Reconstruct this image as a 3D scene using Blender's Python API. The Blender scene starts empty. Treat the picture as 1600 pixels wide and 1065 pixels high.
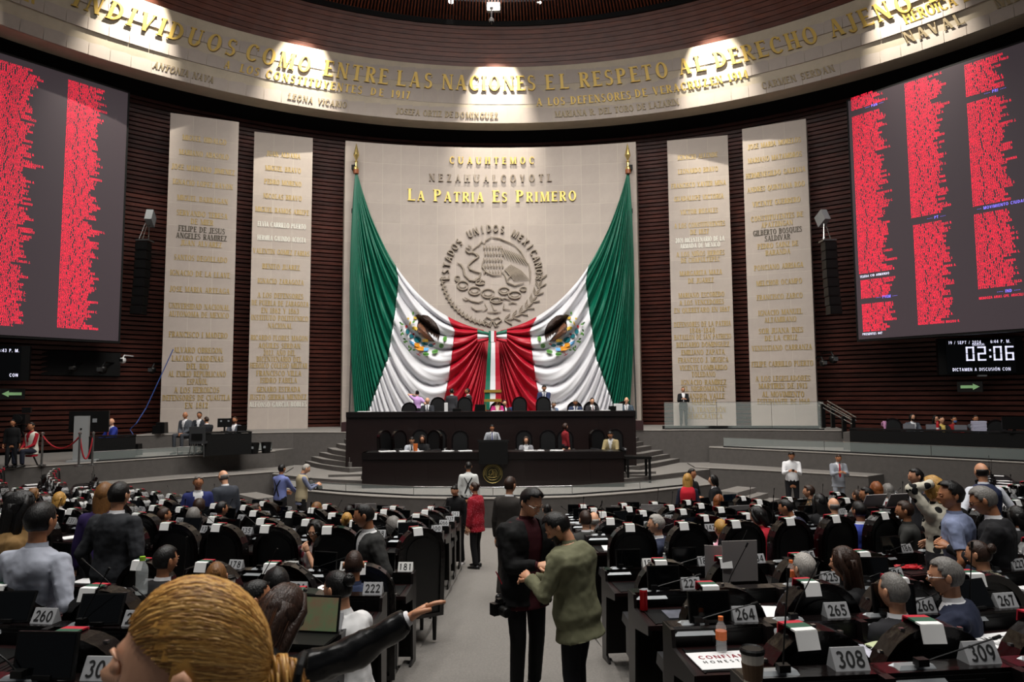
import bpy, math, random
from math import sin, cos, pi, radians, sqrt, atan2
from mathutils import Vector, Matrix, noise
from mathutils.bvhtree import BVHTree
random.seed(7)
SC = bpy.context.scene
COL = SC.collection
V3 = Vector

# ---------------------------------------------------------------- camera, light, exposure
CZ = 3.55                                   # eye height of the photographer
FPX = 1100.0
PITCH, ROLL = math.atan(88 / FPX), radians(-0.3)
cam_d = bpy.data.cameras.new('camera')
cam = bpy.data.objects.new('camera', cam_d)
COL.objects.link(cam)
cam_d.sensor_width = 36
cam_d.lens = 36 * FPX / 1600
cam_d.clip_start = .05
cam_d.clip_end = 200
cam.matrix_world = (Matrix.Translation((0, 0, CZ)) @ Matrix.Rotation(pi / 2 + PITCH, 4, 'X') @ Matrix.Rotation(ROLL, 4, 'Z'))
cam_d.dof.use_dof = True
cam_d.dof.focus_distance = 9
cam_d.dof.aperture_fstop = 8
SC.camera = cam
SC.view_settings.view_transform = 'Standard'
SC.view_settings.look = 'None'
SC.view_settings.exposure = 0
SC.view_settings.gamma = 1
SC.view_settings.use_curve_mapping = False
world = bpy.data.worlds.new('world')
SC.world = world
world.use_nodes = True
world.node_tree.nodes['Background'].inputs[0].default_value = (.85, .9, 1, 1)
world.node_tree.nodes['Background'].inputs[1].default_value = .055


def area(name, loc, aim, sx, sy, power, col=(1, .95, .88), spread=180):
    l = bpy.data.lights.new(name, 'AREA')
    l.shape = 'RECTANGLE'
    l.size, l.size_y, l.energy, l.color = sx, sy, power, col
    l.spread = radians(spread)
    o = bpy.data.objects.new(name, l)
    COL.objects.link(o)
    o.location = loc
    o.rotation_euler = (V3(aim) - V3(loc)).to_track_quat('-Z', 'Y').to_euler()


def spot(name, loc, aim, power, ang, blend=.4, rad=.12, col=(1, .93, .8)):
    l = bpy.data.lights.new(name, 'SPOT')
    l.energy, l.spot_size, l.spot_blend, l.shadow_soft_size, l.color = power, radians(ang), blend, rad, col
    o = bpy.data.objects.new(name, l)
    COL.objects.link(o)
    o.location = loc
    o.rotation_euler = (V3(aim) - V3(loc)).to_track_quat('-Z', 'Y').to_euler()


for i_ in range(4):
    for j_ in range(4):
        area('hall_ceiling_light', (-7.5 + 5 * i_, 1 + 4.2 * j_, 20.0), (-7.5 + 5 * i_, 2 + 4.2 * j_, 0), .9, .9, 215, (1, .965, .92), 130)
area('rostrum_ceiling_light', (-.3, 20.5, 20.2), (-.3, 25.5, 0), 14, 4, 2100, (1, .96, .9), 120)
area('wall_wash_light', (-.3, 13, 19.5), (-.3, 33, 7), 22, 2, 950, (1, .96, .92), 100)

# ---------------------------------------------------------------- pixel <-> place


def ray(px, py):
    x, y = px - 800, -(py - 532.5)
    c, s = cos(ROLL), sin(ROLL)
    x, y = c * x - s * y, s * x + c * y
    v = V3((x, FPX * cos(PITCH) - y * sin(PITCH), FPX * sin(PITCH) + y * cos(PITCH)))
    return v / v.y


def P(px, py, d):                              # place seen at a pixel, d metres ahead
    return ray(px, py) * d + V3((0, 0, CZ))


def Pz(px, py, z):
    r = ray(px, py)
    return r * ((z - CZ) / r.z) + V3((0, 0, CZ))


MWI = cam.matrix_world.inverted()


def proj(p):
    q = MWI @ V3(p)
    if q.z > -.05:
        return (-9999, -9999)
    return (800 + FPX * q.x / -q.z, 532.5 - FPX * q.y / -q.z)

# ---------------------------------------------------------------- materials


def lin(c):
    return c / 12.92 if c <= .04045 else ((c + .055) / 1.055) ** 2.4


def rgb(h):
    if isinstance(h, str):
        return tuple(lin(int(h[i:i + 2], 16) / 255) for i in (0, 2, 4)) + (1,)
    return tuple(h) + (1,)


_M = {}


def mat(name, col, rough=.6, metal=0., var=0., scale=6., bump=0., bscale=60., stretch=None, emit=0., rnd=0.,
        spec=.5, trans=0., coat=0., col2=None, sheen=0., ostr=None):
    if name in _M:
        return _M[name]
    m = bpy.data.materials.new(name)
    m.use_nodes = True
    nt = m.node_tree
    b = nt.nodes['Principled BSDF']
    c = rgb(col)
    b.inputs['Base Color'].default_value = c
    b.inputs['Roughness'].default_value = rough
    b.inputs['Metallic'].default_value = metal
    b.inputs['Specular IOR Level'].default_value = spec
    b.inputs['Transmission Weight'].default_value = trans
    b.inputs['Coat Weight'].default_value = coat
    b.inputs['Sheen Weight'].default_value = sheen
    if emit:
        b.inputs['Emission Color'].default_value = c
        b.inputs['Emission Strength'].default_value = emit
    if var or bump or rnd:
        tc = nt.nodes.new('ShaderNodeNewGeometry' if stretch else 'ShaderNodeTexCoord')
        src = tc.outputs['Position'] if stretch else tc.outputs['Object']
        mp = nt.nodes.new('ShaderNodeMapping')
        nt.links.new(src, mp.inputs[0])
        if stretch or ostr:
            mp.inputs['Scale'].default_value = stretch or ostr
    if var or rnd:
        no = nt.nodes.new('ShaderNodeTexNoise')
        no.inputs['Scale'].default_value = scale
        no.inputs['Detail'].default_value = 5
        no.inputs['Roughness'].default_value = .65
        nt.links.new(mp.outputs[0], no.inputs['Vector'])
        r = nt.nodes.new('ShaderNodeValToRGB')
        c2 = rgb(col2) if col2 else tuple(max(0, k * (1 - var)) for k in c[:3]) + (1,)
        hi = tuple(min(1, k * (1 + var)) for k in c[:3]) + (1,)
        r.color_ramp.elements[0].position = .3
        r.color_ramp.elements[1].position = .72
        r.color_ramp.elements[0].color = c2
        r.color_ramp.elements[1].color = hi if not col2 else c
        nt.links.new(no.outputs[0], r.inputs[0])
        out = r.outputs[0]
        if rnd:
            oi = nt.nodes.new('ShaderNodeObjectInfo')
            mr = nt.nodes.new('ShaderNodeMapRange')
            mr.inputs[3].default_value = 1 - rnd
            mr.inputs[4].default_value = 1 + rnd
            nt.links.new(oi.outputs['Random'], mr.inputs[0])
            mx = nt.nodes.new('ShaderNodeVectorMath')
            mx.operation = 'SCALE'
            nt.links.new(out, mx.inputs[0])
            nt.links.new(mr.outputs[0], mx.inputs['Scale'])
            out = mx.outputs[0]
        nt.links.new(out, b.inputs['Base Color'])
    if bump:
        n2 = nt.nodes.new('ShaderNodeTexNoise')
        n2.inputs['Scale'].default_value = bscale
        n2.inputs['Detail'].default_value = 4
        nt.links.new(mp.outputs[0], n2.inputs['Vector'])
        bp = nt.nodes.new('ShaderNodeBump')
        bp.inputs['Strength'].default_value = bump
        bp.inputs['Distance'].default_value = .02
        nt.links.new(n2.outputs[0], bp.inputs['Height'])
        nt.links.new(bp.outputs[0], b.inputs['Normal'])
    _M[name] = m
    return m


def ghost(name, tint, fac):                     # thin clear pane: mostly see-through, a little mirror
    m = bpy.data.materials.new(name)
    m.use_nodes = True
    nt = m.node_tree
    b = nt.nodes['Principled BSDF']
    b.inputs['Base Color'].default_value = rgb(tint)
    b.inputs['Roughness'].default_value = .08
    t = nt.nodes.new('ShaderNodeBsdfTransparent')
    x = nt.nodes.new('ShaderNodeMixShader')
    x.inputs[0].default_value = fac
    nt.links.new(t.outputs[0], x.inputs[1])
    nt.links.new(b.outputs[0], x.inputs[2])
    nt.links.new(x.outputs[0], nt.nodes['Material Output'].inputs[0])
    return m


STONE = mat('pale_stone', 'a89d94', .75, var=.07, scale=1.3, rnd=.035, bump=.08, bscale=30)
JOINT = mat('stone_joint', 'bdb4a8', .9)
STONED = mat('relief_stone', 'a89c8d', .8)
SLAT = mat('dark_wood_slat', '452018', .42, var=.5, scale=1.1, stretch=(1.2, 1.2, 9), rnd=.3, bump=.3, bscale=30, spec=.45)
WALLB = mat('wall_backing', '0a0505', .9)
GOLD = mat('gold_letter', 'c2a353', .5, .3)
GOLDF = mat('faded_gold_letter', '9a8a6c', .6, .2)
SILV = mat('silver_letter', 'd6d6cc', .5, .2)
BRNZ = mat('dark_bronze_letter', '4a4338', .45, .5)
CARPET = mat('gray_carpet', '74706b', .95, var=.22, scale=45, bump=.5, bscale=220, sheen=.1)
CARPETD = mat('gray_carpet_shaded', '504c49', .95, var=.12, scale=7, bump=.35, bscale=120)  # same carpet with the shade of upright faces put into its colour
CARPETE = mat('pale_carpet_edge', '8e8983', .9)  # paler strip along the platform edges
BLACK = mat('black_paint', '050505', .55, spec=.25)
BLKPL = mat('black_plastic', '090909', .4, spec=.3)
BLKSC = mat('black_screen_glass', '050607', .08)
LEATH = mat('black_leather', '0a0a0b', .38, bump=.12, bscale=90, spec=.5)
RIM = mat('chair_rim_leather', '090505', .2, spec=.5, bump=.1, bscale=25)
DWOOD = mat('dark_desk_wood', '0e0909', .35, var=.3, scale=5, spec=.4)
MWOOD = mat('maroon_wood_edge', '1c0b0b', .35, spec=.4)
ROST = mat('rostrum_wood', '150a09', .35, var=.25, scale=3, stretch=(.5, .5, 6), coat=.1)
SILVER = mat('silver_plastic', '8f9396', .35, .3)
STEEL = mat('steel', '9a9a98', .25, .9)
PAPER = mat('white_paper', 'dcdcdc', .8)
WHITE = mat('white_cloth', 'e2e2e0', .8)
GREEN = mat('green_cloth', '0b5c47', .6)
RED = mat('red_cloth', 'b0102a', .6)
PLATE = mat('plate_metal', '9fa0a2', .45, .15)
PLATEW = mat('plate_white', 'c9c9c6', .5)
INK = mat('black_ink', '0b0b0b', .6)
GLASS = ghost('clear_glass', 'c8d4d0', .13)
BOTL = ghost('clear_bottle', 'dfe6e6', .3)

# ---------------------------------------------------------------- mesh builder


class MB:
    def __init__(s):
        s.v, s.f, s.m = [], [], []
        s.cur = 0

    def add(s, vs, fs, m=None):
        n = len(s.v)
        s.v += [tuple(p) for p in vs]
        s.f += [tuple(i + n for i in f) for f in fs]
        s.m += [s.cur if m is None else m] * len(fs)
        return s

    def box(s, c, d, rz=0, rx=0, m=None, top=None):
        x, y, z = d[0] / 2, d[1] / 2, d[2] / 2
        t = top or 1
        pts = [V3((a * x * (t if k > 0 else 1), b * y * (t if k > 0 else 1), k * z)) for k in (-1, 1) for a, b in ((-1, -1), (1, -1), (1, 1), (-1, 1))]
        R = Matrix.Rotation(rz, 3, 'Z') @ Matrix.Rotation(rx, 3, 'X')
        return s.add([R @ p + V3(c) for p in pts], [(3, 2, 1, 0), (4, 5, 6, 7), (0, 1, 5, 4), (1, 2, 6, 5), (2, 3, 7, 6), (3, 0, 4, 7)], m)

    def loft(s, rings, cap=True, m=None, close=True):
        n = len(rings[0])
        vs = [p for r in rings for p in r]
        fs = []
        for i in range(len(rings) - 1):
            for j in range(n if close else n - 1):
                a, b = i * n + j, i * n + (j + 1) % n
                fs.append((a, b, b + n, a + n))
        if cap and close:
            fs.append(tuple(range(n))[::-1])
            fs.append(tuple(range((len(rings) - 1) * n, len(rings) * n)))
        return s.add(vs, fs, m)

    def tube(s, pts, rad, n=8, m=None, up=None, flat=1., cap=True):
        pts = [V3(p) for p in pts]
        if not hasattr(rad, '__len__'):
            rad = [rad] * len(pts)
        rings = []
        ref = V3(up) if up else V3((0.31, .17, .93))
        for i, p in enumerate(pts):
            t = (pts[min(i + 1, len(pts) - 1)] - pts[max(i - 1, 0)])
            t = t.normalized() if t.length > 1e-9 else V3((0, 0, 1))
            a = t.cross(ref)
            if a.length < 1e-4:
                a = t.cross(V3((1, 0, 0)))
            a.normalize()
            b = a.cross(t)
            ref = b if not up else ref
            r = rad[i]
            ra, rb = r if hasattr(r, '__len__') else (r, r * flat)
            rings.append([p + a * (ra * cos(2 * pi * k / n)) + b * (rb * sin(2 * pi * k / n)) for k in range(n)])
        return s.loft(rings, cap, m)

    def ball(s, c, r, n=12, k=8, m=None, R=None):
        r = r if hasattr(r, '__len__') else (r, r, r)
        vs, fs = [], []
        for i in range(k + 1):
            th = pi * i / k
            for j in range(n):
                ph = 2 * pi * j / n
                p = V3((r[0] * sin(th) * cos(ph), r[1] * sin(th) * sin(ph), -r[2] * cos(th)))
                vs.append((R @ p if R else p) + V3(c))
        for i in range(k):
            for j in range(n):
                a, b = i * n + j, i * n + (j + 1) % n
                fs.append((a, b, b + n, a + n))
        return s.add(vs, fs, m)

    def lathe(s, c, prof, n=16, m=None, M=None):
        rings = [[V3((r * cos(2 * pi * j / n), r * sin(2 * pi * j / n), z)) for j in range(n)] for r, z in prof]
        rings = [[(M @ p if M else p) + V3(c) for p in r] for r in rings]
        return s.loft(rings, True, m)

    def prism(s, poly, f0, f1, m=None):             # poly of 2-D points, f0/f1 map them to the two faces
        n = len(poly)
        vs = [f0(p) for p in poly] + [f1(p) for p in poly]
        fs = [tuple(range(n))[::-1], tuple(range(n, 2 * n))] + [(i, (i + 1) % n, (i + 1) % n + n, i + n) for i in range(n)]
        return s.add(vs, fs, m)

    def mesh(s, name, mats, smooth=False):
        me = bpy.data.meshes.new(name)
        me.from_pydata(s.v, [], s.f)
        for q in (mats if isinstance(mats, (list, tuple)) else [mats]):
            me.materials.append(q)
        if any(s.m):
            me.polygons.foreach_set('material_index', s.m)
        if smooth:
            me.polygons.foreach_set('use_smooth', [True] * len(s.f))
        return me

    def obj(s, name, mats, parent=None, smooth=False, loc=None, rz=0, **tags):
        return link(name, s.mesh(name, mats, smooth), parent, loc, rz, **tags)


def link(name, me, parent=None, loc=None, rz=0, **tags):
    o = bpy.data.objects.new(name, me)
    COL.objects.link(o)
    if parent is not None:
        o.parent = parent
    if loc is not None:
        o.location = loc
    if rz:
        o.rotation_euler = (0, 0, rz)
    for k, v in tags.items():
        o[k] = v
    return o


def thing(name, label, cat, loc=(0, 0, 0), rz=0, group=None):
    o = link(name, None, None, loc, rz, label=label, category=cat)
    if group:
        o['group'] = group
    return o


def dup(o, parent=None):
    c = o.copy()
    COL.objects.link(c)
    if parent is not None:
        c.parent = parent
    for ch in o.children:
        dup(ch, c)
    return c

# ---------------------------------------------------------------- lettering (own capitals, with or without serifs)


def glyph(ch, serif=True):
    T, t = (.2, .085) if serif else (.16, .15)
    S = .075 if serif else 0
    q = []

    def poly(*p):
        q.append(list(p))

    def v(x, y0=0, y1=1, w=None, sb=1, st=1):
        w = T if w is None else w
        poly((x - w / 2, y0), (x + w / 2, y0), (x + w / 2, y1), (x - w / 2, y1))
        if S:
            if sb:
                poly((x - w / 2 - S, y0), (x + w / 2 + S, y0), (x + w / 2 + S, y0 + .05), (x - w / 2 - S, y0 + .05))
            if st:
                poly((x - w / 2 - S, y1 - .05), (x + w / 2 + S, y1 - .05), (x + w / 2 + S, y1), (x - w / 2 - S, y1))

    def h(x0, x1, y, w=None):
        w = t if w is None else w
        poly((x0, y - w / 2), (x1, y - w / 2), (x1, y + w / 2), (x0, y + w / 2))

    def d(x0, y0, x1, y1, w):
        poly((x0 - w / 2, y0), (x0 + w / 2, y0), (x1 + w / 2, y1), (x1 - w / 2, y1))

    def a(cx, cy, rx, ry, a0, a1, T=T, n=9):
        for i in range(n):
            u, w = radians(a0 + (a1 - a0) * i / n), radians(a0 + (a1 - a0) * (i + 1) / n)
            o = lambda g: (cx + rx * cos(g), cy + ry * sin(g))
            k = lambda g: (cx + (rx - T) * cos(g), cy + (ry - t) * sin(g))
            poly(k(u), o(u), o(w), k(w))

    def tick(x, y, s):
        if S:
            poly((x - .05, y), (x, y), (x, y + s), (x - .02, y + s))
    W = .7
    acc = None
    if ch in 'ÁÍÓÉÚ':
        acc, ch = 'a', {'Á': 'A', 'Í': 'I', 'Ó': 'O', 'É': 'E', 'Ú': 'U'}[ch]
    if ch == 'Ñ':
        acc, ch = 'n', 'N'
    if ch == 'I':
        W = .3; v(.15)
    elif ch in 'EFL':
        W = .6; v(.16)
        if ch != 'L': h(.16, .56, 1 - t / 2); h(.16, .48, .52); tick(.58, .8, .2)
        if ch != 'F': h(.16, .58, t / 2); tick(.62, 0, .2)
    elif ch == 'T':
        W = .68; v(.34, st=0); h(.04, .64, 1 - t / 2); tick(.08, .8, .2); tick(.66, .8, .2)
    elif ch == 'H':
        W = .78; v(.16); v(.62); h(.16, .62, .52)
    elif ch == 'N':
        W = .8; v(.14, w=t); v(.66, w=t); d(.66, 0, .16, 1, T)
    elif ch == 'M':
        W = .95; v(.13, w=t); v(.82); d(.46, 0, .2, 1, T * .9); d(.46, 0, .76, 1, t)
    elif ch == 'A':
        W = .78; d(.12, 0, .38, 1, t); d(.64, 0, .4, 1, T); h(.2, .56, .34)
        if S: h(.02, .24, .025, .05); h(.5, .78, .025, .05)
    elif ch == 'V':
        W = .76; d(.38, 0, .14, 1, T); d(.38, 0, .64, 1, t)
        if S: h(.0, .28, .975, .05); h(.54, .76, .975, .05)
    elif ch == 'W':
        W = 1.05; d(.3, 0, .12, 1, T); d(.3, 0, .52, 1, t); d(.76, 0, .54, 1, T); d(.76, 0, .94, 1, t)
    elif ch == 'Y':
        W = .74; v(.37, 0, .5, st=0); d(.37, .45, .14, 1, T); d(.37, .45, .6, 1, t)
    elif ch == 'X':
        W = .76; d(.62, 0, .14, 1, T); d(.14, 0, .6, 1, t)
        if S: h(.04, .26, .025, .05); h(.5, .74, .025, .05); h(.02, .28, .975, .05); h(.5, .7, .975, .05)
    elif ch == 'K':
        W = .78; v(.16); d(.2, .45, .62, 1, t); d(.64, 0, .34, .6, T)
    elif ch == 'Z':
        W = .64; h(.08, .58, 1 - t / 2); h(.04, .6, t / 2); d(.14, 0, .48, 1, T); tick(.64, 0, .2)
    elif ch in 'PRBD':
        W = .7; v(.16)
        if ch == 'D':
            W = .78; a(.24, .5, .5, .5, -90, 90)
        else:
            h(.16, .38, 1 - t / 2); h(.16, .38, .52 if ch != 'B' else .54); a(.36, .74, .28, .26, -90, 90)
            if ch == 'R': d(.62, 0, .36, .5, T)
            if ch == 'B': h(.16, .38, t / 2); a(.36, .28, .31, .28, -90, 90)
    elif ch in 'OQ':
        W = .84; a(.42, .5, .38, .52, 0, 360, n=20)
        if ch == 'Q': d(.66, -.14, .44, .12, T)
    elif ch in 'CG':
        W = .76; a(.42, .5, .38, .52, 45, 315, n=16); tick(.7, .68, .28)
        if ch == 'G': v(.64, .02, .42, sb=0); tick(.7, .02, .1)
    elif ch == 'S':
        W = .6; a(.3, .74, .25, .27, 40, 270, T * .8); a(.3, .26, .27, .28, -140, 90, T * .8); tick(.54, .72, .24); tick(.1, .02, .24)
    elif ch == 'U':
        W = .78; v(.15, .3, 1, sb=0); v(.64, .3, 1, w=t, sb=0); a(.385, .32, .335, .34, 180, 360)
    elif ch == 'J':
        W = .46; v(.3, .1, 1, sb=0); a(.18, .12, .22, .2, 180, 360)
    elif ch in '0':
        W = .66; a(.33, .5, .3, .52, 0, 360, n=16)
    elif ch == '1':
        W = .42; v(.22, st=0); d(.1, .8, .2, 1, .1)
    elif ch == '2':
        W = .62; a(.3, .72, .26, .3, -20, 170); d(.12, 0, .46, .62, T * .9); h(.06, .58, t / 2 + .02, t + .04)
    elif ch == '3':
        W = .62; a(.28, .76, .26, .26, -90, 150, T * .9); a(.28, .27, .29, .3, -150, 90, T * .9)
    elif ch == '4':
        W = .66; v(.46, sb=0, st=0); h(.04, .62, .28); d(.1, .28, .42, 1, t)
    elif ch == '5':
        W = .62; h(.14, .56, 1 - t / 2, t + .04); v(.17, .5, 1, w=t, sb=0, st=0); a(.28, .32, .29, .34, -150, 120, T * .9)
    elif ch in '69':
        W = .64
        if ch == '6':
            a(.32, .32, .28, .34, 0, 360, n=14); a(.44, .4, .4, .62, 100, 180)
        else:
            a(.32, .68, .28, .34, 0, 360, n=14); a(.2, .6, .4, .62, -80, 0)
    elif ch == '7':
        W = .6; h(.06, .56, 1 - t / 2, t + .04); d(.2, 0, .46, 1, T)
    elif ch == '8':
        W = .64; a(.32, .76, .25, .27, 0, 360, T * .8, 14); a(.32, .27, .29, .3, 0, 360, T * .8, 14)
    elif ch == '-':
        W = .4; h(.06, .34, .45, .1)
    elif ch == '_':
        W = .5; h(-.02, .52, .45, .08)
    elif ch == '/':
        W = .4; d(.06, 0, .34, 1, .1)
    elif ch in '.,':
        W = .24; v(.12, 0, .14, w=.14, sb=0, st=0)
    elif ch == ':':
        W = .24; v(.12, .1, .26, w=.16, sb=0, st=0); v(.12, .6, .76, w=.16, sb=0, st=0)
    elif ch == '"':
        W = .36; v(.1, .72, 1, w=.09, sb=0, st=0); v(.24, .72, 1, w=.09, sb=0, st=0)
    else:
        W = .45
    if acc == 'a':
        d(W / 2 - .04, 1.06, W / 2 + .1, 1.26, .1)
    if acc == 'n':
        h(W / 2 - .18, W / 2 + .18, 1.14, .08)
    return q, W


_G = {}


def gl(ch, serif):
    k = (ch, serif)
    if k not in _G:
        _G[k] = glyph(ch, serif)
    return _G[k]


def text_width(s, serif, gap):
    return sum(gl(c, serif)[1] for c in s) + gap * (len(s) - 1)


def write(mb, s, fn, size, width=None, serif=True, gap=.12, thick=.04, align=0, flat=False, wf=1.):
    """fn(u, v, w): metres along, up and out of the face -> place"""
    if width:
        w0 = sum(gl(c, serif)[1] for c in s) * size * wf
        g = (width - w0) / max(1, len(s) - 1)
        if g < .02 * size:
            wf *= max(.4, (width - .03 * size * (len(s) - 1)) / w0)
            g = .03 * size
    else:
        g = gap * size
    tot = sum(gl(c, serif)[1] for c in s) * size * wf + g * (len(s) - 1)
    u = {0: -tot / 2, -1: 0, 1: -tot}[align]
    for c in s:
        q, W = gl(c, serif)
        for p in q:
            n = len(p)
            ux = [(u + a * size * wf, b * size) for a, b in p]
            if flat:
                mb.add([fn(a, b, thick) for a, b in ux], [tuple(range(n))])
            else:
                mb.add([fn(a, b, thick) for a, b in ux] + [fn(a, b, 0) for a, b in ux],
                       [tuple(range(n))] + [(i + n, (i + 1) % n + n, (i + 1) % n, i) for i in range(n)])
        u += W * size * wf + g
    return tot
# ================================================================ the hall
def circ(c, R, a, z=0.):
    return V3((c[0] + R * sin(a), c[1] + R * cos(a), z))


WC, WR = (-.25, 10.5), 23.0


def S(mb, name, m, parent=None, **k):
    if parent is None:
        k['kind'] = 'structure'
    return mb.obj(name, m, parent, **k)


def solid(poly, z0, z1, m=0, mb=None):
    mb = mb or MB()
    return mb.prism([(p[0], p[1]) for p in poly], lambda p: V3((p[0], p[1], z0)), lambda p: V3((p[0], p[1], z1)), m)


# wall drum with its horizontal slats
mb = MB()
N = 60
for i in range(N):
    a, b = radians(-88 + 176 * i / N), radians(-88 + 176 * (i + 1) / N)
    mb.add([circ(WC, WR + .12, a, -.2), circ(WC, WR + .12, b, -.2), circ(WC, WR + .12, b, 17.5), circ(WC, WR + .12, a, 17.5)], [(0, 1, 2, 3)])
wall = S(mb, 'wall_back', WALLB)


def slat_mesh(c0, R0, c1, R1, dz, n=56, amax=84, dep=.07):
    mb = MB()
    rings = []
    for i in range(n + 1):
        a = radians(-amax + 2 * amax * i / n)
        rings.append([circ(c0, R0 + .1, a, 0), circ(c0, R0 - dep * .6, a, 0.01), circ(c1, R1 - dep, a, dz * .72), circ(c1, R1 + .1, a, dz * .8)])
    mb.loft(rings, True)
    return mb.mesh('slat', SLAT)


sm = slat_mesh(WC, WR, WC, WR, .185)
for k in range(77):
    link('slat', sm, wall, (0, 0, 1.7 + .185 * k))


def BAND(a, f, out=0.):                        # stone beam: a azimuth, f 0..1 height, out towards the hall
    R = 20.7 - 1.3 * f - out
    return V3((-.18 - .04 * f + R * sin(a), 10.5 + 1.0 * f + R * cos(a), 16 + 2.5 * f))


def UP(a, g, out=0.):                          # wall above the beam up to the ceiling ring
    R = 19.75 - 2.0 * g - out
    return V3((-.22 - .08 * g + R * sin(a), 11.5 + 1.85 * g + R * cos(a), 18.2 + 2.6 * g))


mb = MB()
for i in range(N):
    a, b = radians(-88 + 176 * i / N), radians(-88 + 176 * (i + 1) / N)
    mb.add([UP(a, -.1, -.1), UP(b, -.1, -.1), UP(b, 1.1, -.1), UP(a, 1.1, -.1)], [(0, 1, 2, 3)])
wallu = S(mb, 'wall_upper', WALLB)
SLATU = mat('upper_slat_warm_lit', '5e3325', .45, var=.45, scale=1.3, stretch=(1.2, 1.2, 8), rnd=.15)  # browner slat copy, warm light on the upper wall put into its colour
for k in range(12):
    mb = MB()
    g0, g1 = k / 12, (k + .86) / 12
    rings = []
    for i in range(57):
        a = radians(-84 + 168 * i / 56)
        rings.append([UP(a, g0, -.1), UP(a, g0, .03), UP(a, g1, .05), UP(a, g1, -.1)])
    mb.loft(rings, True).obj('slat', SLATU, wallu)

# curved stone beam with inscription
beam = thing('stone_beam', 'curved pale stone beam with gold inscription running across the whole wall', 'beam')
mb = MB()
rings = []
for i in range(85):
    a = radians(-84 + 168 * i / 84)
    rings.append([BAND(a, 0, -.9), BAND(a, 0, 0), BAND(a, 1, 0), BAND(a, 1, -.9)])
mb.loft(rings, True).obj('beam_core', mat('beam_stone', 'b3a794', .8, var=.1, scale=1.5), beam)
nb = 76
for r in range(3):
    w = radians(150) / nb
    f0, f1 = r / 3, (r + 1) / 3
    fm = (f0 + f1) / 2
    R = (BAND(0, fm) - V3((-.2, 10.5 + fm, 0))).y
    hh = 2.5 / 3 - .014
    t = MB().box((0, 0, 0), (R * w - .014, .05, hh * 1.015)).mesh('stone_block', STONE)
    for k in range(nb):
        a = -radians(75) + (k + .5 + (.5 if r == 1 else 0)) * w
        o = link('stone_block', t, beam, BAND(a, fm, -.017))
        o.rotation_euler = (atan2(.3 / 3 * 3, 2.5) * .85, 0, -a)


def az_for(px, f):
    lo, hi = -radians(75), radians(75)
    for _ in range(30):
        m_ = (lo + hi) / 2
        if proj(BAND(m_, f))[0] < px: lo = m_
        else: hi = m_
    return (lo + hi) / 2


def band_word(s, px0, px1, f, size, m=GOLD, each=False):
    a0, a1 = az_for(px0, f), az_for(px1, f)
    R = (BAND(0, f) - V3((-.2, 10.5 + f, 0))).y
    W = R * (a1 - a0)
    am = (a0 + a1) / 2
    f0 = f - size / 5
    fn = lambda u, v, w: BAND(am + u / R, f0 + v / 2.5, .028 + w)
    if not each:
        mb = MB()
        write(mb, s, fn, size, W, gap=.2, thick=.03)
        mb.obj('inscription', m, beam)
    else:
        ws = [gl(c, True)[1] * size for c in s]
        g = (W - sum(ws)) / max(1, len(s) - 1)
        wf = 1
        if g < .05 * size:
            g = .08 * size
            wf = (W - g * (len(s) - 1)) / sum(ws)
        u = -W / 2
        for c, w_ in zip(s, ws):
            mb = MB()
            uc = u + w_ * wf / 2
            write(mb, c, lambda x, y, z: fn(x + uc, y, z), size, thick=.06, wf=wf)
            mb.obj('letter', m, beam)
            u += w_ * wf + g


for s, a, b in [('INDIVIDUOS', 117, 369), ('COMO', 384, 486), ('ENTRE', 506, 606), ('LAS', 620, 676), ('NACIONES', 690, 837),
                ('EL', 852, 888), ('RESPETO', 905, 1044), ('AL', 1060, 1101), ('DERECHO', 1116, 1277), ('AJENO', 1296, 1424), ('ES', 1446, 1510)]:
    band_word(s, a, b, .70, .66, each=True)
for s, a, b, f, z in [('A', 350, 360, .42, .3), ('LOS', 375, 405, .42, .32), ('CONSTITUYENTES', 415, 566, .42, .34), ('DE', 579, 599, .42, .32), ('1917', 611, 641, .42, .32),
                      ('A LOS DEFENSORES', 838, 986, .36, .34), ('DE VERACRUZ', 992, 1106, .37, .34), ('EN 1914', 1110, 1169, .37, .34),
                      ('LEONA', 450, 489, .13, .25), ('VICARIO', 496, 542, .13, .25), ('ANTONIA NAVA', 239, 334, .13, .26),
                      ('JOSEFA ORTIZ DE', 619, 708, .13, .26), ('DOMINGUEZ', 711, 778, .13, .26), ('MARIANA R. DEL TORO DE LAZARIN', 867, 1061, .13, .27),
                      ('CARMEN SERDAN', 1190, 1304, .13, .27), ('HEROICA ESCUELA', 1412, 1590, .5, .42), ('NAVAL', 1413, 1504, .24, .42),
                      ('MILITAR', 1553, 1690, .27, .46), ('MILITAR', -45, 58, .5, .5)]:
    band_word(s, a, b, f, z, GOLDF if f < .3 else GOLD)

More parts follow.
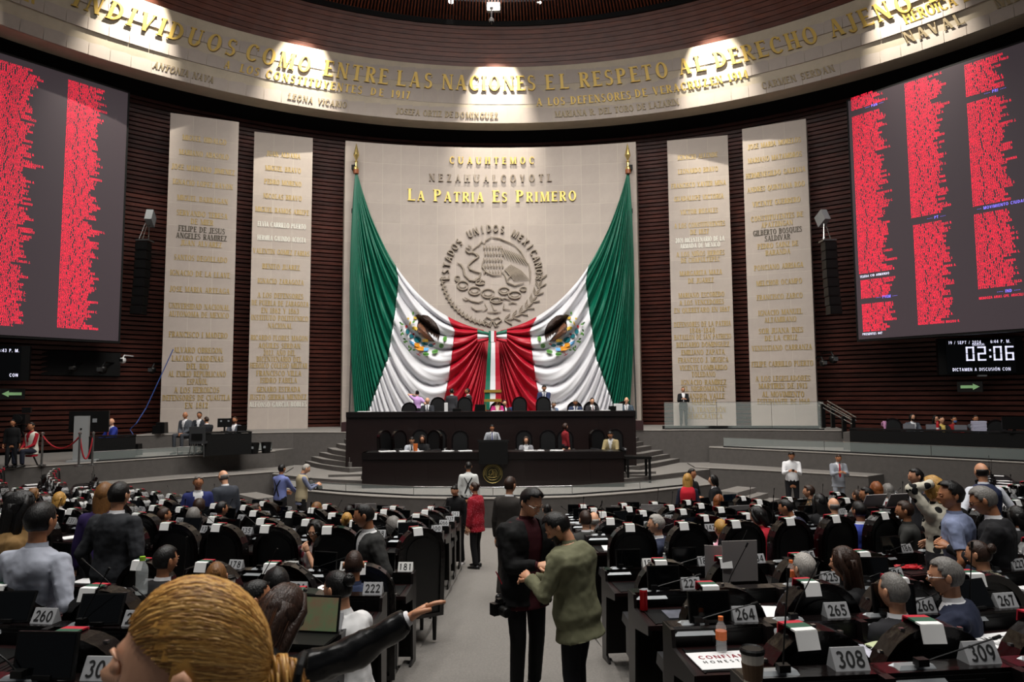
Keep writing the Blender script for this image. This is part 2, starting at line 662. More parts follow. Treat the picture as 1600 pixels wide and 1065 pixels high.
# ceiling: dark ring, radial wooden fins, dark deck
RC, RR = (-.33, 13.35), 17.75
mb = MB()
rings = []
for i in range(85):
    a = radians(-88 + 176 * i / 84)
    rings.append([circ(RC, RR + 1.2, a, 20.5), circ(RC, RR - .1, a, 20.5), circ(RC, RR - .1, a, 20.74), circ(RC, RR + .2, a, 20.8), circ(RC, RR + 1.2, a, 22.4)])
mb.loft(rings, True)
ceil = S(mb, 'ceiling', BLACK)
mb = MB()
mb.add([circ(RC, 18.5, 2 * pi * k / 48, 22.5) for k in range(48)], [tuple(range(48))])
mb.obj('ceiling_deck', BLACK, ceil)
mb = MB()
for k in range(260):
    a = radians(-62 + 124 * k / 259)
    p, q = circ(RC, RR - .02, a, 20.72), circ(RC, RR - 5, a, 22.0)
    s_ = V3((cos(a), -sin(a), 0)) * .03
    mb.add([p - s_, p + s_, q + s_, q - s_, p - s_ + V3((0, 0, .22)), p + s_ + V3((0, 0, .22)), q + s_ + V3((0, 0, .22)), q - s_ + V3((0, 0, .22))],
           [(0, 1, 2, 3), (0, 1, 5, 4), (1, 2, 6, 5), (3, 0, 4, 7), (2, 3, 7, 6)])
mb.obj('radial_fin', mat('fin_wood', '6b3420', .5, var=.3, scale=3), ceil, kind='stuff')

# beam washers: one spot per pool of light on the stone
for px in (-60, 228, 480, 775, 1106, 1400, 1680):
    a = az_for(px, .9)
    q = BAND(a, 1, 0)
    n = V3((-sin(a), -cos(a), 0))
    spot('beam_spot', q + n * 1.9 + V3((0, 0, 1.75)), BAND(a, .42), 5200, 50, .8, .05)

# ---------------------------------------------------------------- floors and platforms
PIT = .08
FL = S(MB().box((0, 14, PIT - .6), (60, 40, 1.2)), 'floor', CARPET)
HC = (-.6, 25.0)                                # centre of the rows
RD = [14.0, 12.8, 11.7, 10.55, 9.3, 7.5, 5.75, 4.4, 3.0]
RF = [.26, .37, .49, .61, .77, .77, 1.01, 1.17, 1.40]
AISL, AISR = -1.03, .93


def ramp(y):
    return max(PIT, .09 + .098 * (15 - y))


mb = MB()
ys = [15.2, 13, 11, 9, 7.7, 6.2, 4.7, 3.2, 1.6, -1]
for x0, x1 in ((AISL - .12, AISR + .1),):
    mb.loft([[V3((x0, y, -.5)), V3((x1, y, -.5)), V3((x1, y, ramp(y))), V3((x0, y, ramp(y)))] for y in ys])
S(mb, 'floor_aisle', CARPET)


def floor_row(x, y):
    R = sqrt((x - HC[0]) ** 2 + (y - HC[1]) ** 2)
    k = -1
    for i, d in enumerate(RD):
        if R >= 25 - d - .2: k = i
    if AISL < x < AISR:
        return ramp(y)
    return RF[k] if k >= 0 else PIT


for k, d in enumerate(RD):
    R0 = 25 - d - .2
    R1 = 25 - RD[k + 1] - .2 if k < 8 else 27
    for sgn in (-1, 1):
        ab = math.asin(((AISL if sgn < 0 else AISR) - HC[0]) / ((R0 + R1) / 2))
        a1 = radians(70 if k < 5 else 55) * sgn
        n = 24
        rings = []
        for i in range(n + 1):
            a = ab + (a1 - ab) * i / n
            pt = lambda R, z: V3((HC[0] + R * sin(a), HC[1] - R * cos(a), z))
            rings.append([pt(R0, -.3), pt(R0, RF[k]), pt(R1, RF[k]), pt(R1, -.3)])
        S(MB().loft(rings), 'floor_terrace', CARPET)

DZ, LZ, PZ, MZ = .86, 1.02, 2.27, 1.65


def pxs(z, pts):
    return [Pz(a, b, z) for a, b in pts]


edge = pxs(DZ, [(432, 762), (480, 766), (530, 770.5), (580, 774), (640, 776.5), (700, 778), (770, 778), (840, 777), (900, 775), (960, 771), (1010, 767), (1050, 762.7), (1085, 759), (1114, 755)])
dais = edge + [V3((6.5, 28, 0)), V3((-8, 28, 0))]
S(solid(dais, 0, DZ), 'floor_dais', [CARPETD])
# carpet without the painted shade on top, and a paler nosing
top = MB()
top.add([V3((p[0], p[1], DZ + .006)) for p in dais], [tuple(range(len(dais)))])
top.obj('floor_dais_carpet', CARPET, kind='structure')


def nosing(pts, z, parent=None, name='trim_nosing'):
    mb = MB()
    mb.tube([V3((p[0], p[1], z - .012)) for p in pts], .022, 6)
    return mb.obj(name, CARPETE, parent, kind='structure')


nosing(edge, DZ)


def slabstep(front, z, back, z0, name='floor_step'):
    poly = [V3((p[0], p[1], 0)) for p in front] + [V3((b[0], b[1], 0)) for b in back]
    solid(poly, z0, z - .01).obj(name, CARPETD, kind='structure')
    t = MB()
    t.add([V3((p[0], p[1], z)) for p in poly] + [V3((p[0], p[1], z - .02)) for p in poly],
          [tuple(range(len(poly))), ] + [(i, (i + 1) % len(poly), (i + 1) % len(poly) + len(poly), i + len(poly)) for i in range(len(poly))])
    t.obj('floor_step_top', CARPET, kind='structure')


slabstep(pxs(LZ, [(425, 740), (450, 742.5), (483.5, 746), (520, 748.5), (566, 750.6)]), LZ, [(-4, 22.6), (-4, 28), (-8.6, 28)], DZ - .3)
slabstep(pxs(LZ, [(975, 747.7), (1010, 744.5), (1050, 739), (1094, 734.5), (1108, 733)]), LZ, [(8, 28), (3, 28), (3, 22.6)], DZ - .3)
slabstep(pxs(1.1, [(513, 741.3), (566, 740)]), 1.1, [(-4, 24), (-5, 24)], LZ - .1)
slabstep(pxs(1.1, [(975, 737), (1025, 736)]), 1.1, [(4, 24), (3, 24)], LZ - .1)
LS = [(2.01, [(535, 684.5), (549, 688.3)]), (1.84, [(521.5, 691), (531, 694), (549, 697)]), (1.68, [(509, 698), (520, 702), (546, 706), (557, 704.5)]),
      (1.51, [(496.5, 705.5), (515, 709.5), (546, 714.5), (566, 711.5)]), (1.35, [(484, 712), (505, 717), (546, 722), (566, 720.5)]),
      (1.18, [(472, 718.5), (495, 724), (520, 728), (546, 730.5), (566, 730)])]
for z, pt in LS:
    f = pxs(z, pt)
    slabstep(f, z, [(-4.4, f[-1].y + .2), (-4.4, 28), (f[0].x, 28)], LZ - .1)
RS = [(2.01, [(991, 684), (1006, 680.5)]), (1.84, [(991, 691.5), (1019, 687)]), (1.68, [(986, 700), (1000, 698.5), (1031.5, 693.5)]),
      (1.51, [(986, 710), (1005, 708), (1044, 701)]), (1.35, [(980, 718), (1005, 715.5), (1030, 711.5), (1056, 707.5)]),
      (1.18, [(975, 729), (1000, 727), (1030, 722), (1068, 714.5)])]
for z, pt in RS:
    f = pxs(z, pt)
    slabstep(f, z, [(f[-1].x, 28), (3.4, 28), (3.4, f[0].y + .2)], LZ - .1)


def platform(front, z, back, name):
    poly = front + back
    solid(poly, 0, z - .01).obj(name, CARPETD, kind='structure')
    t = MB()
    t.add([V3((p[0], p[1], z)) for p in poly], [tuple(range(len(poly)))])
    t.obj(name + '_carpet', CARPET, kind='structure')
    nosing(front, z)


platform([(-13.7, 25.1), (-12.4, 25.9), (-10.4, 26.7), (-8.4, 27.15), (-5.7, 26.95), (-5.7, 24.95), (4.25, 24.95), (4.25, 27.2), (6.6, 27.35), (9.9, 26.9), (12.2, 26.1)], PZ,
         [(12.6, 27)] + [tuple(circ(WC, WR + .05, radians(a)))[:2] for a in (36, 25, 12, 0, -12, -25, -36)], 'floor_platform')
platform([(-19, 13.5), (-15.6, 18.2), (-14.29, 19.84), (-13.25, 21.01), (-11.06, 23.58), (-8.67, 25.94)], MZ, [(-8.3, 27.2), (-13.4, 29.2), (-22.5, 19)], 'floor_media_left')
platform([(7.4, 26.74), (10.97, 23.47), (14.41, 20.05), (17.5, 16.2)], MZ, [(21, 17), (20, 21), (14, 28.6), (7.6, 27.4)], 'floor_media_right')
platform([(-11.75, 21.1), (-10.54, 22.45), (-8.3, 24.35), (-7.75, 24.4)], LZ + .04, [(-8.0, 26), (-8.9, 26.2), (-13.2, 21.6)], 'floor_walkway_left')
platform([(6.45, 25.2), (8.4, 24.1), (10.21, 22.78), (11.0, 22.05)], LZ + .04, [(12.0, 22.8), (8, 27), (6.6, 26.9)], 'floor_walkway_right')
for i in range(4):                              # side steps at both ends of the dais
    S(MB().box((-7.75 - .32 * i, 21.6 - .1 * i, .32 - .08 * i), (.62, 1.5, .64 - .16 * i), rz=.75), 'floor_side_step', CARPET)
    S(MB().box((7.05 + .34 * i, 22.4 - .1 * i, .32 - .08 * i), (.62, 1.5, .64 - .16 * i), rz=-.7), 'floor_side_step', CARPET)

# steps up from the right media floor to the platform, with hand rails
for i in range(4):
    S(MB().box((12.55 + .34 * i, 25.35 - .3 * i, MZ + (.62 - .155 * i) / 2), (.9, 1.7, .62 - .155 * i), rz=-.72), 'floor_corner_step', CARPETD)

# glass screens with their rails


def glass_rail(name, label, pts, z, h, posts=True, t=.012, rail=.008):
    o = thing(name, label, 'railing')
    for i in range(len(pts) - 1):
        a, b = V3(pts[i]), V3(pts[i + 1])
        a.z = b.z = z
        n = (b - a).cross(V3((0, 0, 1))).normalized() * t / 2
        e = (b - a).normalized() * .01
        up = V3((0, 0, h))
        m = MB()
        m.loft([[a + e - n, a + e + n, a + e + n + up, a + e - n + up], [b - e - n, b - e + n, b - e + n + up, b - e - n + up]])
        m.obj('glass_pane', GLASS, o)
        MB().tube([a + up, b + up], rail, 6).obj('top_rail', STEEL, o)
        MB().tube([a + V3((0, 0, .02)), b + V3((0, 0, .02))], .03, 6).obj('base_channel', BLACK, o)
        if posts:
            MB().tube([b, b + up], rail, 6).obj('post', STEEL, o)
    return o


inner = [p + (V3((-.6, 25, p.z)) - p).normalized() * .22 for p in edge]
glass_rail('glass_railing', 'low clear glass railing along the front edge of the curved dais', inner[:7:2] + inner[6:13:2][1:], DZ, .26)
glass_rail('glass_railing', 'clear glass railing before the two right stone stelae where the woman guard stands', [(5.95, 27.75, 0), (8.0, 27.7, 0), (10.0, 27.3, 0), (11.7, 26.6, 0)], PZ, 1.05)
glass_rail('glass_railing', 'low glass railing on the left media platform edge', [(-12.9, 21.75, 0), (-11.2, 23.75, 0), (-8.85, 26.1, 0)], MZ, .3)
glass_rail('glass_railing', 'low glass railing on the right media platform edge in front of the long black table', [(7.9, 26.6, 0), (10.6, 24.15, 0), (12.9, 21.9, 0), (15.2, 19.6, 0)], MZ, .36)
MB().box((8.85, 27.62, PZ + .06), (5.9, .12, .14), rz=-.12).obj('trim_rail_base', BLACK, kind='structure')

# ---------------------------------------------------------------- stone stelae
SCN, SRR = (-.25, 5.6), 26.0
ZT = 15.0


def stela(name_label, a, b, lines, rows=14, cols=3, t=1.15):
    a, b = V3((a[0], a[1], 0)), V3((b[0], b[1], 0))
    o = thing('stone_stela', name_label, 'stela', (a + b) / 2 + V3((0, 0, PZ)))
    base = (a + b) / 2
    L = (b - a).length
    ux = (b - a).normalized()
    n = V3((ux.y, -ux.x, 0))                     # toward the hall
    th = atan2(ux.y, ux.x)
    H = ZT - PZ
    MB().box((0, t / 2 - .028, H / 2), (L - .01, t, H)).obj('core', JOINT, o, rz=th)
    tm = MB().box((0, 0, 0), (L / cols - .012, .06, H / rows - .012)).mesh('stone_tile', STONE)
    for r in range(rows):
        for c in range(cols):
            u = (c + .5) * L / cols - L / 2
            p = ux * u + V3((0, 0, (r + .5) * H / rows))
            link('stone_tile', tm, o, p, th)
    for s, py, w, *k in lines:
        x = proj(base)[0]
        pc = base + n * .03
        # height of the line where the sight line meets the face
        z = P(proj((pc.x, pc.y, 8))[0], py, pc.y).z
        W = w * pc.y / FPX * 1.0
        W = min(W / abs(ux.x) if False else W * 1.03, L * .95)
        m = {'w': SILV, 'b': BRNZ, None: mat('stela_gold', 'ab9258', .5, .25)}[k[0] if k else None]
        mb = MB()
        write(mb, s, lambda u, v, q: ux * u + n * (.03 + q) + V3((0, 0, z - PZ - .11 + v)), .22, W, thick=.02, wf=.85)
        mb.obj('inscription', m, o)
    return o


L1 = [('MIGUEL HIDALGO', 218.7, 63), ('MARIANO ABASOLO', 241.5, 71), ('JOSE MARIANO JIMENEZ', 265, 90), ('IGNACIO LOPEZ RAYON', 288, 85), ('MIGUEL BARRAGAN', 312, 72),
      ('SERVANDO TERESA', 335, 72), ('DE MIER', 347, 32), ('FELIPE DE JESUS', 359, 66, 'b'), ('ANGELES RAMIREZ', 370, 72, 'b'), ('JUAN ALVAREZ', 381, 58), ('SANTOS DEGOLLADO', 404, 75),
      ('IGNACIO DE LA LLAVE', 428, 84), ('JOSE MARIA ARTEAGA', 453, 84), ('UNIVERSIDAD NACIONAL', 479, 85), ('AUTONOMA DE MEXICO', 491.5, 84), ('FRANCISCO I MADERO', 523, 82),
      ('ALVARO OBREGON', 547, 68), ('LAZARO CARDENAS', 560, 72), ('DEL RIO', 572, 31), ('AL EXILIO REPUBLICANO', 584, 80), ('ESPAÑOL', 596, 28), ('A LOS HEROICOS', 609, 63),
      ('DEFENSORES DE CUAUTLA', 621, 94), ('EN 1812', 633, 32)]
L2 = [('JUAN ALDAMA', 242, 50), ('MIGUEL BRAVO', 264.5, 53), ('PEDRO MORENO', 285.6, 55), ('NICOLAS BRAVO', 308, 57), ('MIGUEL RAMOS ARIZPE', 329.5, 79), ('ELVIA CARRILLO PUERTO', 352, 71, 'w'),
      ('HERMILA GALINDO ACOSTA', 373, 71, 'w'), ('VALENTIN GOMEZ FARIAS', 394, 84), ('BENITO JUAREZ', 417, 55), ('IGNACIO ZARAGOZA', 440, 67), ('A LOS DEFENSORES', 462, 67),
      ('DE PUEBLA DE ZARAGOZA', 474, 83), ('EN 1862 Y 1863', 485.6, 55), ('INSTITUTO POLITECNICO', 497, 84), ('NACIONAL', 509, 35), ('RICARDO FLORES MAGON', 528, 83), ('AQUILES SERDAN', 540, 61),
      ('2023, AÑO DEL', 551, 46), ('BICENTENARIO DEL', 561, 65), ('HEROICO COLEGIO MILITAR', 571, 86), ('FRANCISCO VILLA', 583, 65), ('ISIDRO FABELA', 594, 53), ('GENARO ESTRADA', 608, 63),
      ('JUSTO SIERRA MENDEZ', 620, 82), ('ALFONSO GARCIA ROBLES', 631.5, 85, 'w')]
R1_ = [('IGNACIO ALLENDE', 244, 60), ('LEONARDO BRAVO', 266, 60), ('FRANCISCO XAVIER MINA', 288, 82), ('GUADALUPE VICTORIA', 308.6, 74), ('VICTOR ROSALES', 330, 56), ('A LOS CONSTITUYENTES', 351, 76),
       ('DE 1857', 362, 28), ('2021 BICENTENARIO DE LA', 374, 73, 'w'), ('ARMADA DE MEXICO', 383, 60, 'w'), ('A LOS NIÑOS HEROES', 396, 72), ('DE CHAPULTEPEC', 405.6, 58), ('MARGARITA MAZA', 426, 63),
       ('DE JUAREZ', 438, 38), ('MARIANO ESCOBEDO', 460.5, 68), ('A LOS VENCEDORES', 472, 66), ('EN QUERETARO EN 1867', 484, 82), ('DEFENSORES DE LA PATRIA', 506, 84), ('1846-1848', 516, 37),
       ('BATALLON DE SAN PATRICIO', 526, 84), ('BELISARIO DOMINGUEZ', 538, 78), ('EMILIANO ZAPATA', 550, 64), ('FRANCISCO J. MUGICA', 562, 74), ('VICENTE LOMBARDO', 574, 70), ('TOLEDANO', 584.5, 35),
       ('IGNACIO RAMÍREZ', 597, 66), ('"EL NIGROMANTE"', 607, 66), ('LEANDRO VALLE', 618.5, 60), ('MARTÍNEZ', 628, 37), ('A LA TRANSICIÓN', 640, 62), ('DEMOCRÁTICA', 650, 52)]
R2_ = [('JOSE MARIA MORELOS', 224, 78), ('MARIANO MATAMOROS', 246, 79), ('HERMENEGILDO GALEANA', 269.7, 87), ('ANDRES QUINTANA ROO', 292, 84), ('VICENTE GUERRERO', 315.5, 70),
       ('CONSTITUYENTES DE', 338.5, 76), ('APATZINGAN', 349.5, 46), ('GILBERTO BOSQUES', 361, 71, 'b'), ('SALDIVAR', 371, 37, 'b'), ('PEDRO SAINZ DE', 382.5, 59), ('BARANDA', 393.6, 36),
       ('PONCIANO ARRIAGA', 416, 71), ('MELCHOR OCAMPO', 440.6, 66), ('FRANCISCO ZARCO', 463, 66), ('IGNACIO MANUEL', 487.5, 63), ('ALTAMIRANO', 499, 46), ('SOR JUANA INES', 516, 64),
       ('DE LA CRUZ', 527.5, 47), ('VENUSTIANO CARRANZA', 543, 86), ('FELIPE CARRILLO PUERTO', 568, 88), ('A LOS LEGISLADORES', 591, 78), ('MARTIRES DE 1913', 602.5, 69), ('AL MOVIMIENTO', 615.5, 60),
       ('ESTUDIANTIL DE 1968', 627, 74)]
stela('leftmost pale stone stela engraved with gold names, beginning MIGUEL HIDALGO', (-13.67, 27.45), (-11.3, 28.45), L1)
stela('pale stone stela engraved JUAN ALDAMA at its top, left of the draped flag', (-11.05, 29.5), (-8.75, 30.3), L2)
stela('pale stone stela engraved IGNACIO ALLENDE at its top, right of the draped flag', (7.02, 30.85), (9.55, 30.2), R1_)
stela('rightmost pale stone stela engraved with gold names, beginning JOSE MARIA MORELOS', (9.95, 29.5), (12.25, 28.4), R2_)

# wide middle panel on the arc
mid = thing('stone_monument', 'wide curved stone panel with round relief seal behind the draped flag', 'monument', (0, 0, 0))
A0, A1 = math.asin((-7.38 + .25) / SRR), math.asin((5.62 + .25) / SRR)


def PAN(a, z, out=0.):
    return circ(SCN, SRR - out, a, z)


mb = MB()
mb.loft([[PAN(A0 + (A1 - A0) * i / 16, PZ), PAN(A0 + (A1 - A0) * i / 16, ZT), PAN(A0 + (A1 - A0) * i / 16, ZT, -1.3), PAN(A0 + (A1 - A0) * i / 16, PZ, -1.3)] for i in range(17)])
mb.obj('core', JOINT, mid)
nc, nr = 16, 14
tw = (A1 - A0) / nc
tm = MB().box((0, 0, 0), (tw * SRR - .014, .06, (ZT - PZ) / nr - .014)).mesh('stone_tile', STONE)
for c in range(nc):
    for r in range(nr):
        a = A0 + (c + .5) * tw
        o = link('stone_tile', tm, mid, PAN(a, PZ + (r + .5) * (ZT - PZ) / nr, -.023))
        o.rotation_euler = (0, 0, -a)


def pan_at(px, py, out=0.):
    r = ray(px, py)
    lo, hi = 20., 40.
    for _ in range(30):
        m_ = (lo + hi) / 2
        q = r * m_
        if (V3((q.x, q.y, 0)) - V3((SCN[0], SCN[1], 0))).length < SRR - .03 - out: lo = m_
        else: hi = m_
    return r * lo + V3((0, 0, CZ))


def pan_word(s, x0, x1, py, size, m, sizes=None):
    p0, p1 = pan_at(x0, py), pan_at(x1, py)
    a0, a1 = math.asin((p0.x + .25) / SRR), math.asin((p1.x + .25) / SRR)
    z0 = (p0.z + p1.z) / 2 - size / 2
    u = 0
    ws = [gl(c, True)[1] * (sizes[i] if sizes else size) for i, c in enumerate(s)]
    W = SRR * (a1 - a0)
    g = (W - sum(ws)) / (len(s) - 1)
    for i, c in enumerate(s):
        sz = sizes[i] if sizes else size
        if c != ' ':
            mb = MB()
            uc = u + ws[i] / 2
            write(mb, c, lambda x, y, w: PAN(a0 + (uc + x) / SRR, z0 + y, .03 + w), sz, thick=.06)
            mb.obj('letter', m[i % len(m)] if isinstance(m, list) else m, mid)
        u += ws[i] + g


pan_word('CUAUHTEMOC', 702, 835, 250.5, .32, GOLD)
FA = mat('worn_letter', '9c8f80', .7)
pan_word('NEZAHUALCOYOTL', 670, 862, 277.5, .34, [BRNZ if 0 else mat('brown_letter', '8a7b69', .6)] * 3 + [FA, STONED, FA, STONED, FA] + [mat('brown_letter', '8a7b69', .6)] * 6)
t_ = 'LA PATRIA ES PRIMERO'
pan_word(t_, 637, 901, 305.5, .46, mat('bright_gold_letter', 'cdb45c', .45, .3), [.54 if i in (0, 3, 10, 13) else .45 for i in range(len(t_))])

# the round relief seal: letters, eagle, snake, cactus, wreath, all raised from the stone
RM = mat('relief', '8f8476', .75)
SX, SY, SR = 769.5, 428., 80.
seal = []
_pc = pan_at(SX, SY)
_k = _pc.y / FPX
_ac = math.asin((_pc.x + .25) / SRR)


def SE(x, y, out=0.):                           # seal coordinates in pixels from its centre, y up
    return PAN(_ac + x * _k / SRR, _pc.z + y * _k * .99, .03 + out)


s_ = 'ESTADOS UNIDOS MEXICANOS'
for i, c in enumerate(s_):
    if c == ' ': continue
    th = radians(188 - 196 * (i + .3) / (len(s_) - .4))
    mb = MB()
    write(mb, c, lambda u, v, w: SE(cos(th) * (68 + v) + sin(th) * u, sin(th) * (68 + v) - cos(th) * u, w), 11.5, serif=False, thick=.11, wf=.95)
    mb.obj('letter', RM, mid)


def rib(mb, pts, r=1.1, out=.09):
    pts3 = [SE(x, y, out * .5) for x, y in pts]
    mb.tube(pts3, [r * _k * (1 if 0 < i < len(pts3) - 1 else .45) for i in range(len(pts3))], 6)


def arcp(cx, cy, rx, ry, a0, a1, n=10):
    return [(cx + rx * cos(radians(a0 + (a1 - a0) * i / n)), cy + ry * sin(radians(a0 + (a1 - a0) * i / n))) for i in range(n + 1)]


mb = MB()                                       # eagle: head, beak, neck, wing, tail
P2 = lambda l: [((x - 532) / 5.917, (520 - y) / 5.917) for x, y in l]
for l in [[(515, 165), (600, 180), (680, 215), (740, 245)], [(740, 245), (800, 310), (860, 420)], [(870, 420), (885, 500), (880, 610)],
          [(350, 320), (345, 290), (375, 265), (410, 240), (430, 210), (455, 230)], [(360, 315), (385, 330), (405, 350), (390, 375)],
          [(455, 235), (470, 200), (515, 170)], [(440, 400), (435, 450), (470, 500), (530, 530), (620, 530)], [(630, 500), (660, 560), (670, 600), (740, 630), (830, 605)],
          [(660, 590), (700, 540), (650, 480)]]:
    rib(mb, P2(l), 1.3, .12)
for i in range(9):                              # long wing feathers
    x0, y0 = 600 + i * 22, 260 + i * 9
    rib(mb, P2([(x0, y0), (x0 + 30 + i * 4, y0 + 60), (x0 + 50 + i * 7, y0 + 120)]), 1.1)
for r in range(5):
    for i in range(7):
        x0, y0 = 450 + i * 27 + (r % 2) * 10, 250 + r * 58
        rib(mb, P2([(x0, y0), (x0 + 6, y0 + 25), (x0 + 2, y0 + 42)]), 1.6 if r < 4 else 1.2, .08)
for i in range(12):                             # tail and lower wing fan
    a = i / 11
    rib(mb, P2([(640 + 60 * a, 480 - 50 * a), (690 + 110 * a, 520 - 30 * a), (740 + 140 * a, 590 - 10 * a)]), .8)
mb.obj('relief_eagle', RM, mid)
mb = MB()                                       # snake
rib(mb, P2([(305, 245), (330, 260), (320, 280), (285, 270), (285, 300), (310, 320), (345, 315), (375, 330), (395, 360), (340, 400), (305, 440), (320, 475), (370, 495), (420, 510), (410, 555), (370, 585), (320, 580), (270, 530), (260, 470), (235, 430), (200, 415)]), 1.5, .12)
rib(mb, P2([(350, 585), (390, 560), (430, 575), (400, 620), (370, 610)]), 1.5)
mb.obj('relief_snake', RM, mid)
mb = MB()                                       # cactus, rock, water
for cx, cy, rx, ry in [(255, 630, 52, 42), (365, 680, 55, 38), (490, 705, 62, 42), (640, 680, 50, 32), (740, 720, 60, 34), (420, 600, 42, 20), (205, 565, 22, 26), (820, 665, 30, 20), (570, 770, 60, 26)]:
    rib(mb, P2(arcp(cx, cy, rx, ry, 20, 350, 14)), 1.2)
    rib(mb, P2(arcp(cx, cy, rx * .55, ry * .5, -30, 200, 8)), .9)
for l in [[(270, 740), (330, 775), (400, 790), (450, 770)], [(480, 880), (560, 885), (610, 878)], [(460, 800), (480, 850), (440, 875)], [(520, 800), (545, 860), (575, 862)], [(640, 800), (630, 850), (700, 860)],
          [(680, 800), (720, 790), (760, 800)], [(330, 830), (380, 865), (440, 860)], [(590, 760), (650, 750), (700, 770)], [(250, 750), (280, 770), (310, 765)]]:
    rib(mb, P2(l), 1.2)
mb.obj('relief_cactus', RM, mid)
mb = MB()                                       # oak (left) and laurel (right) branches, tied below
for i in range(15):
    a = radians(184 + 76 * i / 14)
    for q in (-1, 1):
        r0 = 78 + q * 3
        x, y = r0 * cos(a), r0 * sin(a)
        b = a + pi / 2 * .55 + q * .7
        rib(mb, [(x, y), (x + 4 * cos(b) + q, y + 4 * sin(b)), (x + 8 * cos(b), y + 8 * sin(b) - 1), (x + 5 * cos(b + .9), y + 5 * sin(b + .9))], 1.25)
for i in range(8):
    a = radians(-8 - 68 * i / 7)
    x, y = 76 * cos(a), 76 * sin(a)
    for q in (-.75, -.1, .6):
        b = a + pi / 2 + q
        rib(mb, [(x, y), (x + 7 * cos(b) + 1.5 * sin(b), y + 7 * sin(b)), (x + 14 * cos(b), y + 14 * sin(b)), (x + 7 * cos(b) - 2 * sin(b), y + 7 * sin(b)), (x, y)], 1.0)
for q in (-1, 1):
    rib(mb, [(0, -73), (q * 9, -69), (q * 14, -74), (q * 6, -80), (0, -74), (q * 4, -84), (q * 10, -82)], 1.4)
mb.obj('relief_wreath', RM, mid)
# ================================================================ the draped flag
import bmesh
from mathutils.geometry import tessellate_polygon
FM = {'g': mat('flag_green', '04614a', .45), 'w': mat('flag_white', 'd2d2d6', .5), 'r': mat('flag_red', 'a50a24', .45)}
GW = [(615, 390), (618, 413), (622.6, 439), (617, 488), (606, 559), (591, 600), (575.7, 640), (556, 690), (520, 790), (470, 1000), (400, 1600)]
WR_ = [(699, 490), (700, 497), (710, 516), (706, 552), (699.6, 597), (692, 631), (686, 660), (660, 800), (600, 1000), (500, 1600)]


def xb(pl, y):
    if y <= pl[0][1]: return pl[0][0] - (pl[0][1] - y) * .1
    for (x0, y0), (x1, y1) in zip(pl, pl[1:]):
        if y <= y1: return x0 + (x1 - x0) * (y - y0) / (y1 - y0)
    return pl[-1][0]


def fcurve(s, t):
    c0 = [(556, 262), (590, 400), (655, 495), (757, 516)]
    c1 = [(556, 262), (495, 900), (760, 1600), (767, 524)]
    q = s ** 1.25
    b = [(1 - t) ** 3, 3 * t * (1 - t) ** 2, 3 * t * t * (1 - t), t ** 3]
    return (sum(b[i] * (c0[i][0] + (c1[i][0] - c0[i][0]) * q) for i in range(4)),
            sum(b[i] * (c0[i][1] + (c1[i][1] - c0[i][1]) * q) for i in range(4)))


def fold(s, t):
    ph = s * 21 + 1.1 * sin(5 * s + 2) + .35 * sin(9 * s + 5 * t) + .5 * t
    a = abs(sin(pi * ph)) ** .75
    b = .13 * sin(2 * pi * (ph * 2.1 + 1.3 * sin(3 * t + s * 7)))
    x0, y0 = fcurve(s, t)
    x1, y1 = fcurve(min(1, s + .03), t)
    x2, y2 = fcurve(max(0, s - .03), t)
    sp = math.hypot(x1 - x2, y1 - y2) / .06 / 21 * .028
    return min(.5, sp * 1.25) * (a + b) * (.35 + .65 * min(1, (1 - s) * 5))


def cross_t(s, pl):
    p = 0
    for i in range(1, 400):
        t = i / 400
        x, y = fcurve(s, t)
        if x > xb(pl, y):
            return t
    return 1.


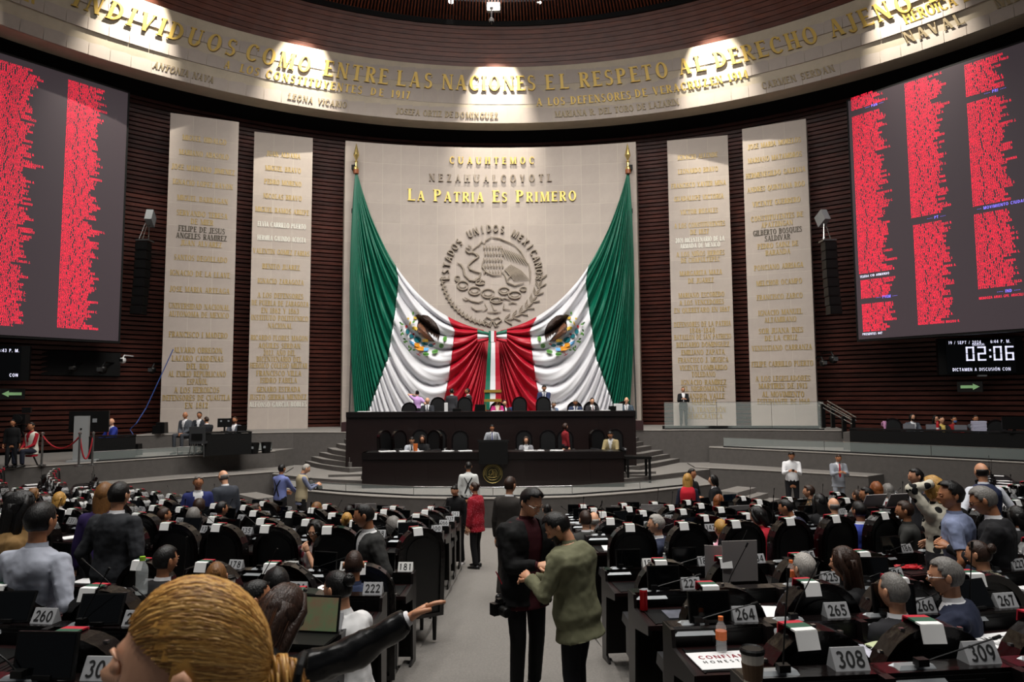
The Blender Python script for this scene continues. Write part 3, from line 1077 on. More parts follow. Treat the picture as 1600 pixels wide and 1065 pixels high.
def flag(mirror):
    lab = 'right half' if mirror else 'left half'
    o = thing('draped_flag', f'{lab} of the huge green, white and red flag swagged up to the bow', 'flag')
    ns = 150
    allv, allf = [], []
    for key, nm in (('g', 'green_stripe'), ('w', 'white_stripe'), ('r', 'red_stripe')):
        mb = MB()
        nt = {'g': 34, 'w': 34, 'r': 22}[key]
        for i in range(ns + 1):
            s = i / ns
            tg, tw_ = cross_t(s, GW), cross_t(s, WR_)
            tw_ = max(tw_, tg)
            t0, t1 = {'g': (0.002, tg), 'w': (tg, tw_), 'r': (tw_, .995)}[key]
            for j in range(nt + 1):
                t = t0 + (t1 - t0) * j / nt
                x, y = fcurve(s, t)
                if mirror: x = 2 * 769 - x
                f = fold(s, t)
                q = pan_at(min(max(x, 530), 1008), min(y, 700), .5)
                d = q.y - f
                p = P(x, min(y, 720), d)
                p.z = max(p.z, PZ + .03)
                mb.v.append(tuple(p))
        w = nt + 1
        for i in range(ns):
            for j in range(nt):
                a = i * w + j
                mb.f.append((a, a + 1, a + w + 1, a + w)); mb.m.append(0)
        n0 = len(allv)
        allv += mb.v
        allf += [tuple(k + n0 for k in f) for f in mb.f]
        ob = mb.obj(nm, FM[key], o, smooth=True)
        sd = ob.modifiers.new('thick', 'SOLIDIFY')
        sd.thickness = .012
    bvh = BVHTree.FromPolygons([V3(v) for v in allv], allf)
    # printed coat of arms, following the folds
    names = {'b': ('print_brown', '2c1a12'), 'l': ('print_light_brown', '6d4630'), 'y': ('print_yellow', 'cfae3c'), 't': ('print_teal', '11646e'), 'o': ('print_orange', 'c8841c'),
             'u': ('print_blue', '5d9fd0'), 'g': ('print_leaf', '4c8a2c'), 'd': ('print_dark_leaf', '1f4a1c'), 'p': ('print_red', 'c03038')}
    keys = list(names)
    mats_ = [mat(names[k][0], names[k][1], .6) for k in keys]

    def el(cx, cy, rx, ry, rot=0, n=12):
        c, s_ = cos(radians(rot)), sin(radians(rot))
        return [(cx + rx * cos(2 * pi * i / n) * c - ry * sin(2 * pi * i / n) * s_, cy + rx * cos(2 * pi * i / n) * s_ + ry * sin(2 * pi * i / n) * c) for i in range(n)]

    shp = [('b', [(400, 345), (440, 335), (465, 350), (500, 340), (560, 350), (620, 395), (670, 450), (705, 520), (715, 570), (706, 630), (690, 690), (680, 610), (668, 650), (655, 595), (642, 630), (625, 575), (605, 595), (590, 560), (560, 555),
                  (600, 610), (655, 685), (580, 680), (530, 640), (480, 600), (445, 590), (420, 530), (425, 470), (440, 420), (425, 385)]),
           ('l', [(430, 470), (470, 440), (520, 500), (560, 600), (640, 680), (560, 660), (480, 580), (440, 560)]),
           ('y', el(400, 380, 26, 15, 30)), ('y', el(395, 515, 38, 26, 20)), ('b', el(403, 540, 8, 7)), ('y', el(310, 390, 16, 14)), ('g', el(372, 320, 12, 20)), ('g', el(380, 430, 20, 12, -30)), ('y', el(335, 450, 10, 30, 20)),
           ('t', el(303, 555, 27, 33)), ('t', el(352, 612, 32, 25, 30)), ('t', el(430, 658, 48, 32, 25)), ('t', el(520, 712, 45, 22, 10)), ('t', el(600, 732, 36, 22)), ('p', el(287, 490, 14, 18)), ('p', el(640, 715, 22, 9, -20)), ('p', el(378, 588, 14, 12)),
           ('y', [(485, 655), (560, 655), (570, 690), (495, 690)]), ('u', [(320, 660), (390, 700), (385, 750), (335, 715)]), ('u', [(505, 765), (575, 760), (560, 800), (510, 800)]),
           ('o', [(390, 700), (450, 705), (465, 745), (510, 745), (508, 800), (440, 795), (385, 760)]),
           ('g', el(780, 645, 24, 32, 10)), ('g', el(735, 738, 30, 32, 40)), ('g', el(650, 810, 42, 24, -15)), ('g', el(535, 842, 42, 22, 5)), ('d', el(780, 650, 5, 26, 10)), ('d', el(735, 740, 5, 26, 40)), ('d', el(650, 810, 34, 5, -15)), ('d', el(535, 842, 34, 5, 5)),
           ('p', el(440, 850, 34, 6, 30)), ('p', el(450, 835, 30, 5, -50))]
    for (x, y) in ((212, 445), (232, 462), (222, 540), (240, 580), (222, 590), (262, 650), (285, 680), (262, 690), (320, 750), (345, 770), (330, 790), (385, 790)):
        shp.append(('g' if (x + y) % 3 else 'd', el(x, y, 20, 11, (x * 7) % 180)))
    mb = MB()
    for li, (k, poly) in enumerate(shp):
        poly = [(600 + x / 8.19, 450 + y / 8.19) for x, y in poly]
        bm = bmesh.new()
        vs = [bm.verts.new((x, y, 0)) for x, y in poly]
        for tri in tessellate_polygon([[V3((x, y, 0)) for x, y in poly]]):
            try: bm.faces.new([vs[i] for i in tri])
            except ValueError: pass
        big = max(p[0] for p in poly) - min(p[0] for p in poly)
        bmesh.ops.subdivide_edges(bm, edges=bm.edges[:], cuts=5 if big > 20 else 1, use_grid_fill=True)
        bm.verts.index_update()
        out = []
        for v in bm.verts:
            x = v.co.x if not mirror else 2 * 769 - v.co.x - 0
            dr = ray(x, v.co.y)
            h = bvh.ray_cast(V3((0, 0, CZ)), dr.normalized())
            q = h[0] if h[0] else V3((0, 0, CZ)) + dr * 30
            out.append(q - dr * (.13 + .003 * li))
        mb.add(out, [tuple(v.index for v in f.verts) for f in bm.faces], keys.index(k))
        bm.free()
    mb.obj('coat_of_arms', mats_, o)
    # pole with spear finial and wall brackets
    px = 556.5 if not mirror else 981
    top, bot = pan_at(px, 258, .55), pan_at(px - (12 if not mirror else -14), 655, .55)
    fp = thing('flag_pole', ('left' if not mirror else 'right') + ' slim flag pole with gilt spear tip fixed to the stone panel', 'pole', top)
    MB().tube([V3((0, .1, -.15)), bot - top + V3((0, .12, 0))], .035, 8).obj('pole', STEEL, fp)
    GL = mat('gilt', 'd8c07a', .25, .8)
    MB().lathe((0, 0, 0), [(.0, -.32), (.1, -.3), (.11, -.12), (.05, -.05), (.05, .12), (.09, .16), (.03, .22), (.13, .45), (.1, .6), (0, 1.0)], 10).obj('spear_tip', GL, fp)
    MB().lathe((0, 0, -.28), [(.0, -.12), (.12, -.1), (.12, .08), (0, .1)], 10).obj('tassel_cap', mat('wood_cap', '8a4a22', .4), fp)
    for py in (263, 331, 404):
        q = pan_at(px, py, .1) - top
        MB().box((q.x + (-.08 if not mirror else .1), q.y - .02, q.z), (.16, .4, .2)).obj('bracket', BLACK, fp)


flag(False)
flag(True)
bw = thing('flag_bow', 'green, white and red ribbon bow joining the two flag halves, tails hanging down', 'bow', pan_at(769, 525, 1.3))
o3 = V3(bw.location)


def bp(x, y, out=0.):
    return P(x, y, o3.y - out) - o3


for sg in (-1, 1):
    for i, (k, y0, y1) in enumerate((('g', 514, 521.5), ('w', 521.5, 530), ('r', 530, 537))):
        mb = MB()
        rg = []
        for j in range(9):
            u = j / 8
            x = 769 + sg * (3 + 20 * u)
            pin = .45 + .55 * u
            bulge = .28 * sin(pi * min(1, u * .62 + .1))
            a, b = 525.5 + (y0 - 525.5) * pin, 525.5 + (y1 - 525.5) * pin
            rg.append([bp(x, a, bulge + .05), bp(x, (a + b) / 2, bulge + .12), bp(x, b, bulge + .05), bp(x, b, -.1), bp(x, a, -.1)])
        mb.loft(rg)
        mb.obj({'g': 'green_loop', 'w': 'white_loop', 'r': 'red_loop'}[k], FM[k], bw, smooth=False)
for k, x0, x1 in (('g', 763.5, 767), ('w', 767, 772), ('r', 772, 775.5)):
    MB().loft([[bp(x0, y, .4), bp(x1, y, .4), bp(x1, y, .1), bp(x0, y, .1)] for y in (516.5, 525, 534)]).obj('knot', FM[k], bw)
for k, a0, a1, b0, b1 in (('g', 763, 767.5, 756, 765), ('w', 767.5, 773.5, 765, 774.5), ('r', 773.5, 779, 774.5, 784)):
    mb = MB()
    rg = []
    for j in range(13):
        u = j / 12
        y = 533 + (640 - 533) * u
        w_ = .05 * sin(u * 9)
        rg.append([bp(a0 + (b0 - a0) * u, y, .38 + w_), bp(a1 + (b1 - a1) * u, y, .38 + w_), bp(a1 + (b1 - a1) * u, y, .33 + w_), bp(a0 + (b0 - a0) * u, y, .33 + w_)])
    mb.loft(rg).obj({'g': 'green_tail', 'w': 'white_tail', 'r': 'red_tail'}[k], FM[k], bw)

# ================================================================ screens
SGREY = mat('screen_lit_grey', '3a3236', .35, emit=.75)
STXT = mat('screen_red_text', 'ff2546', .5, emit=1.05)
SVIO = mat('screen_violet_text', '8a78ff', .5, emit=1.1)
SWHT = mat('screen_white_text', 'e8e8ff', .5, emit=1.0)
SUR = 'AGUILAR ALVAREZ ARRIAGA AVILA BAUTISTA CASTILLO CORTES CRUZ DIAZ DOMINGUEZ ESPINOSA FLORES GARCIA GOMEZ GONZALEZ GUERRA GUTIERREZ HERNANDEZ JIMENEZ LOPEZ MARTINEZ MENDOZA MORENO ORTEGA PEREZ RAMIREZ REYES RIVERA RODRIGUEZ ROMERO SALAZAR SANCHEZ SILVA SOTO TORRES VARGAS VAZQUEZ ZAMORA'.split()
GIV = 'ANA MARIA CARLOS CLAUDIA DULCE ELENA FRANCISCO GABRIELA HUMBERTO IRMA JESUS JOSE JUAN LAURA LUIS MARINA MIGUEL OLGA PABLO RAUL ROSA SANDRA TERESA VICTOR ROCIO SOLEDAD ALBERTO SANTY'.split()
rs = random.Random(11)


def names(n, first=(), last=()):
    l = [' '.join((rs.choice(SUR), rs.choice(SUR), rs.choice(GIV) + rs.choice(['', '', ' ' + rs.choice('ABCJL') + '.']))) for _ in range(n)]
    l[:len(first)] = first
    if last: l[-len(last):] = last
    return l


def board(label, p0, p1, z0, z1, cols, nameit='vote_board'):
    """p0,p1: ends of the board seen from the hall, left to right"""
    p0, p1 = V3((p0[0], p0[1], 0)), V3((p1[0], p1[1], 0))
    ux = (p1 - p0).normalized()
    n = V3((ux.y, -ux.x, 0))
    L = (p1 - p0).length
    o = thing(nameit, label, 'screen', p0 + V3((0, 0, z0)))
    th = atan2(ux.y, ux.x)
    MB().box((0, 0, 0), (L + .16, .3, z1 - z0 + .16)).obj('casing', BLACK, o, loc=ux * L / 2 - n * .16 + V3((0, 0, (z1 - z0) / 2)), rz=th)
    MB().box((0, 0, 0), (L, .03, z1 - z0)).obj('display', SGREY, o, loc=ux * L / 2 + V3((0, 0, (z1 - z0) / 2)), rz=th)

    def hit(px, py):
        r = ray(px, py)
        t = (p0.x * n.x + p0.y * n.y) / (r.x * n.x + r.y * n.y)
        q = r * t + V3((0, 0, CZ))
        return (q - p0).dot(ux), q.z - z0
    pitch = .0885
    for col in cols:
        for px, py, py1, kind, first, last in col:
            u, v = hit(px, py)
            if kind == 'n':
                v1 = hit(px, py1)[1]
                lines = names(max(1, int(round((v - v1) / pitch))), first, last)
                mb = MB()
                for i, s in enumerate(lines):
                    vv = v - (i + 1) * pitch
                    write(mb, s.replace('  ', ' '), lambda a, b, w: ux * (u + a) + n * (.02 + w) + V3((0, 0, vv + b)), .082, None, serif=False, gap=.08, thick=.004, align=-1, flat=True, wf=.80)
                mb.obj('name_list', STXT, o, kind='stuff')
            else:
                mb = MB()
                write(mb, first, lambda a, b, w: ux * (u + a) + n * (.02 + w) + V3((0, 0, v - .07 + b)), .1 if kind == 'v' else .085, None, serif=False, gap=.1, thick=.004, align=-1, flat=True, wf=.9)
                mb.obj('heading', SVIO if kind == 'v' else SWHT, o)
    return o


def XY(px, py, d):
    q = P(px, py, d)
    return (q.x, q.y)


a, b = V3((*XY(0, 524, 23.6), 0)), V3((*XY(184.5, 531, 26.5), 0))
ext = (a - b) * .35
aL = a + ext
board('huge grey vote board on the left wall filled with red columns of names', (aL.x, aL.y), (b.x, b.y), 5.74, 15.4,
      [[(-4, 92, 508, 'n', ['CUEVAS SANCHEZ CINTIA', 'DE LA BARCA GARCIA', 'DE LA ROCA SANCHEZ ALMA E.', 'DE LA ROCA VARGAS ALMA ROSA'], ['SANTIAGO CASTILLO SANTY', 'RAMIREZ CLAUDIA L.'])],
       [(106.5, 124, 511, 'n', ['MORENO RIVERA JULIO CESAR'], ['VILLEGAS SANCHEZ MERARY', 'VIYLA RODRIGUEZ ALMA MARINA'])], [(-110, 62, 500, 'n', [], [])]])
c_, d_ = V3((*XY(1342, 530, 26.8), 0)), V3((*XY(1600, 515, 22.6), 0))
d2 = d_ + (d_ - c_) * .25
board('huge grey vote board on the right wall with red names under violet headings', (c_.x, c_.y), (d2.x, d2.y), 5.68, 15.05,
      [[(1330, 153, 173, 'n', [], []), (1352, 168, 0, 'v', '---- PAN ----', 0), (1331.5, 183, 431, 'n', [], []), (1344, 431.5, 0, 's', 'TEJEDA CID ARMANDO', 0),
        (1345, 438, 466, 'n', [], []), (1369, 464, 0, 'v', '---- PVEM ----', 0), (1347, 475, 517, 'n', [], ['JUANA MURCIA JOSE']), (1348, 521, 0, 's', 'PRESENTES 447', 0)],
       [(1413.5, 131, 344, 'n', ['CABRERA LAGUNAS MA. DEL C.', 'CARDENAS CARLOS'], []), (1449, 341, 0, 'v', '---- PT ----', 0), (1427, 352, 507, 'n', [], ['MORENO HERNANDEZ BRIGIDO R.'])],
       [(1507, 102, 152, 'n', ['PEREZ ACOSTA MAGDALENA'], []), (1538, 146, 0, 'v', '---- PRI ----', 0), (1511, 162, 324, 'n', [], ['ZAMORA GASTELUM MARIO']),
        (1527, 326, 0, 'v', '--- MOVIMIENTO CIUDADANO', 0), (1522, 335, 454, 'n', ['AVILA GARCIA VANIA R.'], ['ZAVALA GUTIERREZ JUAN I.']), (1558, 455, 0, 'v', '---- IND ----', 0), (1530, 464, 468.5, 'n', ['MENDOZA ARIAS GPE. ARACELI'], [])]])


def seg7(mb, ch, fn, s):
    on = {'0': 'abcdef', '2': 'abged', '6': 'afgedc'}[ch]
    w, h, t = .52, 1, .11
    R_ = {'a': (0, h - t, w, h), 'd': (0, 0, w, t), 'g': (0, h / 2 - t / 2, w, h / 2 + t / 2), 'f': (0, h / 2 + .02, t, h), 'b': (w - t, h / 2 + .02, w, h), 'e': (0, 0, t, h / 2 - .02), 'c': (w - t, 0, w, h / 2 - .02)}
    for k in on:
        x0, y0, x1, y1 = [q * s for q in R_[k]]
        mb.add([fn(x0, y0), fn(x1, y0), fn(x1, y1), fn(x0, y1)], [(0, 1, 2, 3)])


def small_screen(label, pxl, pxr, y0, y1, d, texts, digits=None):
    A, B = P(pxl, y1, d[0]), P(pxr, y1, d[1])
    ux = V3((B.x - A.x, B.y - A.y, 0))
    L = ux.length
    ux.normalize()
    n = V3((ux.y, -ux.x, 0))
    H = P((pxl + pxr) / 2, y0, sum(d) / 2).z - P((pxl + pxr) / 2, y1, sum(d) / 2).z
    o = thing('clock_screen', label, 'screen', A)
    th = atan2(ux.y, ux.x)
    MB().box((0, 0, 0), (L + .5, .22, H + .1)).obj('casing', BLKPL, o, loc=ux * L / 2 - n * .13 + V3((0, 0, H / 2)), rz=th)
    MB().box((0, 0, 0), (L, .02, H)).obj('display', BLKSC, o, loc=ux * L / 2 + V3((0, 0, H / 2)), rz=th)
    mb = MB()
    for s, u, v, z, al in texts:
        write(mb, s, lambda a, b, w: ux * (u * L + a) + n * (.015 + w) + V3((0, 0, v * H + b)), z, None, serif=False, gap=.12, thick=.003, align=al, flat=True, wf=.85)
    mb.obj('readout', SWHT, o)
    if digits:
        mb = MB()
        z = .5
        u = .29 * L
        for c in digits:
            if c == ':':
                for yy in (.1, .33):
                    fn = lambda a, b: ux * (u + a) + n * .02 + V3((0, 0, .36 * H + b))
                    mb.add([fn(.0, yy), fn(.06, yy), fn(.06, yy + .07), fn(0, yy + .07)], [(0, 1, 2, 3)])
                u += .13
            else:
                uu = u
                seg7(mb, c, lambda a, b: ux * (uu + a) + n * .02 + V3((0, 0, .36 * H + b)), z)
                u += .36
        mb.obj('digits', SWHT, o)
    MB().box((0, 0, 0), (.25, .2, .05)).obj('sensor', SILVER, o, loc=ux * L / 2 + n * .05 + V3((0, 0, -.1)), rz=th)


small_screen('black screen on right wall showing date, 6:44 p. m. and speaking time 02:06', 1480, 1588, 530, 583, (25.2, 24.6),
             [('19 / SEPT / 2024', .04, .86, .11, -1), ('6:44 P. M.', .94, .87, .11, 1), ('ORADOR:', .48, .8, .08, 0), ('DICTAMEN A DISCUSIÓN CON', .5, .06, .11, 0)], '02:06')
small_screen('black screen on left wall at the photo edge showing 6:43 p. m.', -70, 31, 541, 592, (23.6, 24.3),
             [('6:43 P. M.', .97, .84, .11, 1), ('CON', .97, .08, .11, 1)])


def exit_sign(label, px, py, d, flip):
    c = P(px, py, d)
    a = atan2(c.x - WC[0], c.y - WC[1])
    o = thing('exit_sign', label, 'sign', c, -a)
    MB().box((0, .04, 0), (.78, .05, .36)).obj('sign_plate', BLACK, o)
    s = -1 if flip else 1
    MB().prism([(s * x, z) for x, z in [(-.28, -.05), (.1, -.05), (.1, -.11), (.3, 0), (.1, .11), (.1, .05), (-.28, .05)]][::s], lambda p: V3((p[0], .005, p[1])), lambda p: V3((p[0], -.005, p[1]))).obj('arrow', mat('pale_green_arrow', '7fa876', .5, emit=.25), o)


exit_sign('black sign on left wall with pale green arrow pointing left', 19, 615, 24.4, True)
exit_sign('black sign on right wall with pale green arrow pointing right', 1515, 604, 24.7, False)
# ================================================================ rostrum furniture
CH = {}


def arch(w, h0, h1, n=12, k=1.):                 # upright arch outline, round on top
    r = w / 2
    pts = [(-r, h0), (r, h0)]
    for i in range(n + 1):
        a = pi * i / n
        pts.append((r * cos(a), h1 - r * k + r * k * sin(a)))
    return pts


def make_chair(kind):
    """origin on the floor under the seat; the sitter looks along +y"""
    w, top = .56, 1.31
    m = {}
    if kind == 'low': w, top = .58, 1.12
    mb = MB()                                     # seat
    mb.box((0, .0, .40), (w - .06, .50, .14), top=.96)
    m['seat'] = mb.mesh('seat', LEATH)
    lean = .06
    back = lambda y0: (lambda p: V3((p[0], y0 - (p[1] - .45) * lean, p[1])))
    mb = MB()
    po = arch(w, .30, top, 12)
    pi_ = arch(w - .1, .34, top - .05, 12)
    # shell ring: outer band with thickness, proud of the panel front and back
    n = len(po)
    y0, y1 = -.33, -.20
    V = [back(y0)(p) for p in po] + [back(y1)(p) for p in po] + [back(y1)(p) for p in pi_] + [back(y0)(p) for p in pi_]
    F = []
    for i in range(n):
        j = (i + 1) % n
        for q in range(4):
            a, b = q * n, ((q + 1) % 4) * n
            F.append((a + i, a + j, b + j, b + i))
    mb.add(V, F)
    m['backrest_rim'] = mb.mesh('backrest_rim', RIM)
    mb = MB()
    mb.prism(pi_, back(y0 + .025), back(y1 - .01))
    pj = arch(w - .2, .42, top - .11, 12)
    mb.prism(pj, back(y0 + .012), back(y0 + .03))
    m['backrest_panel'] = mb.mesh('backrest_panel', LEATH)
    mb = MB()                                     # little steel pins that stand for bright glints round the rim
    for i in range(2, n):
        p = po[i]
        if i % 2 == 0:
            mb.box(back((y0 + y1) / 2)((p[0] * 1.0, p[1])) + V3((0, 0, .003)), (.02, .02, .012))
    m['rim_glint_pins'] = mb.mesh('rim_glint_pins', STEEL)
    mb = MB()
    mb.loft([[V3((x, y, z)) for x, z in ((-.045, .62), (.045, .62), (.035, .70), (-.035, .70))] for y in (-.22, .0, .24)] + [[V3((x, .27, z)) for x, z in ((-.03, .63), (.03, .63), (.02, .66), (-.02, .66))]])
    mb.loft([[V3((x, y, z)) for x, z in ((-.03, .35), (.03, .35), (.03, .62), (-.03, .62))] for y in (-.2, .12)])
    m['armrest'] = mb.mesh('armrest', mat('grey_leather', '232325', .4))
    mb = MB()
    mb.tube([(0, 0, .36), (0, 0, .0)], [.032, .022], 6)
    m['leg'] = mb.mesh('leg', BLKPL)
    CH[kind] = (m, w, top)


def headcloth(w, top, red=True):
    out = []
    y0, y1 = -.33, -.20
    zt = top + .004
    yo = -(top - .45) * .06
    for nm, mt, pts in (('white_flap', WHITE, [(y0 + .03 + yo, zt + .004), (y0 - .008 + yo, zt + .003), (y0 - .032 + yo, zt - .075)]), ('green_band', mat('dull_green_cloth', '1f4d38', .7), [(y0 + .03 + yo, zt + .005), (y0 + .09 + yo, zt + .005)]),
                        ('red_band', RED, [(y0 + .09 + yo, zt + .005), (y1 + .004 + yo, zt + .002), (y1 + .012 + yo, zt - .05)])):
        rings = [[V3((x, y, z - .004)), V3((x, y, z + .004)), V3((x, y, z + .004)), V3((x, y, z - .004))] for x, y, z in ()]
        mb = MB()
        for (ya, za), (yb, zb) in zip(pts, pts[1:]):
            nn = V3((0, -(zb - za), (yb - ya))).normalized() * .004
            if nn.z < 0 or (abs(nn.z) < .001 and nn.y > 0): nn = -nn
            a, b = V3((0, ya, za)), V3((0, yb, zb))
            X = V3((.054, 0, 0))
            mb.loft([[a - X - nn, a + X - nn, a + X + nn, a - X + nn], [b - X - nn, b + X - nn, b + X + nn, b - X + nn]])
        out.append((nm, mb.mesh(nm, mt)))
    return out


for k_ in ('high', 'low'):
    make_chair(k_)
HC_ = {k: headcloth(CH[k][1], CH[k][2]) for k in CH}


def chair(x, y, z, rz, label, group, kind='high', cloth=None, armr=True, full=True):
    m, w, top = CH[kind]
    o = thing('leather_chair', label, 'chair', (x, y, z), rz, group)
    for n_ in ('seat', 'backrest_rim', 'backrest_panel'):
        link(n_, m[n_], o)
    link('rim_glint_pins', m['rim_glint_pins'], o, kind='stuff')
    for s in (-1, 1):
        if armr: link('armrest', m['armrest'], o, (s * (w / 2 - .02), 0, 0))
        for q in (-1, 1):
            if full: link('leg', m['leg'], o, (s * (w / 2 - .06), q * .2, 0))
    if cloth is not None:
        c = link('headrest_cloth', HC_[kind][0][1], o, (cloth, 0, 0))
        for nm, me in HC_[kind][1:]:
            link(nm, me, c)
    return o


# lower desk with lectern and seal
X0, X1, Y0 = Pz(565, 763, DZ).x, Pz(976, 761, DZ).x, 20.9
YB = Pz(565, 763, DZ).y
zt = P(770, 706, YB).z
ld = thing('rostrum_desk', 'lower long dark wood rostrum desk bearing the round gilt seal', 'desk', ((X0 + X1) / 2, YB, DZ))
Wd = X1 - X0
h = zt - DZ
MB().box((0, .06, h / 2 - .08), (Wd - .08, .08, h - .18)).obj('front_panel', ROST, ld)
for k in range(8):
    MB().box((-Wd / 2 + .04 + (k + .5) * (Wd - .08) / 8, .018, h / 2 - .1), ((Wd - .08) / 8 - .012, .02, h - .26)).obj('panel_board', ROST, ld)
MB().box((0, .42, h - .04), (Wd, .95, .08)).obj('worktop', DWOOD, ld)
MB().box((0, .0, h - .1), (Wd, .1, .2)).obj('top_lip', DWOOD, ld)
for s in (-1, 1):
    MB().box((s * (Wd / 2 - .04), .45, h / 2), (.08, .85, h)).obj('side_panel', ROST, ld)
MB().box((0, .1, .06), (Wd - .1, .1, .12)).obj('plinth', BLACK, ld)
sc = P(770, 739, YB - .03) - V3(ld.location)
se = MB().lathe(sc, [(0, -.005), (.3, -.005), (.3, .03), (.27, .035), (.0, .035)], 28, M=Matrix.Rotation(pi / 2, 3, 'X')).obj('seal', mat('seal_green_bronze', '2b2a18', .4, .5), ld)
mb = MB()
G2 = mat('seal_gold', '9c8a52', .35, .7)
cc = lambda x, y, o_=.045: sc + V3((x, -o_, y))
mb.tube([cc(.285 * cos(2 * pi * i / 28), .285 * sin(2 * pi * i / 28)) for i in range(29)], .008, 5)
mb.tube([cc(.2 * cos(2 * pi * i / 24), .2 * sin(2 * pi * i / 24)) for i in range(25)], .005, 5)
for pts in ([(-.12, .05), (-.05, .12), (.02, .1), (.08, .12), (.13, .02), (.1, -.08)], [(-.1, .02), (-.12, -.04), (-.06, -.06), (-.02, 0)], [(0, .08), (.03, 0), (.02, -.08)], [(.05, .07), (.08, 0), (.07, -.08)],
            [(-.14, -.1), (-.05, -.12), (.05, -.12), (.13, -.09)], [(-.02, .1), (0, .02), (-.03, -.06)]):
    mb.tube([cc(x, y) for x, y in pts], .009, 5)
for i in range(24):
    th = radians(190 - 200 * i / 23)
    mb.box(cc(.242 * cos(th), .242 * sin(th)), (.02, .01, .035))
mb.obj('seal_relief', G2, se)
lec = thing('lectern', 'black lectern in the middle of the lower rostrum desk where the speaker stands', 'lectern', (P(771, 690, YB).x, YB + .05, DZ))
lh = P(771, 689.5, YB).z - DZ
MB().box((0, -.06, lh - .33), (.86, .34, .66)).obj('front_box', BLACK, lec)
MB().box((0, .12, lh + .0), (.94, .55, .05), rx=-.12).obj('reading_top', BLACK, lec)
for s in (-.1, .12):
    MB().tube([(s, .05, lh), (s, .02, lh + .15), (s * .8, .1, lh + .24)], .008, 5).obj('microphone', BLKPL, lec)

# upper desk
YU = 24.55
XL, XR = P(541, 643, YU).x, P(993, 640, YU).x
zu = P(770, 642.5, YU).z
ud = thing('presidium_desk', 'upper long dark wood desk of the presidium in front of the flag', 'desk', ((XL + XR) / 2, YU, LZ))
Wu, hu = XR - XL, zu - LZ
MB().box((0, .06, hu / 2 - .05), (Wu - .06, .08, hu - .12)).obj('front_panel', ROST, ud)
for k in range(8):
    MB().box((-Wu / 2 + .03 + (k + .5) * (Wu - .06) / 8, .016, hu / 2 - .12), ((Wu - .06) / 8 - .01, .02, hu - .3)).obj('panel_board', ROST, ud)
MB().box((0, .38, hu - .035), (Wu, .85, .07)).obj('worktop', DWOOD, ud)
MB().box((0, .0, hu - .09), (Wu, .08, .18)).obj('top_lip', DWOOD, ud)
for s in (-1, 1):
    MB().box((s * (Wu / 2 - .04), .4, hu / 2), (.08, .8, hu)).obj('side_panel', ROST, ud)
for px, lab in ((542, 'left'), (997, 'right')):
    c = P(px, 662, 27.4)
    MB().box((0, 0, .14), (.34, .4, .36)).obj('speaker_box', mat('maroon_box', '2a1214', .5), None, loc=(c.x, c.y, PZ + .04), label=f'small maroon box on the platform at the {lab} end of the upper desk', category='box')

gb = 'black leather chairs behind the rostrum desks'
zin = DZ + .32
UPC = [(638, 'at the left end of the upper desk, beside the woman in lavender'), (683, 'behind the upper desk, just right of the seated bald man'), (725.5, 'behind the upper desk, in front of the two standing suited men'),
       (777, 'behind the upper desk, under the gilt frame, with the woman in pink'), (812, 'behind the upper desk, next right of the desk centre'), (849.5, 'behind the upper desk, in front of the standing man in navy'),
       (899, 'behind the upper desk, under the man bent over papers'), (925, 'behind the upper desk, under the man with a dark tie'), (977, 'at the far right end of the upper desk')]
for px, t in UPC:
    q = P(px, 640, 26.0)
    chair(q.x, q.y, PZ, pi + .0, 'black leather chair ' + t, gb, 'low' if px not in (683, 725.5, 812, 849.5) else 'high')
LOC_ = [(610, 23.4, 'first from the left behind the lower desk, turned sideways'), (632, 23.4, 'second from the left behind the lower desk, turned sideways'), (655, 23.8, 'behind the lower desk, behind the two seated clerks'),
        (671, 23.2, 'behind the lower desk, right of the woman in black'), (684, 23.6, 'behind the lower desk, near the clerks, tallest of that cluster'), (718, 22.9, 'alone behind the lower desk, left of the lectern'),
        (819, 22.9, 'behind the lower desk, holding the woman with long brown hair'), (857, 22.9, 'empty behind the lower desk, second right of the lectern'), (884, 22.9, 'empty behind the lower desk, in front of the woman in red'),
        (940, 23.2, 'left of the seated man in tan at the lower desk end'), (963, 23.3, 'behind the seated man in tan at the lower desk end')]
for px, d, t in LOC_:
    q = P(px, 700, d)
    chair(q.x, q.y, zin, pi + {610: .9, 632: .8, 671: -.5, 940: .4}.get(px, 0), 'black leather chair ' + t, gb, 'high')
S(MB().box((-.6, 23.4, (DZ + zin) / 2), (8.3, 2.2, zin - DZ)), 'floor_inner', CARPETD)
# side bench right of the lower desk
bt = thing('side_table', 'small black side table right of the lower rostrum desk beside the steps', 'table', (3.95, 22.6, DZ))
MB().box((0, 0, .78), (.8, .7, .08)).obj('table_top', BLKPL, bt)
for s, q in ((-1, -1), (1, -1), (1, 1), (-1, 1)):
    MB().box((s * .34, q * .3, .37), (.07, .07, .74)).obj('leg', BLKPL, bt)
# gilt frame on the presidium
c = P(770, 618, 25.9)
gf = thing('gilt_frame', 'gilt two-bar frame with green, white and red cloth behind the president seat', 'frame', c)
GI = mat('gilt_bar', 'a5853a', .4, .5)
for z in (.17, -.17):
    MB().box((0, 0, z), (.64, .05, .1)).obj('gilt_bar', GI, gf)
for i, k in enumerate('gwr'):
    MB().box((-.2 + .2 * i, .02, 0), (.2, .02, .26)).obj({'g': 'green_cloth', 'w': 'white_cloth', 'r': 'red_cloth'}[k], FM[k], gf)
for s in (-.26, .26):
    MB().tube([(s, .03, -.2), (s, .03, PZ - c.z)], .015, 6).obj('post', GI, gf)

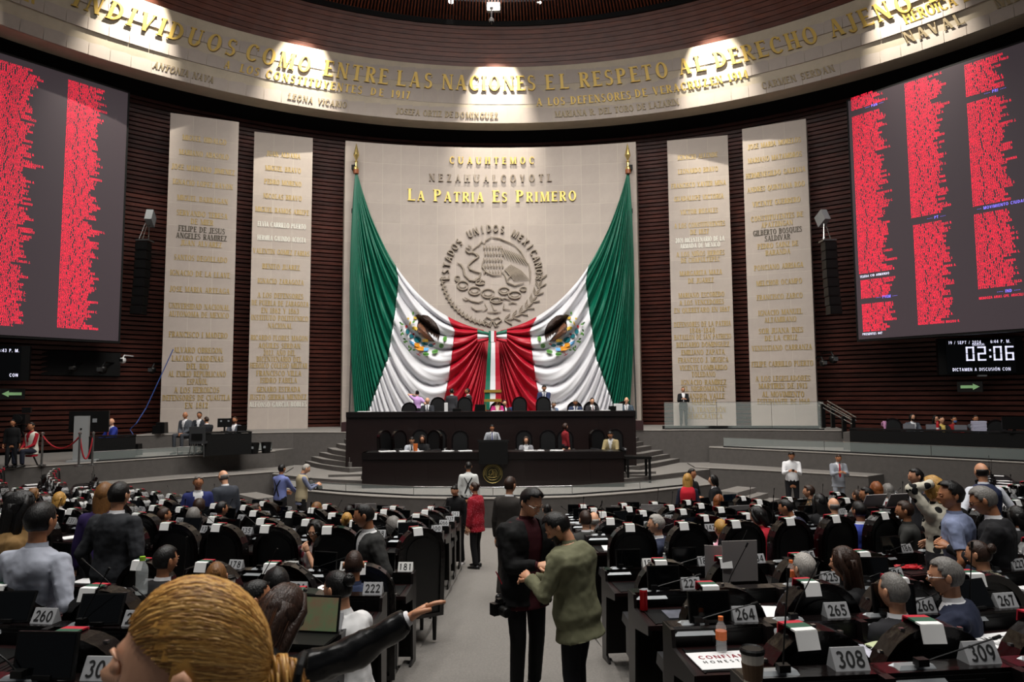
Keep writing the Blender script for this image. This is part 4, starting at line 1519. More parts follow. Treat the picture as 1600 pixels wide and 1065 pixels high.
# ================================================================ legislators' desks
DW = .60
md = {}
mb = MB()
mb.box((0, .09, .50), (DW, .035, .82))
md['front_panel'] = mb.mesh('front_panel', DWOOD)
mb = MB()
mb.box((0, .055, .955), (DW + .01, .12, .03)); mb.box((0, .10, .90), (DW + .01, .03, .1))
md['ledge'] = mb.mesh('ledge', RIM)
mb = MB()
mb.box((0, .0, .9), (DW - .03, .02, .10)); mb.box((.06, -.012, .9), (.2, .008, .06))
md['inner_panel'] = mb.mesh('inner_panel', BLKPL)
mb = MB()
mb.box((0, -.22, .835), (DW, .45, .03)); mb.box((0, -.452, .835), (DW, .02, .034))
md['worktop'] = mb.mesh('worktop', [MWOOD])
mb = MB()
mb.box((0, -.25, .853), (DW - .14, .34, .006)); mb.box((-.24, -.25, .854), (.012, .38, .01)); mb.box((.24, -.25, .854), (.012, .38, .01))
md['writing_pad'] = mb.mesh('writing_pad', BLKPL)
mb = MB()
pf = [(.11, .0), (.11, .97), (-.06, .97), (-.08, .87), (-.46, .85), (-.46, .78), (-.1, .72), (-.06, .12), (-.16, .08), (-.16, 0)]
mb.prism(pf, lambda p: V3((-.012, p[0], p[1])), lambda p: V3((.012, p[0], p[1])))
md['side_panel'] = mb.mesh('side_panel', DWOOD)
mb = MB()
mb.add([V3(p) for p in ((-.28, -.03, .92), (-.02, -.03, .92), (-.05, .03, .985), (-.2, .03, .985), (-.28, -.0, .92), (-.02, .03, .92), (-.05, .08, .98), (-.2, .08, .98), (-.28, .08, .95), (-.02, .08, .95))],
       [(0, 1, 2, 3), (3, 2, 6, 7), (7, 6, 9, 8), (0, 3, 7, 8), (1, 9, 6, 2)])
md['console'] = mb.mesh('console', SILVER)


def mic_mesh(L, bx, by):
    mb = MB()
    mb.box((-.12, .01, 1.005), (.05, .04, .03)); mb.tube([(-.12, .01, 1.0), (-.12 + bx * .2, .01, 1.0 + L * .25), (-.12 + bx, by, 1.0 + L)], .004, 5)
    d_ = V3((bx * .8, by, L * .75)).normalized()
    e = V3((-.12 + bx, by, 1.0 + L))
    mb.tube([e, e + d_ * .04], .008, 6)
    return mb.mesh('microphone', BLKPL)


MICS = [mic_mesh(.38, .03, 0), mic_mesh(.12, .32, -.02), mic_mesh(.2, -.25, .0), mic_mesh(.08, .36, .03), mic_mesh(.3, .16, 0)]


def scr_mesh(tilt, yaw):
    mb = MB()
    Rm = Matrix.Rotation(yaw, 3, 'Z') @ Matrix.Rotation(tilt, 3, 'X')
    for c_, d_, m_ in (((0, 0, .1), (.27, .016, .19), 0), ((0, -.009, .1), (.25, .003, .17), 1)):
        t = MB().box(c_, d_)
        mb.add([Rm @ V3(v) + V3((-.03, .03, .97)) for v in t.v], t.f, m_)
    mb.box((-.03, .04, .985), (.08, .05, .02), m=0)
    return mb.mesh('monitor', [BLKPL, BLKSC])


SCRS = [scr_mesh(-.15, 0), scr_mesh(-.45, .15), scr_mesh(-.1, -.2), scr_mesh(1.35, 0)]
plate = MB()
plate.loft([[V3((x, .03, 0)), V3((x, -.012, .085)), V3((x, -.008, .085)), V3((x, .05, 0))] for x in (-.078, .078)])
plates = {}
for nm, mt in (('grey', PLATE), ('white', PLATEW)):
    plates[nm] = plate.mesh('number_plate', mt)
# tent plate seen from the sitter's side: sloping face toward -y
plate = MB()
plate.loft([[V3((x, -.035, 0)), V3((x, .01, .085)), V3((x, .016, .085)), V3((x, .045, 0))] for x in (-.078, .078)])
for nm, mt in (('grey', PLATE), ('white', PLATEW)):
    plates[nm] = plate.mesh('number_plate', mt)


def number_mesh(s):
    mb = MB()
    T = V3((0, .045, .085)).normalized()
    N_ = V3((0, -.085, .045)).normalized()
    b = V3((0, -.035, 0))
    write(mb, s, lambda u, v, w: V3((u, 0, 0)) + b + T * (.014 + v) + N_ * (.0012 + w), .066, .125, serif=False, thick=.001, flat=True)
    return mb.mesh('number', INK)


SEATS = {}                                       # number -> (x, y, floor, azimuth)
NL = [12, 37, 66, 100, 139, 181, 222, 263, 307]   # number at the aisle, left side
BL = [4, 4, 5, 5, 6, 4, 4, 4, 4]
rd = random.Random(5)
for k, d in enumerate(RD):
    R = 25 - d
    for sgn in (-1, 1):
        x0 = (AISL - .31) if sgn < 0 else (AISR + .33)
        a = math.asin((x0 - HC[0]) / R)
        for j in range(22):
            x, y = HC[0] + R * sin(a), HC[1] - R * cos(a)
            num = NL[k] - j if sgn < 0 else NL[k] + 1 + j
            a_here = a
            a += sgn * .62 / R
            if j + 1 in (BL[k], BL[k] + 9): a += sgn * .62 / R * (1.15 if k > 4 else .9)
            if abs(a_here) > radians(66): break
            # stay clear of the side walls
            if (sgn < 0 and (x + 10.54) * .74 + (y - 22.45) * -.67 < 1.0 and y > 17) or (sgn > 0 and (10.2 - x) * .68 - (y - 22.8) * .73 < 1.0 and y > 17): break
            if num <= (NL[k - 1] if k else 0) + 0 and sgn < 0: break
            px, py = proj((x, y, RF[k] + 1))
            if px < -90 or px > 1690 or py > 1180: continue
            if k == 8 and sgn < 0 and j < 1: continue
            SEATS[num] = (x, y, RF[k], a_here, k, sgn, j)
ON = 'first second third fourth fifth sixth seventh eighth ninth tenth eleventh twelfth thirteenth fourteenth fifteenth sixteenth seventeenth eighteenth nineteenth twentieth twenty-first twenty-second'.split()
RN = ['first', 'second', 'third', 'fourth', 'fifth', 'sixth', 'seventh', 'eighth', 'ninth']
NOCH = {263, 306}
mesh_cache = {}
for num, (x, y, z, a, k, sgn, j) in SEATS.items():
    s3 = '%03d' % num
    o = thing('legislator_desk', f'black desk plated {s3}, {ON[j]} from the aisle on its {"left" if sgn < 0 else "right"}, {RN[k]} row from dais', 'desk', (x, y, z), a, f'desk units of the {RN[k]} row')
    for n_ in ('front_panel', 'ledge', 'inner_panel', 'worktop', 'writing_pad', 'console'):
        link(n_, md[n_], o)
    link('side_panel', md['side_panel'], o, (-DW / 2 + .0, 0, 0))
    link('side_panel', md['side_panel'], o, (DW / 2 - .0, 0, 0))
    link('microphone', rd.choice(MICS), o)
    if num not in (265,) and (rd.random() < .55 or num in (264, 266, 223, 182, 138, 260, 180, 181)) and num not in (308, 309, 185, 224, 222, 221, 220, 263, 262, 179, 178, 219):
        link('monitor', SCRS[3] if num == 265 else rd.choice(SCRS[:3]) if num not in (264, 308) else SCRS[0], o, (0 if num not in (308,) else -.05, 0, 0))
    if rd.random() < .8 or num in (222, 221, 220, 219, 263, 260, 181, 180, 179, 178, 177, 139, 134, 132, 182, 183, 185, 145, 144, 143, 225, 264, 265, 266, 308, 12, 37, 66, 100, 96, 95, 94, 187, 186, 223, 267, 140):
        p = link('number_plate', plates['white' if num in (179, 182, 180, 181, 8) else 'grey'], o, (.205, .07, .97))
        link('number', number_mesh(s3 if num < 100 else str(num)), p)
    # chair behind it (the sitter looks to the rostrum)
    if num in NOCH: continue
    off = {0: .81, 1: .70, 2: .74, 3: .85}.get(k, .93)
    jig = rd.uniform(-.03, .03)
    ry = a + rd.uniform(-.12, .12)
    if num == 139: ry, jig, off = a + .55, .18, 1.0
    if num in (181, 138): ry = a + .15
    cx, cy = x + (off - .13) * sin(a) + jig * cos(a), y - (off - .13) * cos(a) + jig * sin(a)
    chair(cx, cy, z, ry, f'black arched chair at desk {s3}, {ON[j]} {"left" if sgn < 0 else "right"} of the aisle, {RN[k]} row from dais', f'chairs of the {RN[k]} row', 'high', rd.uniform(-.13, -.03) if (rd.random() < .95 or k > 4) else None, True, k > 3)
# ================================================================ people
SKN = {k: mat('skin_' + k, c, .5, var=.08, scale=9) for k, c in dict(a='bd8868', b='a8714f', c='d09c7c', d='85543a').items()}
HR = {k: mat('hair_' + k, c, .45, var=.4, scale=10, bump=.3, bscale=9, ostr=(14, 14, 2.2), spec=.35) for k, c in dict(k='0b0908', b='2c1b12', l='6e4a26', y='a9803f', g='6d6a66', w='9a9690', r='7a4420').items()}
EYEW = mat('eye_white', 'c8c4bc', .3)
LIP = mat('lips', '8a4a40', .5)
_jobs = []                                       # objects whose mesh gets remeshed in one go


def cloth_mat(h, r=.85):
    if h[0] == 'P':                               # printed cloth: P:ground:print:scale:threshold
        _, c1, c2, sc, th = h.split(':')
        nm = 'print_' + c1 + c2 + sc
        if nm in _M: return _M[nm]
        m = mat(nm, c1, r, spec=.3)
        nt = m.node_tree
        tc = nt.nodes.new('ShaderNodeTexCoord')
        vo = nt.nodes.new('ShaderNodeTexVoronoi')
        vo.inputs['Scale'].default_value = float(sc)
        nt.links.new(tc.outputs['Object'], vo.inputs['Vector'])
        rp_ = nt.nodes.new('ShaderNodeValToRGB')
        rp_.color_ramp.interpolation = 'CONSTANT'
        rp_.color_ramp.elements[0].color = rgb(c2)
        rp_.color_ramp.elements[1].color = rgb(c1)
        rp_.color_ramp.elements[1].position = float(th)
        nt.links.new(vo.outputs['Distance'], rp_.inputs[0])
        nt.links.new(rp_.outputs[0], nt.nodes['Principled BSDF'].inputs['Base Color'])
        return m
    return mat('cloth_' + h, h, r, var=.04, scale=5, bump=.16, bscale=14, spec=.3)


def ring(c, ax, ay, rx, ry, n=12, p=1.):
    out = []
    for i in range(n):
        a = 2 * pi * i / n
        ca, sa = cos(a), sin(a)
        out.append(c + ax * (rx * math.copysign(abs(ca) ** p, ca)) + ay * (ry * math.copysign(abs(sa) ** p, sa)))
    return out


def limb(mb, pts, rads, n=8):
    # extra rings so that bends stay round
    P_, R_ = [], []
    for i in range(len(pts) - 1):
        k = 4
        for j in range(k):
            t = j / k
            P_.append(V3(pts[i]).lerp(V3(pts[i + 1]), t))
            R_.append(rads[i] + (rads[i + 1] - rads[i]) * t)
    P_.append(V3(pts[-1])); R_.append(rads[-1])
    mb.tube(P_, R_, n)
    for p, r in zip(pts[1:-1], rads[1:-1]):
        mb.ball(p, r * 1.0, 8, 6)


def ik(S_, T_, l1, l2, hint):
    d = T_ - S_
    L = min(d.length, (l1 + l2) * .995)
    u = d.normalized()
    a = (l1 * l1 - l2 * l2 + L * L) / (2 * L)
    h = sqrt(max(0, l1 * l1 - a * a))
    q = hint - u * hint.dot(u)
    q = q.normalized() if q.length > 1e-4 else V3((0, 0, -1))
    return S_ + u * a + q * h, S_ + u * L


def hand(mb, wr, d, nrm, side, s=1., curl=.5, m=0, fine=False):
    """wrist, direction of the hand, palm normal; five separate fingers"""
    d = d.normalized()
    nrm = (nrm - d * nrm.dot(d)).normalized()
    ax = d.cross(nrm) * side
    K = 8 if fine else 5
    rings = []
    for t, w, h in ((-.01, .024, .02), (.02, .034, .018), (.055, .042, .016), (.085, .04, .013)):
        rings.append(ring(wr + d * (t * s), ax, nrm, w * s, h * s, 10))
    mb.loft(rings, True, m)
    for i, (o, L, r) in enumerate(((-.031, .066, .0085), (-.011, .078, .009), (.010, .073, .0088), (.030, .058, .0078))):
        p = wr + d * (.078 * s) + ax * (o * s)
        dd = (d + ax * o * 2).normalized()
        pts = [p]
        for j in range(3):
            c = curl * (.5 + .55 * j)
            dd2 = (dd * cos(c) + nrm * sin(c)).normalized()
            p = p + dd2 * (L * (.45, .32, .25)[j] * s)
            pts.append(p)
        mb.tube(pts, [r * s * q for q in (1.1, 1, .92, .7)], K, m)
    p = wr + d * (.02 * s) - ax * (.026 * s)
    pts = [p, p - ax * (.022 * s) + d * (.022 * s) + nrm * .004, p - ax * (.03 * s) + d * (.05 * s) + nrm * (.012 * s), p - ax * (.024 * s) + d * (.072 * s) + nrm * (.02 * s)]
    mb.tube(pts, [.013 * s, .012 * s, .0105 * s, .008 * s], K, m)


def head_pt(u, x, y, z):
    """u: unit direction (x right, y face, z up) -> head surface offset, head 0.235 tall"""
    rx, ry, rz = .076, .098, .117
    px, py, pz = u.x * rx, u.y * ry, u.z * rz
    if u.z < 0:
        k = -u.z
        px *= 1 - .33 * k ** 1.4
        if u.y < 0: py *= 1 - .30 * k
        else: py *= 1 - .06 * k
    if u.y < 0 and u.z > -.3: py *= 1.06
    f = max(0, u.y)
    g = lambda a, b, w, h: math.exp(-((u.x - a) / w) ** 2 - ((u.z - b) / h) ** 2)
    if f > 0:
        py *= .93 + .07 * abs(u.z)
        py += .024 * g(0, -.16, .11, .13) + .010 * g(0, .04, .09, .2)       # nose
        py -= .010 * (g(.36, .04, .17, .1) + g(-.36, .04, .17, .1))            # eye sockets
        py += .006 * (g(.3, .2, .3, .07) + g(-.3, .2, .3, .07))                # brow
        py += .007 * g(0, -.46, .2, .06) - .004 * g(0, -.56, .2, .04) + .010 * g(0, -.78, .25, .14)
        px += .006 * (g(.62, -.12, .2, .2) - g(-.62, -.12, .2, .2))             # cheekbones
    return V3((px, py, pz))


def head_mesh(mb, n=20, k=16, m=0):
    vs, fs = [], []
    for i in range(k + 1):
        th = pi * i / k
        for j in range(n):
            ph = 2 * pi * j / n
            u = V3((sin(th) * cos(ph), sin(th) * sin(ph), -cos(th)))
            vs.append(head_pt(u, *u))
    for i in range(k):
        for j in range(n):
            a, b = i * n + j, i * n + (j + 1) % n
            fs.append((a, b, b + n, a + n))
    mb.add(vs, fs, m)
    for s in (-1, 1):                            # ears, eyes, brows, mouth
        mb.loft([ring(V3((s * (.071 + .012 * t), -.008 - .006 * t, .0)), V3((0, 1, .15)), V3((0, -.1, 1)), .017 * q, .030 * q, 8) for t, q in ((0, .8), (.6, 1.05), (1.2, 1.), (1.5, .7))], True, m)
        mb.ball((s * .030, .084, .006), (.0125, .009, .009), 8, 6, 1)
        mb.ball((s * .030, .0905, .006), (.0055, .0035, .006), 6, 4, 2)
        mb.tube([(s * .016, .097, .024), (s * .032, .094, .029), (s * .048, .081, .024)], [.003, .0038, .002], 4, 2)
    mb.tube([(-.024, .086, -.056), (-.008, .0965, -.053), (.008, .0965, -.053), (.024, .086, -.056)], [.002, .0045, .0045, .002], 5, 3)


def hair_cap(mb, kind, n=24, k=18, seed=0):
    """a shell over the skull, open where the face is"""
    vs, fs = [], []
    thick = {'buzz': .004, 'short': .013, 'quiff': .016, 'long': .018, 'bun': .008, 'bald': .003, 'bob': .022, 'curly': .03, 'pony': .009}[kind]
    for i in range(k + 1):
        th = pi * i / k
        for j in range(n):
            ph = 2 * pi * j / n
            u = V3((sin(th) * cos(ph), sin(th) * sin(ph), -cos(th)))
            p = head_pt(u, *u)
            q = thick * (1 + .35 * noise.noise(u * 4 + V3((seed, 0, 0))))
            if kind in ('quiff',): q += .02 * max(0, u.z) * max(0, u.y + .3)
            if kind == 'curly': q += .012 * noise.noise(u * 9 + V3((seed, 2, 0)))
            if kind in ('short', 'quiff') and u.z < 0: q *= .55
            vs.append(p + u * q)

    def is_hair(u):
        if kind == 'bald':
            return u.z < .3 and u.z > -.35 and u.y < .12 and not (u.y > -.1 and u.z < .0)
        front = u.y > .32 and u.z < .62 + .1 * abs(u.x)
        side = u.y > .02 and u.z < (.1 if kind in ('short', 'quiff', 'buzz') else .2) + max(0, u.y) * .9
        low = {'short': -.42, 'buzz': -.4, 'quiff': -.42, 'bun': -.45, 'pony': -.45, 'long': -1.1, 'bob': -.75, 'curly': -.6}[kind]
        if kind in ('short', 'buzz', 'quiff') and u.y > -.25 and u.z < -.02: return False
        return not (front or side) and u.z > low
    for i in range(k):
        for j in range(n):
            th, ph = pi * (i + .5) / k, 2 * pi * (j + .5) / n
            u = V3((sin(th) * cos(ph), sin(th) * sin(ph), -cos(th)))
            if is_hair(u):
                a, b = i * n + j, i * n + (j + 1) % n
                fs.append((a, b, b + n, a + n))
    mb.add(vs, fs)
    if kind in ('long', 'bob'):
        L = .34 if kind == 'long' else .06
        rings = []
        for i in range(7):
            t = i / 6
            z = .04 - (.12 + L) * t
            w, dd = .080 - .03 * t + .006 * sin(t * 5), .056 - .024 * t
            c = V3((0, -.045 - .035 * min(1, t * 1.6), z))
            rings.append([c + V3((w * cos(a) * (1 + .06 * sin(a * 7)), dd * sin(a) * (1 + .08 * sin(a * 9)), 0)) for a in [2 * pi * j / 20 for j in range(20)]])
        mb.loft(rings)
        for s in (-1, 1):
            mb.tube([(s * .05, .03, .10), (s * .078, .03, .03), (s * .084, .0, -.05), (s * .08, -.02, -.05 - L * .8)], [.012, .02, .024, .014], 8)
    if kind == 'bun':
        mb.ball((0, -.115, .05), (.042, .04, .042), 12, 8)
        mb.ball((0, -.12, .07), (.03, .03, .028), 10, 6)
    if kind == 'pony':
        mb.tube([(0, -.10, .05), (0, -.15, .04), (0, -.165, -.05), (.01, -.14, -.2)], [.02, .034, .032, .008], 10)


def strands(mb, H, kind, n, seed=1, tgt=None):
    """individual locks combed over the skull: H maps head space to the figure"""
    r = random.Random(seed)
    for q in range(n):
        a = r.uniform(-1, 1)
        ph = pi / 2 - a * 2.1                     # start along the hairline, ear to ear over the brow
        el = .62 - .62 * abs(a) ** 1.6 + r.uniform(-.05, .3)
        u0 = V3((cos(el) * cos(ph), cos(el) * sin(ph), sin(el))).normalized()
        if tgt is not None:
            u1 = (V3(tgt) + V3([r.uniform(-.10, .10) for _ in range(3)])).normalized()
        else:
            u1 = V3((u0.x * 1.1, -.5 + r.uniform(-.3, .2), -.5)).normalized()
        lift = 1 + r.uniform(.045, .085)
        pts = []
        for i in range(9):
            t = i / 8
            u = u0.slerp(u1, t) if u0.dot(u1) > -.99 else u1
            p = head_pt(u, *u) * lift * (1 + .02 * sin(pi * t))
            pts.append(H(p))
        mb.tube(pts, [.001] + [.0023] * 7 + [.0016], 4, q % 3, cap=False)


def long_locks(mb, H, n, seed=1, L=.36):
    r = random.Random(seed)
    for q in range(n):
        a = r.uniform(radians(35), radians(325)) + pi / 2          # azimuth where it falls, face side left open
        top = V3((r.uniform(-.15, .15), r.uniform(-.1, .45), .95)).normalized()
        side = V3((cos(a), sin(a), r.uniform(-.1, .2))).normalized()
        lift = 1.06 + r.uniform(0, .09)
        pts = []
        for i in range(6):
            u = top.slerp(side, i / 5)
            pts.append(head_pt(u, *u) * lift)
        p = pts[-1].copy()
        l_ = L * r.uniform(.8, 1.05)
        for i in range(1, 6):
            t = i / 5
            pts.append(V3((p.x * (1 - .12 * t) + .006 * sin(t * 6 + q), min(p.y, .03) * (1 - .1 * t) - .025 * t, p.z - l_ * t)))
        mb.tube([H(v) for v in pts], [.0015] + [.0045] * 9 + [.0015], 4, q % 3, cap=False)


def person(px, py, d, label, face=0, pose='sit', top=('shirt', '888888'), bot='101014', hair=('short', 'k'), skin='a', fem=False, lean=.05, hy=0., hp=0., ht=0.,
           hands=None, group=None, near=False, tie=None, glasses=None, hold=None, sh2='d8d8da', Hh=None, short=False, mask=None, beard=False, floor=None, extra=None, elbow=None, bulk=1., gone=()):
    """px, py: top of the head in the photo, d metres away. face: 0 looks to the rostrum, 180 to the camera, 90 to the photo's left"""
    q = P(px, py, d)
    x, y, ztop = q
    sh_ = .68 * sin(lean)                       # the head leans ahead of the hips
    x += sin(radians(face)) * sh_
    y -= cos(radians(face)) * sh_
    ztop += .68 * (1 - cos(lean))
    fz = floor if floor is not None else floor_row(x, y)
    if pose == 'stand':
        s = Hh or (ztop - fz) / 1.72
        hz = .93 * s
        base = fz
    else:
        s = 1.
        hz = ztop - fz - .79
        base = fz
    s = max(.75, min(1.12, s))
    if pose == 'stand':
        base = fz if Hh is None else ztop - 1.72 * s
    rz = radians(face)
    t = thing('person', label, 'person', (x, y, base), rz, group)
    hip = V3((0, 0, hz))
    R = Matrix.Rotation(-lean, 3, 'X')
    W = (.9 if fem else 1.) * (1 + (bulk - 1) * .6)
    up = lambda vx, vy, vz: hip + R @ V3((vx * s, vy * s, vz * s))
    X, Y = V3((1, 0, 0)), R @ V3((0, 1, 0))
    # torso rings: height above hip, half width, half depth
    TR = [(-.10, .150, .105), (-.02, .168, .118), (.08, .150, .108), (.17, .140, .102), (.28, .160, .115), (.38, .172 * W, .118), (.44, .165 * W, .105), (.485, .115, .08), (.515, .062, .062)]
    if fem: TR = [(z, w * (1.02 if z < .05 else .93 if z < .4 else .9), dd * (1.06 if z in (.28, .38) else .95)) for z, w, dd in TR]

    def torso(mb, g, z0=-.2, z1=9, flare=0.):
        rr = [(z, w, dd) for z, w, dd in TR if z0 <= z <= z1]
        if z0 < -.1:
            rr = [(z0, .175 + flare, .125 + flare)] + rr
        mb.loft([ring(up(0, -.01 * (z > .3), z), X, Y, (w * bulk + g) * s, (dd * bulk + g) * s, 16, .85) for z, w, dd in rr])
    sh = {sd: up(sd * .178 * W, -.005, .425) for sd in (-1, 1)}
    hd = dict(hands or {})
    arms = {}
    for sd in (-1, 1):
        key = 'R' if sd > 0 else 'L'
        if key in hd and hd[key][0] == 'w': T_ = (Matrix.Translation((x, y, base)) @ Matrix.Rotation(rz, 4, 'Z')).inverted() @ V3(hd[key][1])
        elif key in hd: T_ = up(*hd[key])
        elif pose == 'sit': T_ = up(sd * .16, .38, .12)
        else: T_ = up(sd * .25, .05, -.10)
        if key + 'x' in hd: T_ = sh[sd] + (T_ - sh[sd]).normalized() * .532 * s
        hint = V3((sd * .5, -.45, -.7))
        if elbow and key in elbow: hint = V3(elbow[key])
        e, wv = ik(sh[sd], T_, .285 * s, .25 * s, hint)
        arms[sd] = (e, wv)
    # legs
    legs = {}
    for sd in (-1, 1):
        h0 = hip + V3((sd * .095 * s, 0, -.04 * s))
        if pose == 'sit':
            kn = h0 + V3((sd * .05, .42, .02)); an = V3((kn.x, kn.y - .02, max(.09, kn.z - .42)))
        else:
            st = .05 * (1 if sd > 0 else -1)
            kn = h0 + V3((sd * .01, .03 + st * .5, -.41 * s)); an = V3((kn.x + sd * .01, st - .01, .085 * s))
        legs[sd] = (h0, kn, an)
    vox = .012 if near else .022
    # ---- head frame
    nb = up(0, .0, .55)
    Rh = R @ Matrix.Rotation(radians(hy), 3, 'Z') @ Matrix.Rotation(-radians(hp), 3, 'X') @ Matrix.Rotation(radians(ht), 3, 'Y')
    hk = s * (1.0 if not fem else .97)
    HM = lambda p: nb + Rh @ (V3((0, .018, .115)) * hk + V3(p) * hk)
    # ---- body: one continuous figure
    b = MB()
    torso(b, -.012)
    b.tube([up(0, -.01, .46), up(0, -.005, .52), nb, HM((0, -.02, -.03))], [.062 * s, .054 * s, .052 * s, .055 * s], 12)
    for sd in (-1, 1):
        e, wv = arms[sd]
        limb(b, [up(sd * .10 * W, 0, .42), sh[sd], e, wv], [.06 * s, .052 * s, .040 * s, .026 * s])
        h0, kn, an = legs[sd]
        limb(b, [hip + V3((sd * .06, 0, 0)), h0, kn, an], [.09 * s, .085 * s, .055 * s, .038 * s])
    bo = b.obj('body', [SKN[skin], EYEW, INK, LIP], t, smooth=True)
    f = MB()
    nh, kh = (36, 30) if near else (20, 16)
    hm = MB()
    head_mesh(hm, nh, kh)
    f.add([HM(v) for v in hm.v], hm.f)
    f.m = list(hm.m)
    for sd in (-1, 1):
        e, wv = arms[sd]
        key = 'R' if sd > 0 else 'L'
        dv = (wv - e).normalized()
        cu, nr = (.55, V3((-sd * .6, .2, -.4)))
        if key + 'n' in hd: nr = V3(hd[key + 'n'])
        if key + 'c' in hd: cu = hd[key + 'c']
        if key + 'd' in hd: dv = V3(hd[key + 'd']).normalized()
        hand(f, wv, dv, nr, sd, s, cu, 0, near)
    _jobs.append((bo, vox * (1 if near else 1.15), f))
    # ---- legs' clothes
    g = .02 if not near else .016
    tr = MB()
    tr.loft([ring(hip + V3((0, 0, z * s)), X, V3((0, 1, 0)), w * s, dd * s, 14, .85) for z, w, dd in ((-.12, .165, .115), (-.03, .18, .13), (.06, .162, .12))])
    for sd in (-1, 1):
        h0, kn, an = legs[sd]
        limb(tr, [hip + V3((sd * .07, 0, -.03)), h0, kn, an], [.1 * s, .098 * s, (.066 + g * .3) * s, (.052 + g * .4) * s])
    to = tr.obj('trousers', cloth_mat(bot), t, smooth=True)
    _jobs.append((to, vox * 1.2, None))
    for sd in (-1, 1):
        an = legs[sd][2]
        so = MB()
        so.loft([ring(V3((an.x, an.y + yy, zz)), X, V3((0, 0, 1)), w, hh, 10, .8) for yy, zz, w, hh in ((-.08, .045, .03, .035), (-.03, .05, .042, .045), (.06, .038, .046, .034), (.15, .03, .042, .026), (.19, .025, .02, .015))])
        so.obj('shoe', mat('shoe_' + ('dark' if extra != 'white_shoes' else 'white'), '0c0c0d' if extra != 'white_shoes' else 'c8c8c8', .4), t, smooth=True)
    # ---- upper clothes
    kind, colr = top[0], top[1]
    under = kind in ('jacket', 'open', 'vest')
    if under:
        u_ = MB()
        torso(u_, .006)
        for sd in (-1, 1):
            e, wv = arms[sd]
            limb(u_, [up(sd * .10 * W, 0, .42), sh[sd], e, wv], [.068 * s, .06 * s, .048 * s, .035 * s])
        uo = u_.obj('shirt', cloth_mat(sh2), t, smooth=True)
        _jobs.append((uo, vox * 1.25, None))
    c = MB()
    gg = {'shirt': .012, 'jacket': .026, 'open': .03, 'vest': .026, 'coat': .03}[kind]
    if pose == 'sit': torso(c, gg, -.14)
    else: torso(c, gg, {'shirt': -.1, 'jacket': -.2, 'open': -.17, 'vest': -.12, 'coat': -.2}[kind], 9, .0)
    for sd in (-1, 1):
        e, wv = arms[sd]
        g2 = gg * .75
        if kind == 'vest': continue
        if short:
            m_ = sh[sd].lerp(e, .75)
            limb(c, [up(sd * .09 * W, 0, .42), sh[sd], m_], [.075 * s, (.062 + g2) * s, (.054 + g2) * s])
        else:
            limb(c, [up(sd * .09 * W, 0, .42), sh[sd], e, wv - (wv - e) * .06], [.075 * s, (.060 + g2) * s, (.046 + g2) * s, (.034 + g2 * .8) * s])
    co = c.obj({'shirt': 'shirt', 'jacket': 'jacket', 'open': 'jacket', 'vest': 'vest', 'coat': 'coat'}[kind], cloth_mat(colr), t, smooth=True)
    cut = None
    if kind in ('jacket', 'open', 'vest', 'coat'):
        Ri = R.transposed()
        dep = {'jacket': .14, 'open': -.4, 'vest': .1, 'coat': .2}[kind]

        def cut(p, Ri=Ri, hip=hip, s=s, dep=dep, kind=kind):
            l = (Ri @ (V3(p) - hip)) / s
            wv = .075 if kind != 'open' else .085
            lim = wv * max(0, (l.z - dep) / (.47 - dep)) if kind != 'open' else (.05 + .05 * max(0, l.z))
            return l.y > .02 and abs(l.x) < lim and l.z > dep and l.z < .56
    _jobs.append((co, vox * (1 if near else 1.15), None, cut, .012 if near else 0))
    # collar
    if kind != 'none':
        cl = MB()
        cm = colr if kind in ('shirt', 'coat') else sh2
        cl.loft([ring(up(0, -.004 + .004 * i, .505 + .018 * i), X, Y, (.070 - .006 * i + .004 * (i == 2)) * s, (.068 - .005 * i) * s, 14) for i in range(3)], cap=False)
        cl.obj('collar', cloth_mat(cm), t, smooth=True)
    if tie:
        tm = MB()
        tm.loft([[up(-w, y_, z), up(w, y_, z), up(w, y_ + .01, z), up(-w, y_ + .01, z)] for w, y_, z in ((.012, .085, .5), (.02, .102, .47), (.014, .118, .44), (.028, .135, .24), (.03, .128, .14), (.002, .125, .09))])
        tm.obj('tie', cloth_mat(tie, .5), t)
    # ---- hair
    if hair:
        hb = MB()
        hc = MB()
        hair_cap(hc, hair[0], 30 if near else 20, 22 if near else 14, px * .01)
        hb.add([HM(v) for v in hc.v], hc.f)
        ho = hb.obj('hair', HR[hair[1]], t, smooth=True)
        if near and hair[0] == 'long':
            ll = MB()
            long_locks(ll, HM, 420, int(px))
            ll.obj('hair_locks', [HR[hair[1]], mat('lock_' + hair[1], {'k': '14110f', 'b': '3a2417', 'l': '80592f', 'y': 'b8924c'}.get(hair[1], '555555'), .4), HR[hair[1]]], t, smooth=True)
        sd_ = ho.modifiers.new('t', 'SOLIDIFY'); sd_.thickness = .006; sd_.offset = -1
        if beard:
            bb = MB()
            bb.loft([[HM((.05 * cos(a) * q, .04 + .052 * sin(a), z)) for a in [pi * j / 10 for j in range(11)]] for z, q in ((-.035, 1.25), (-.075, 1.1), (-.108, .75))], cap=False, close=False)
            bb.obj('beard', HR[hair[1]], t, smooth=True)
    if glasses:
        gm = MB()
        for sd in (-1, 1):
            gm.tube([HM((sd * .032 + .021 * cos(a), .1 - .004 * abs(cos(a)), .004 + .016 * sin(a))) for a in [2 * pi * i / 12 for i in range(13)]], .0022, 5)
            gm.tube([HM((sd * .053, .096, .008)), HM((sd * .075, .05, .01)), HM((sd * .078, -.01, .006))], .0022, 5)
        gm.tube([HM((-.011, .104, .006)), HM((.011, .104, .006))], .002, 5)
        gm.obj('glasses', STEEL if glasses == 's' else BLKPL if glasses == 'k' else mat('white_frame', 'd8d8d8', .4), t)
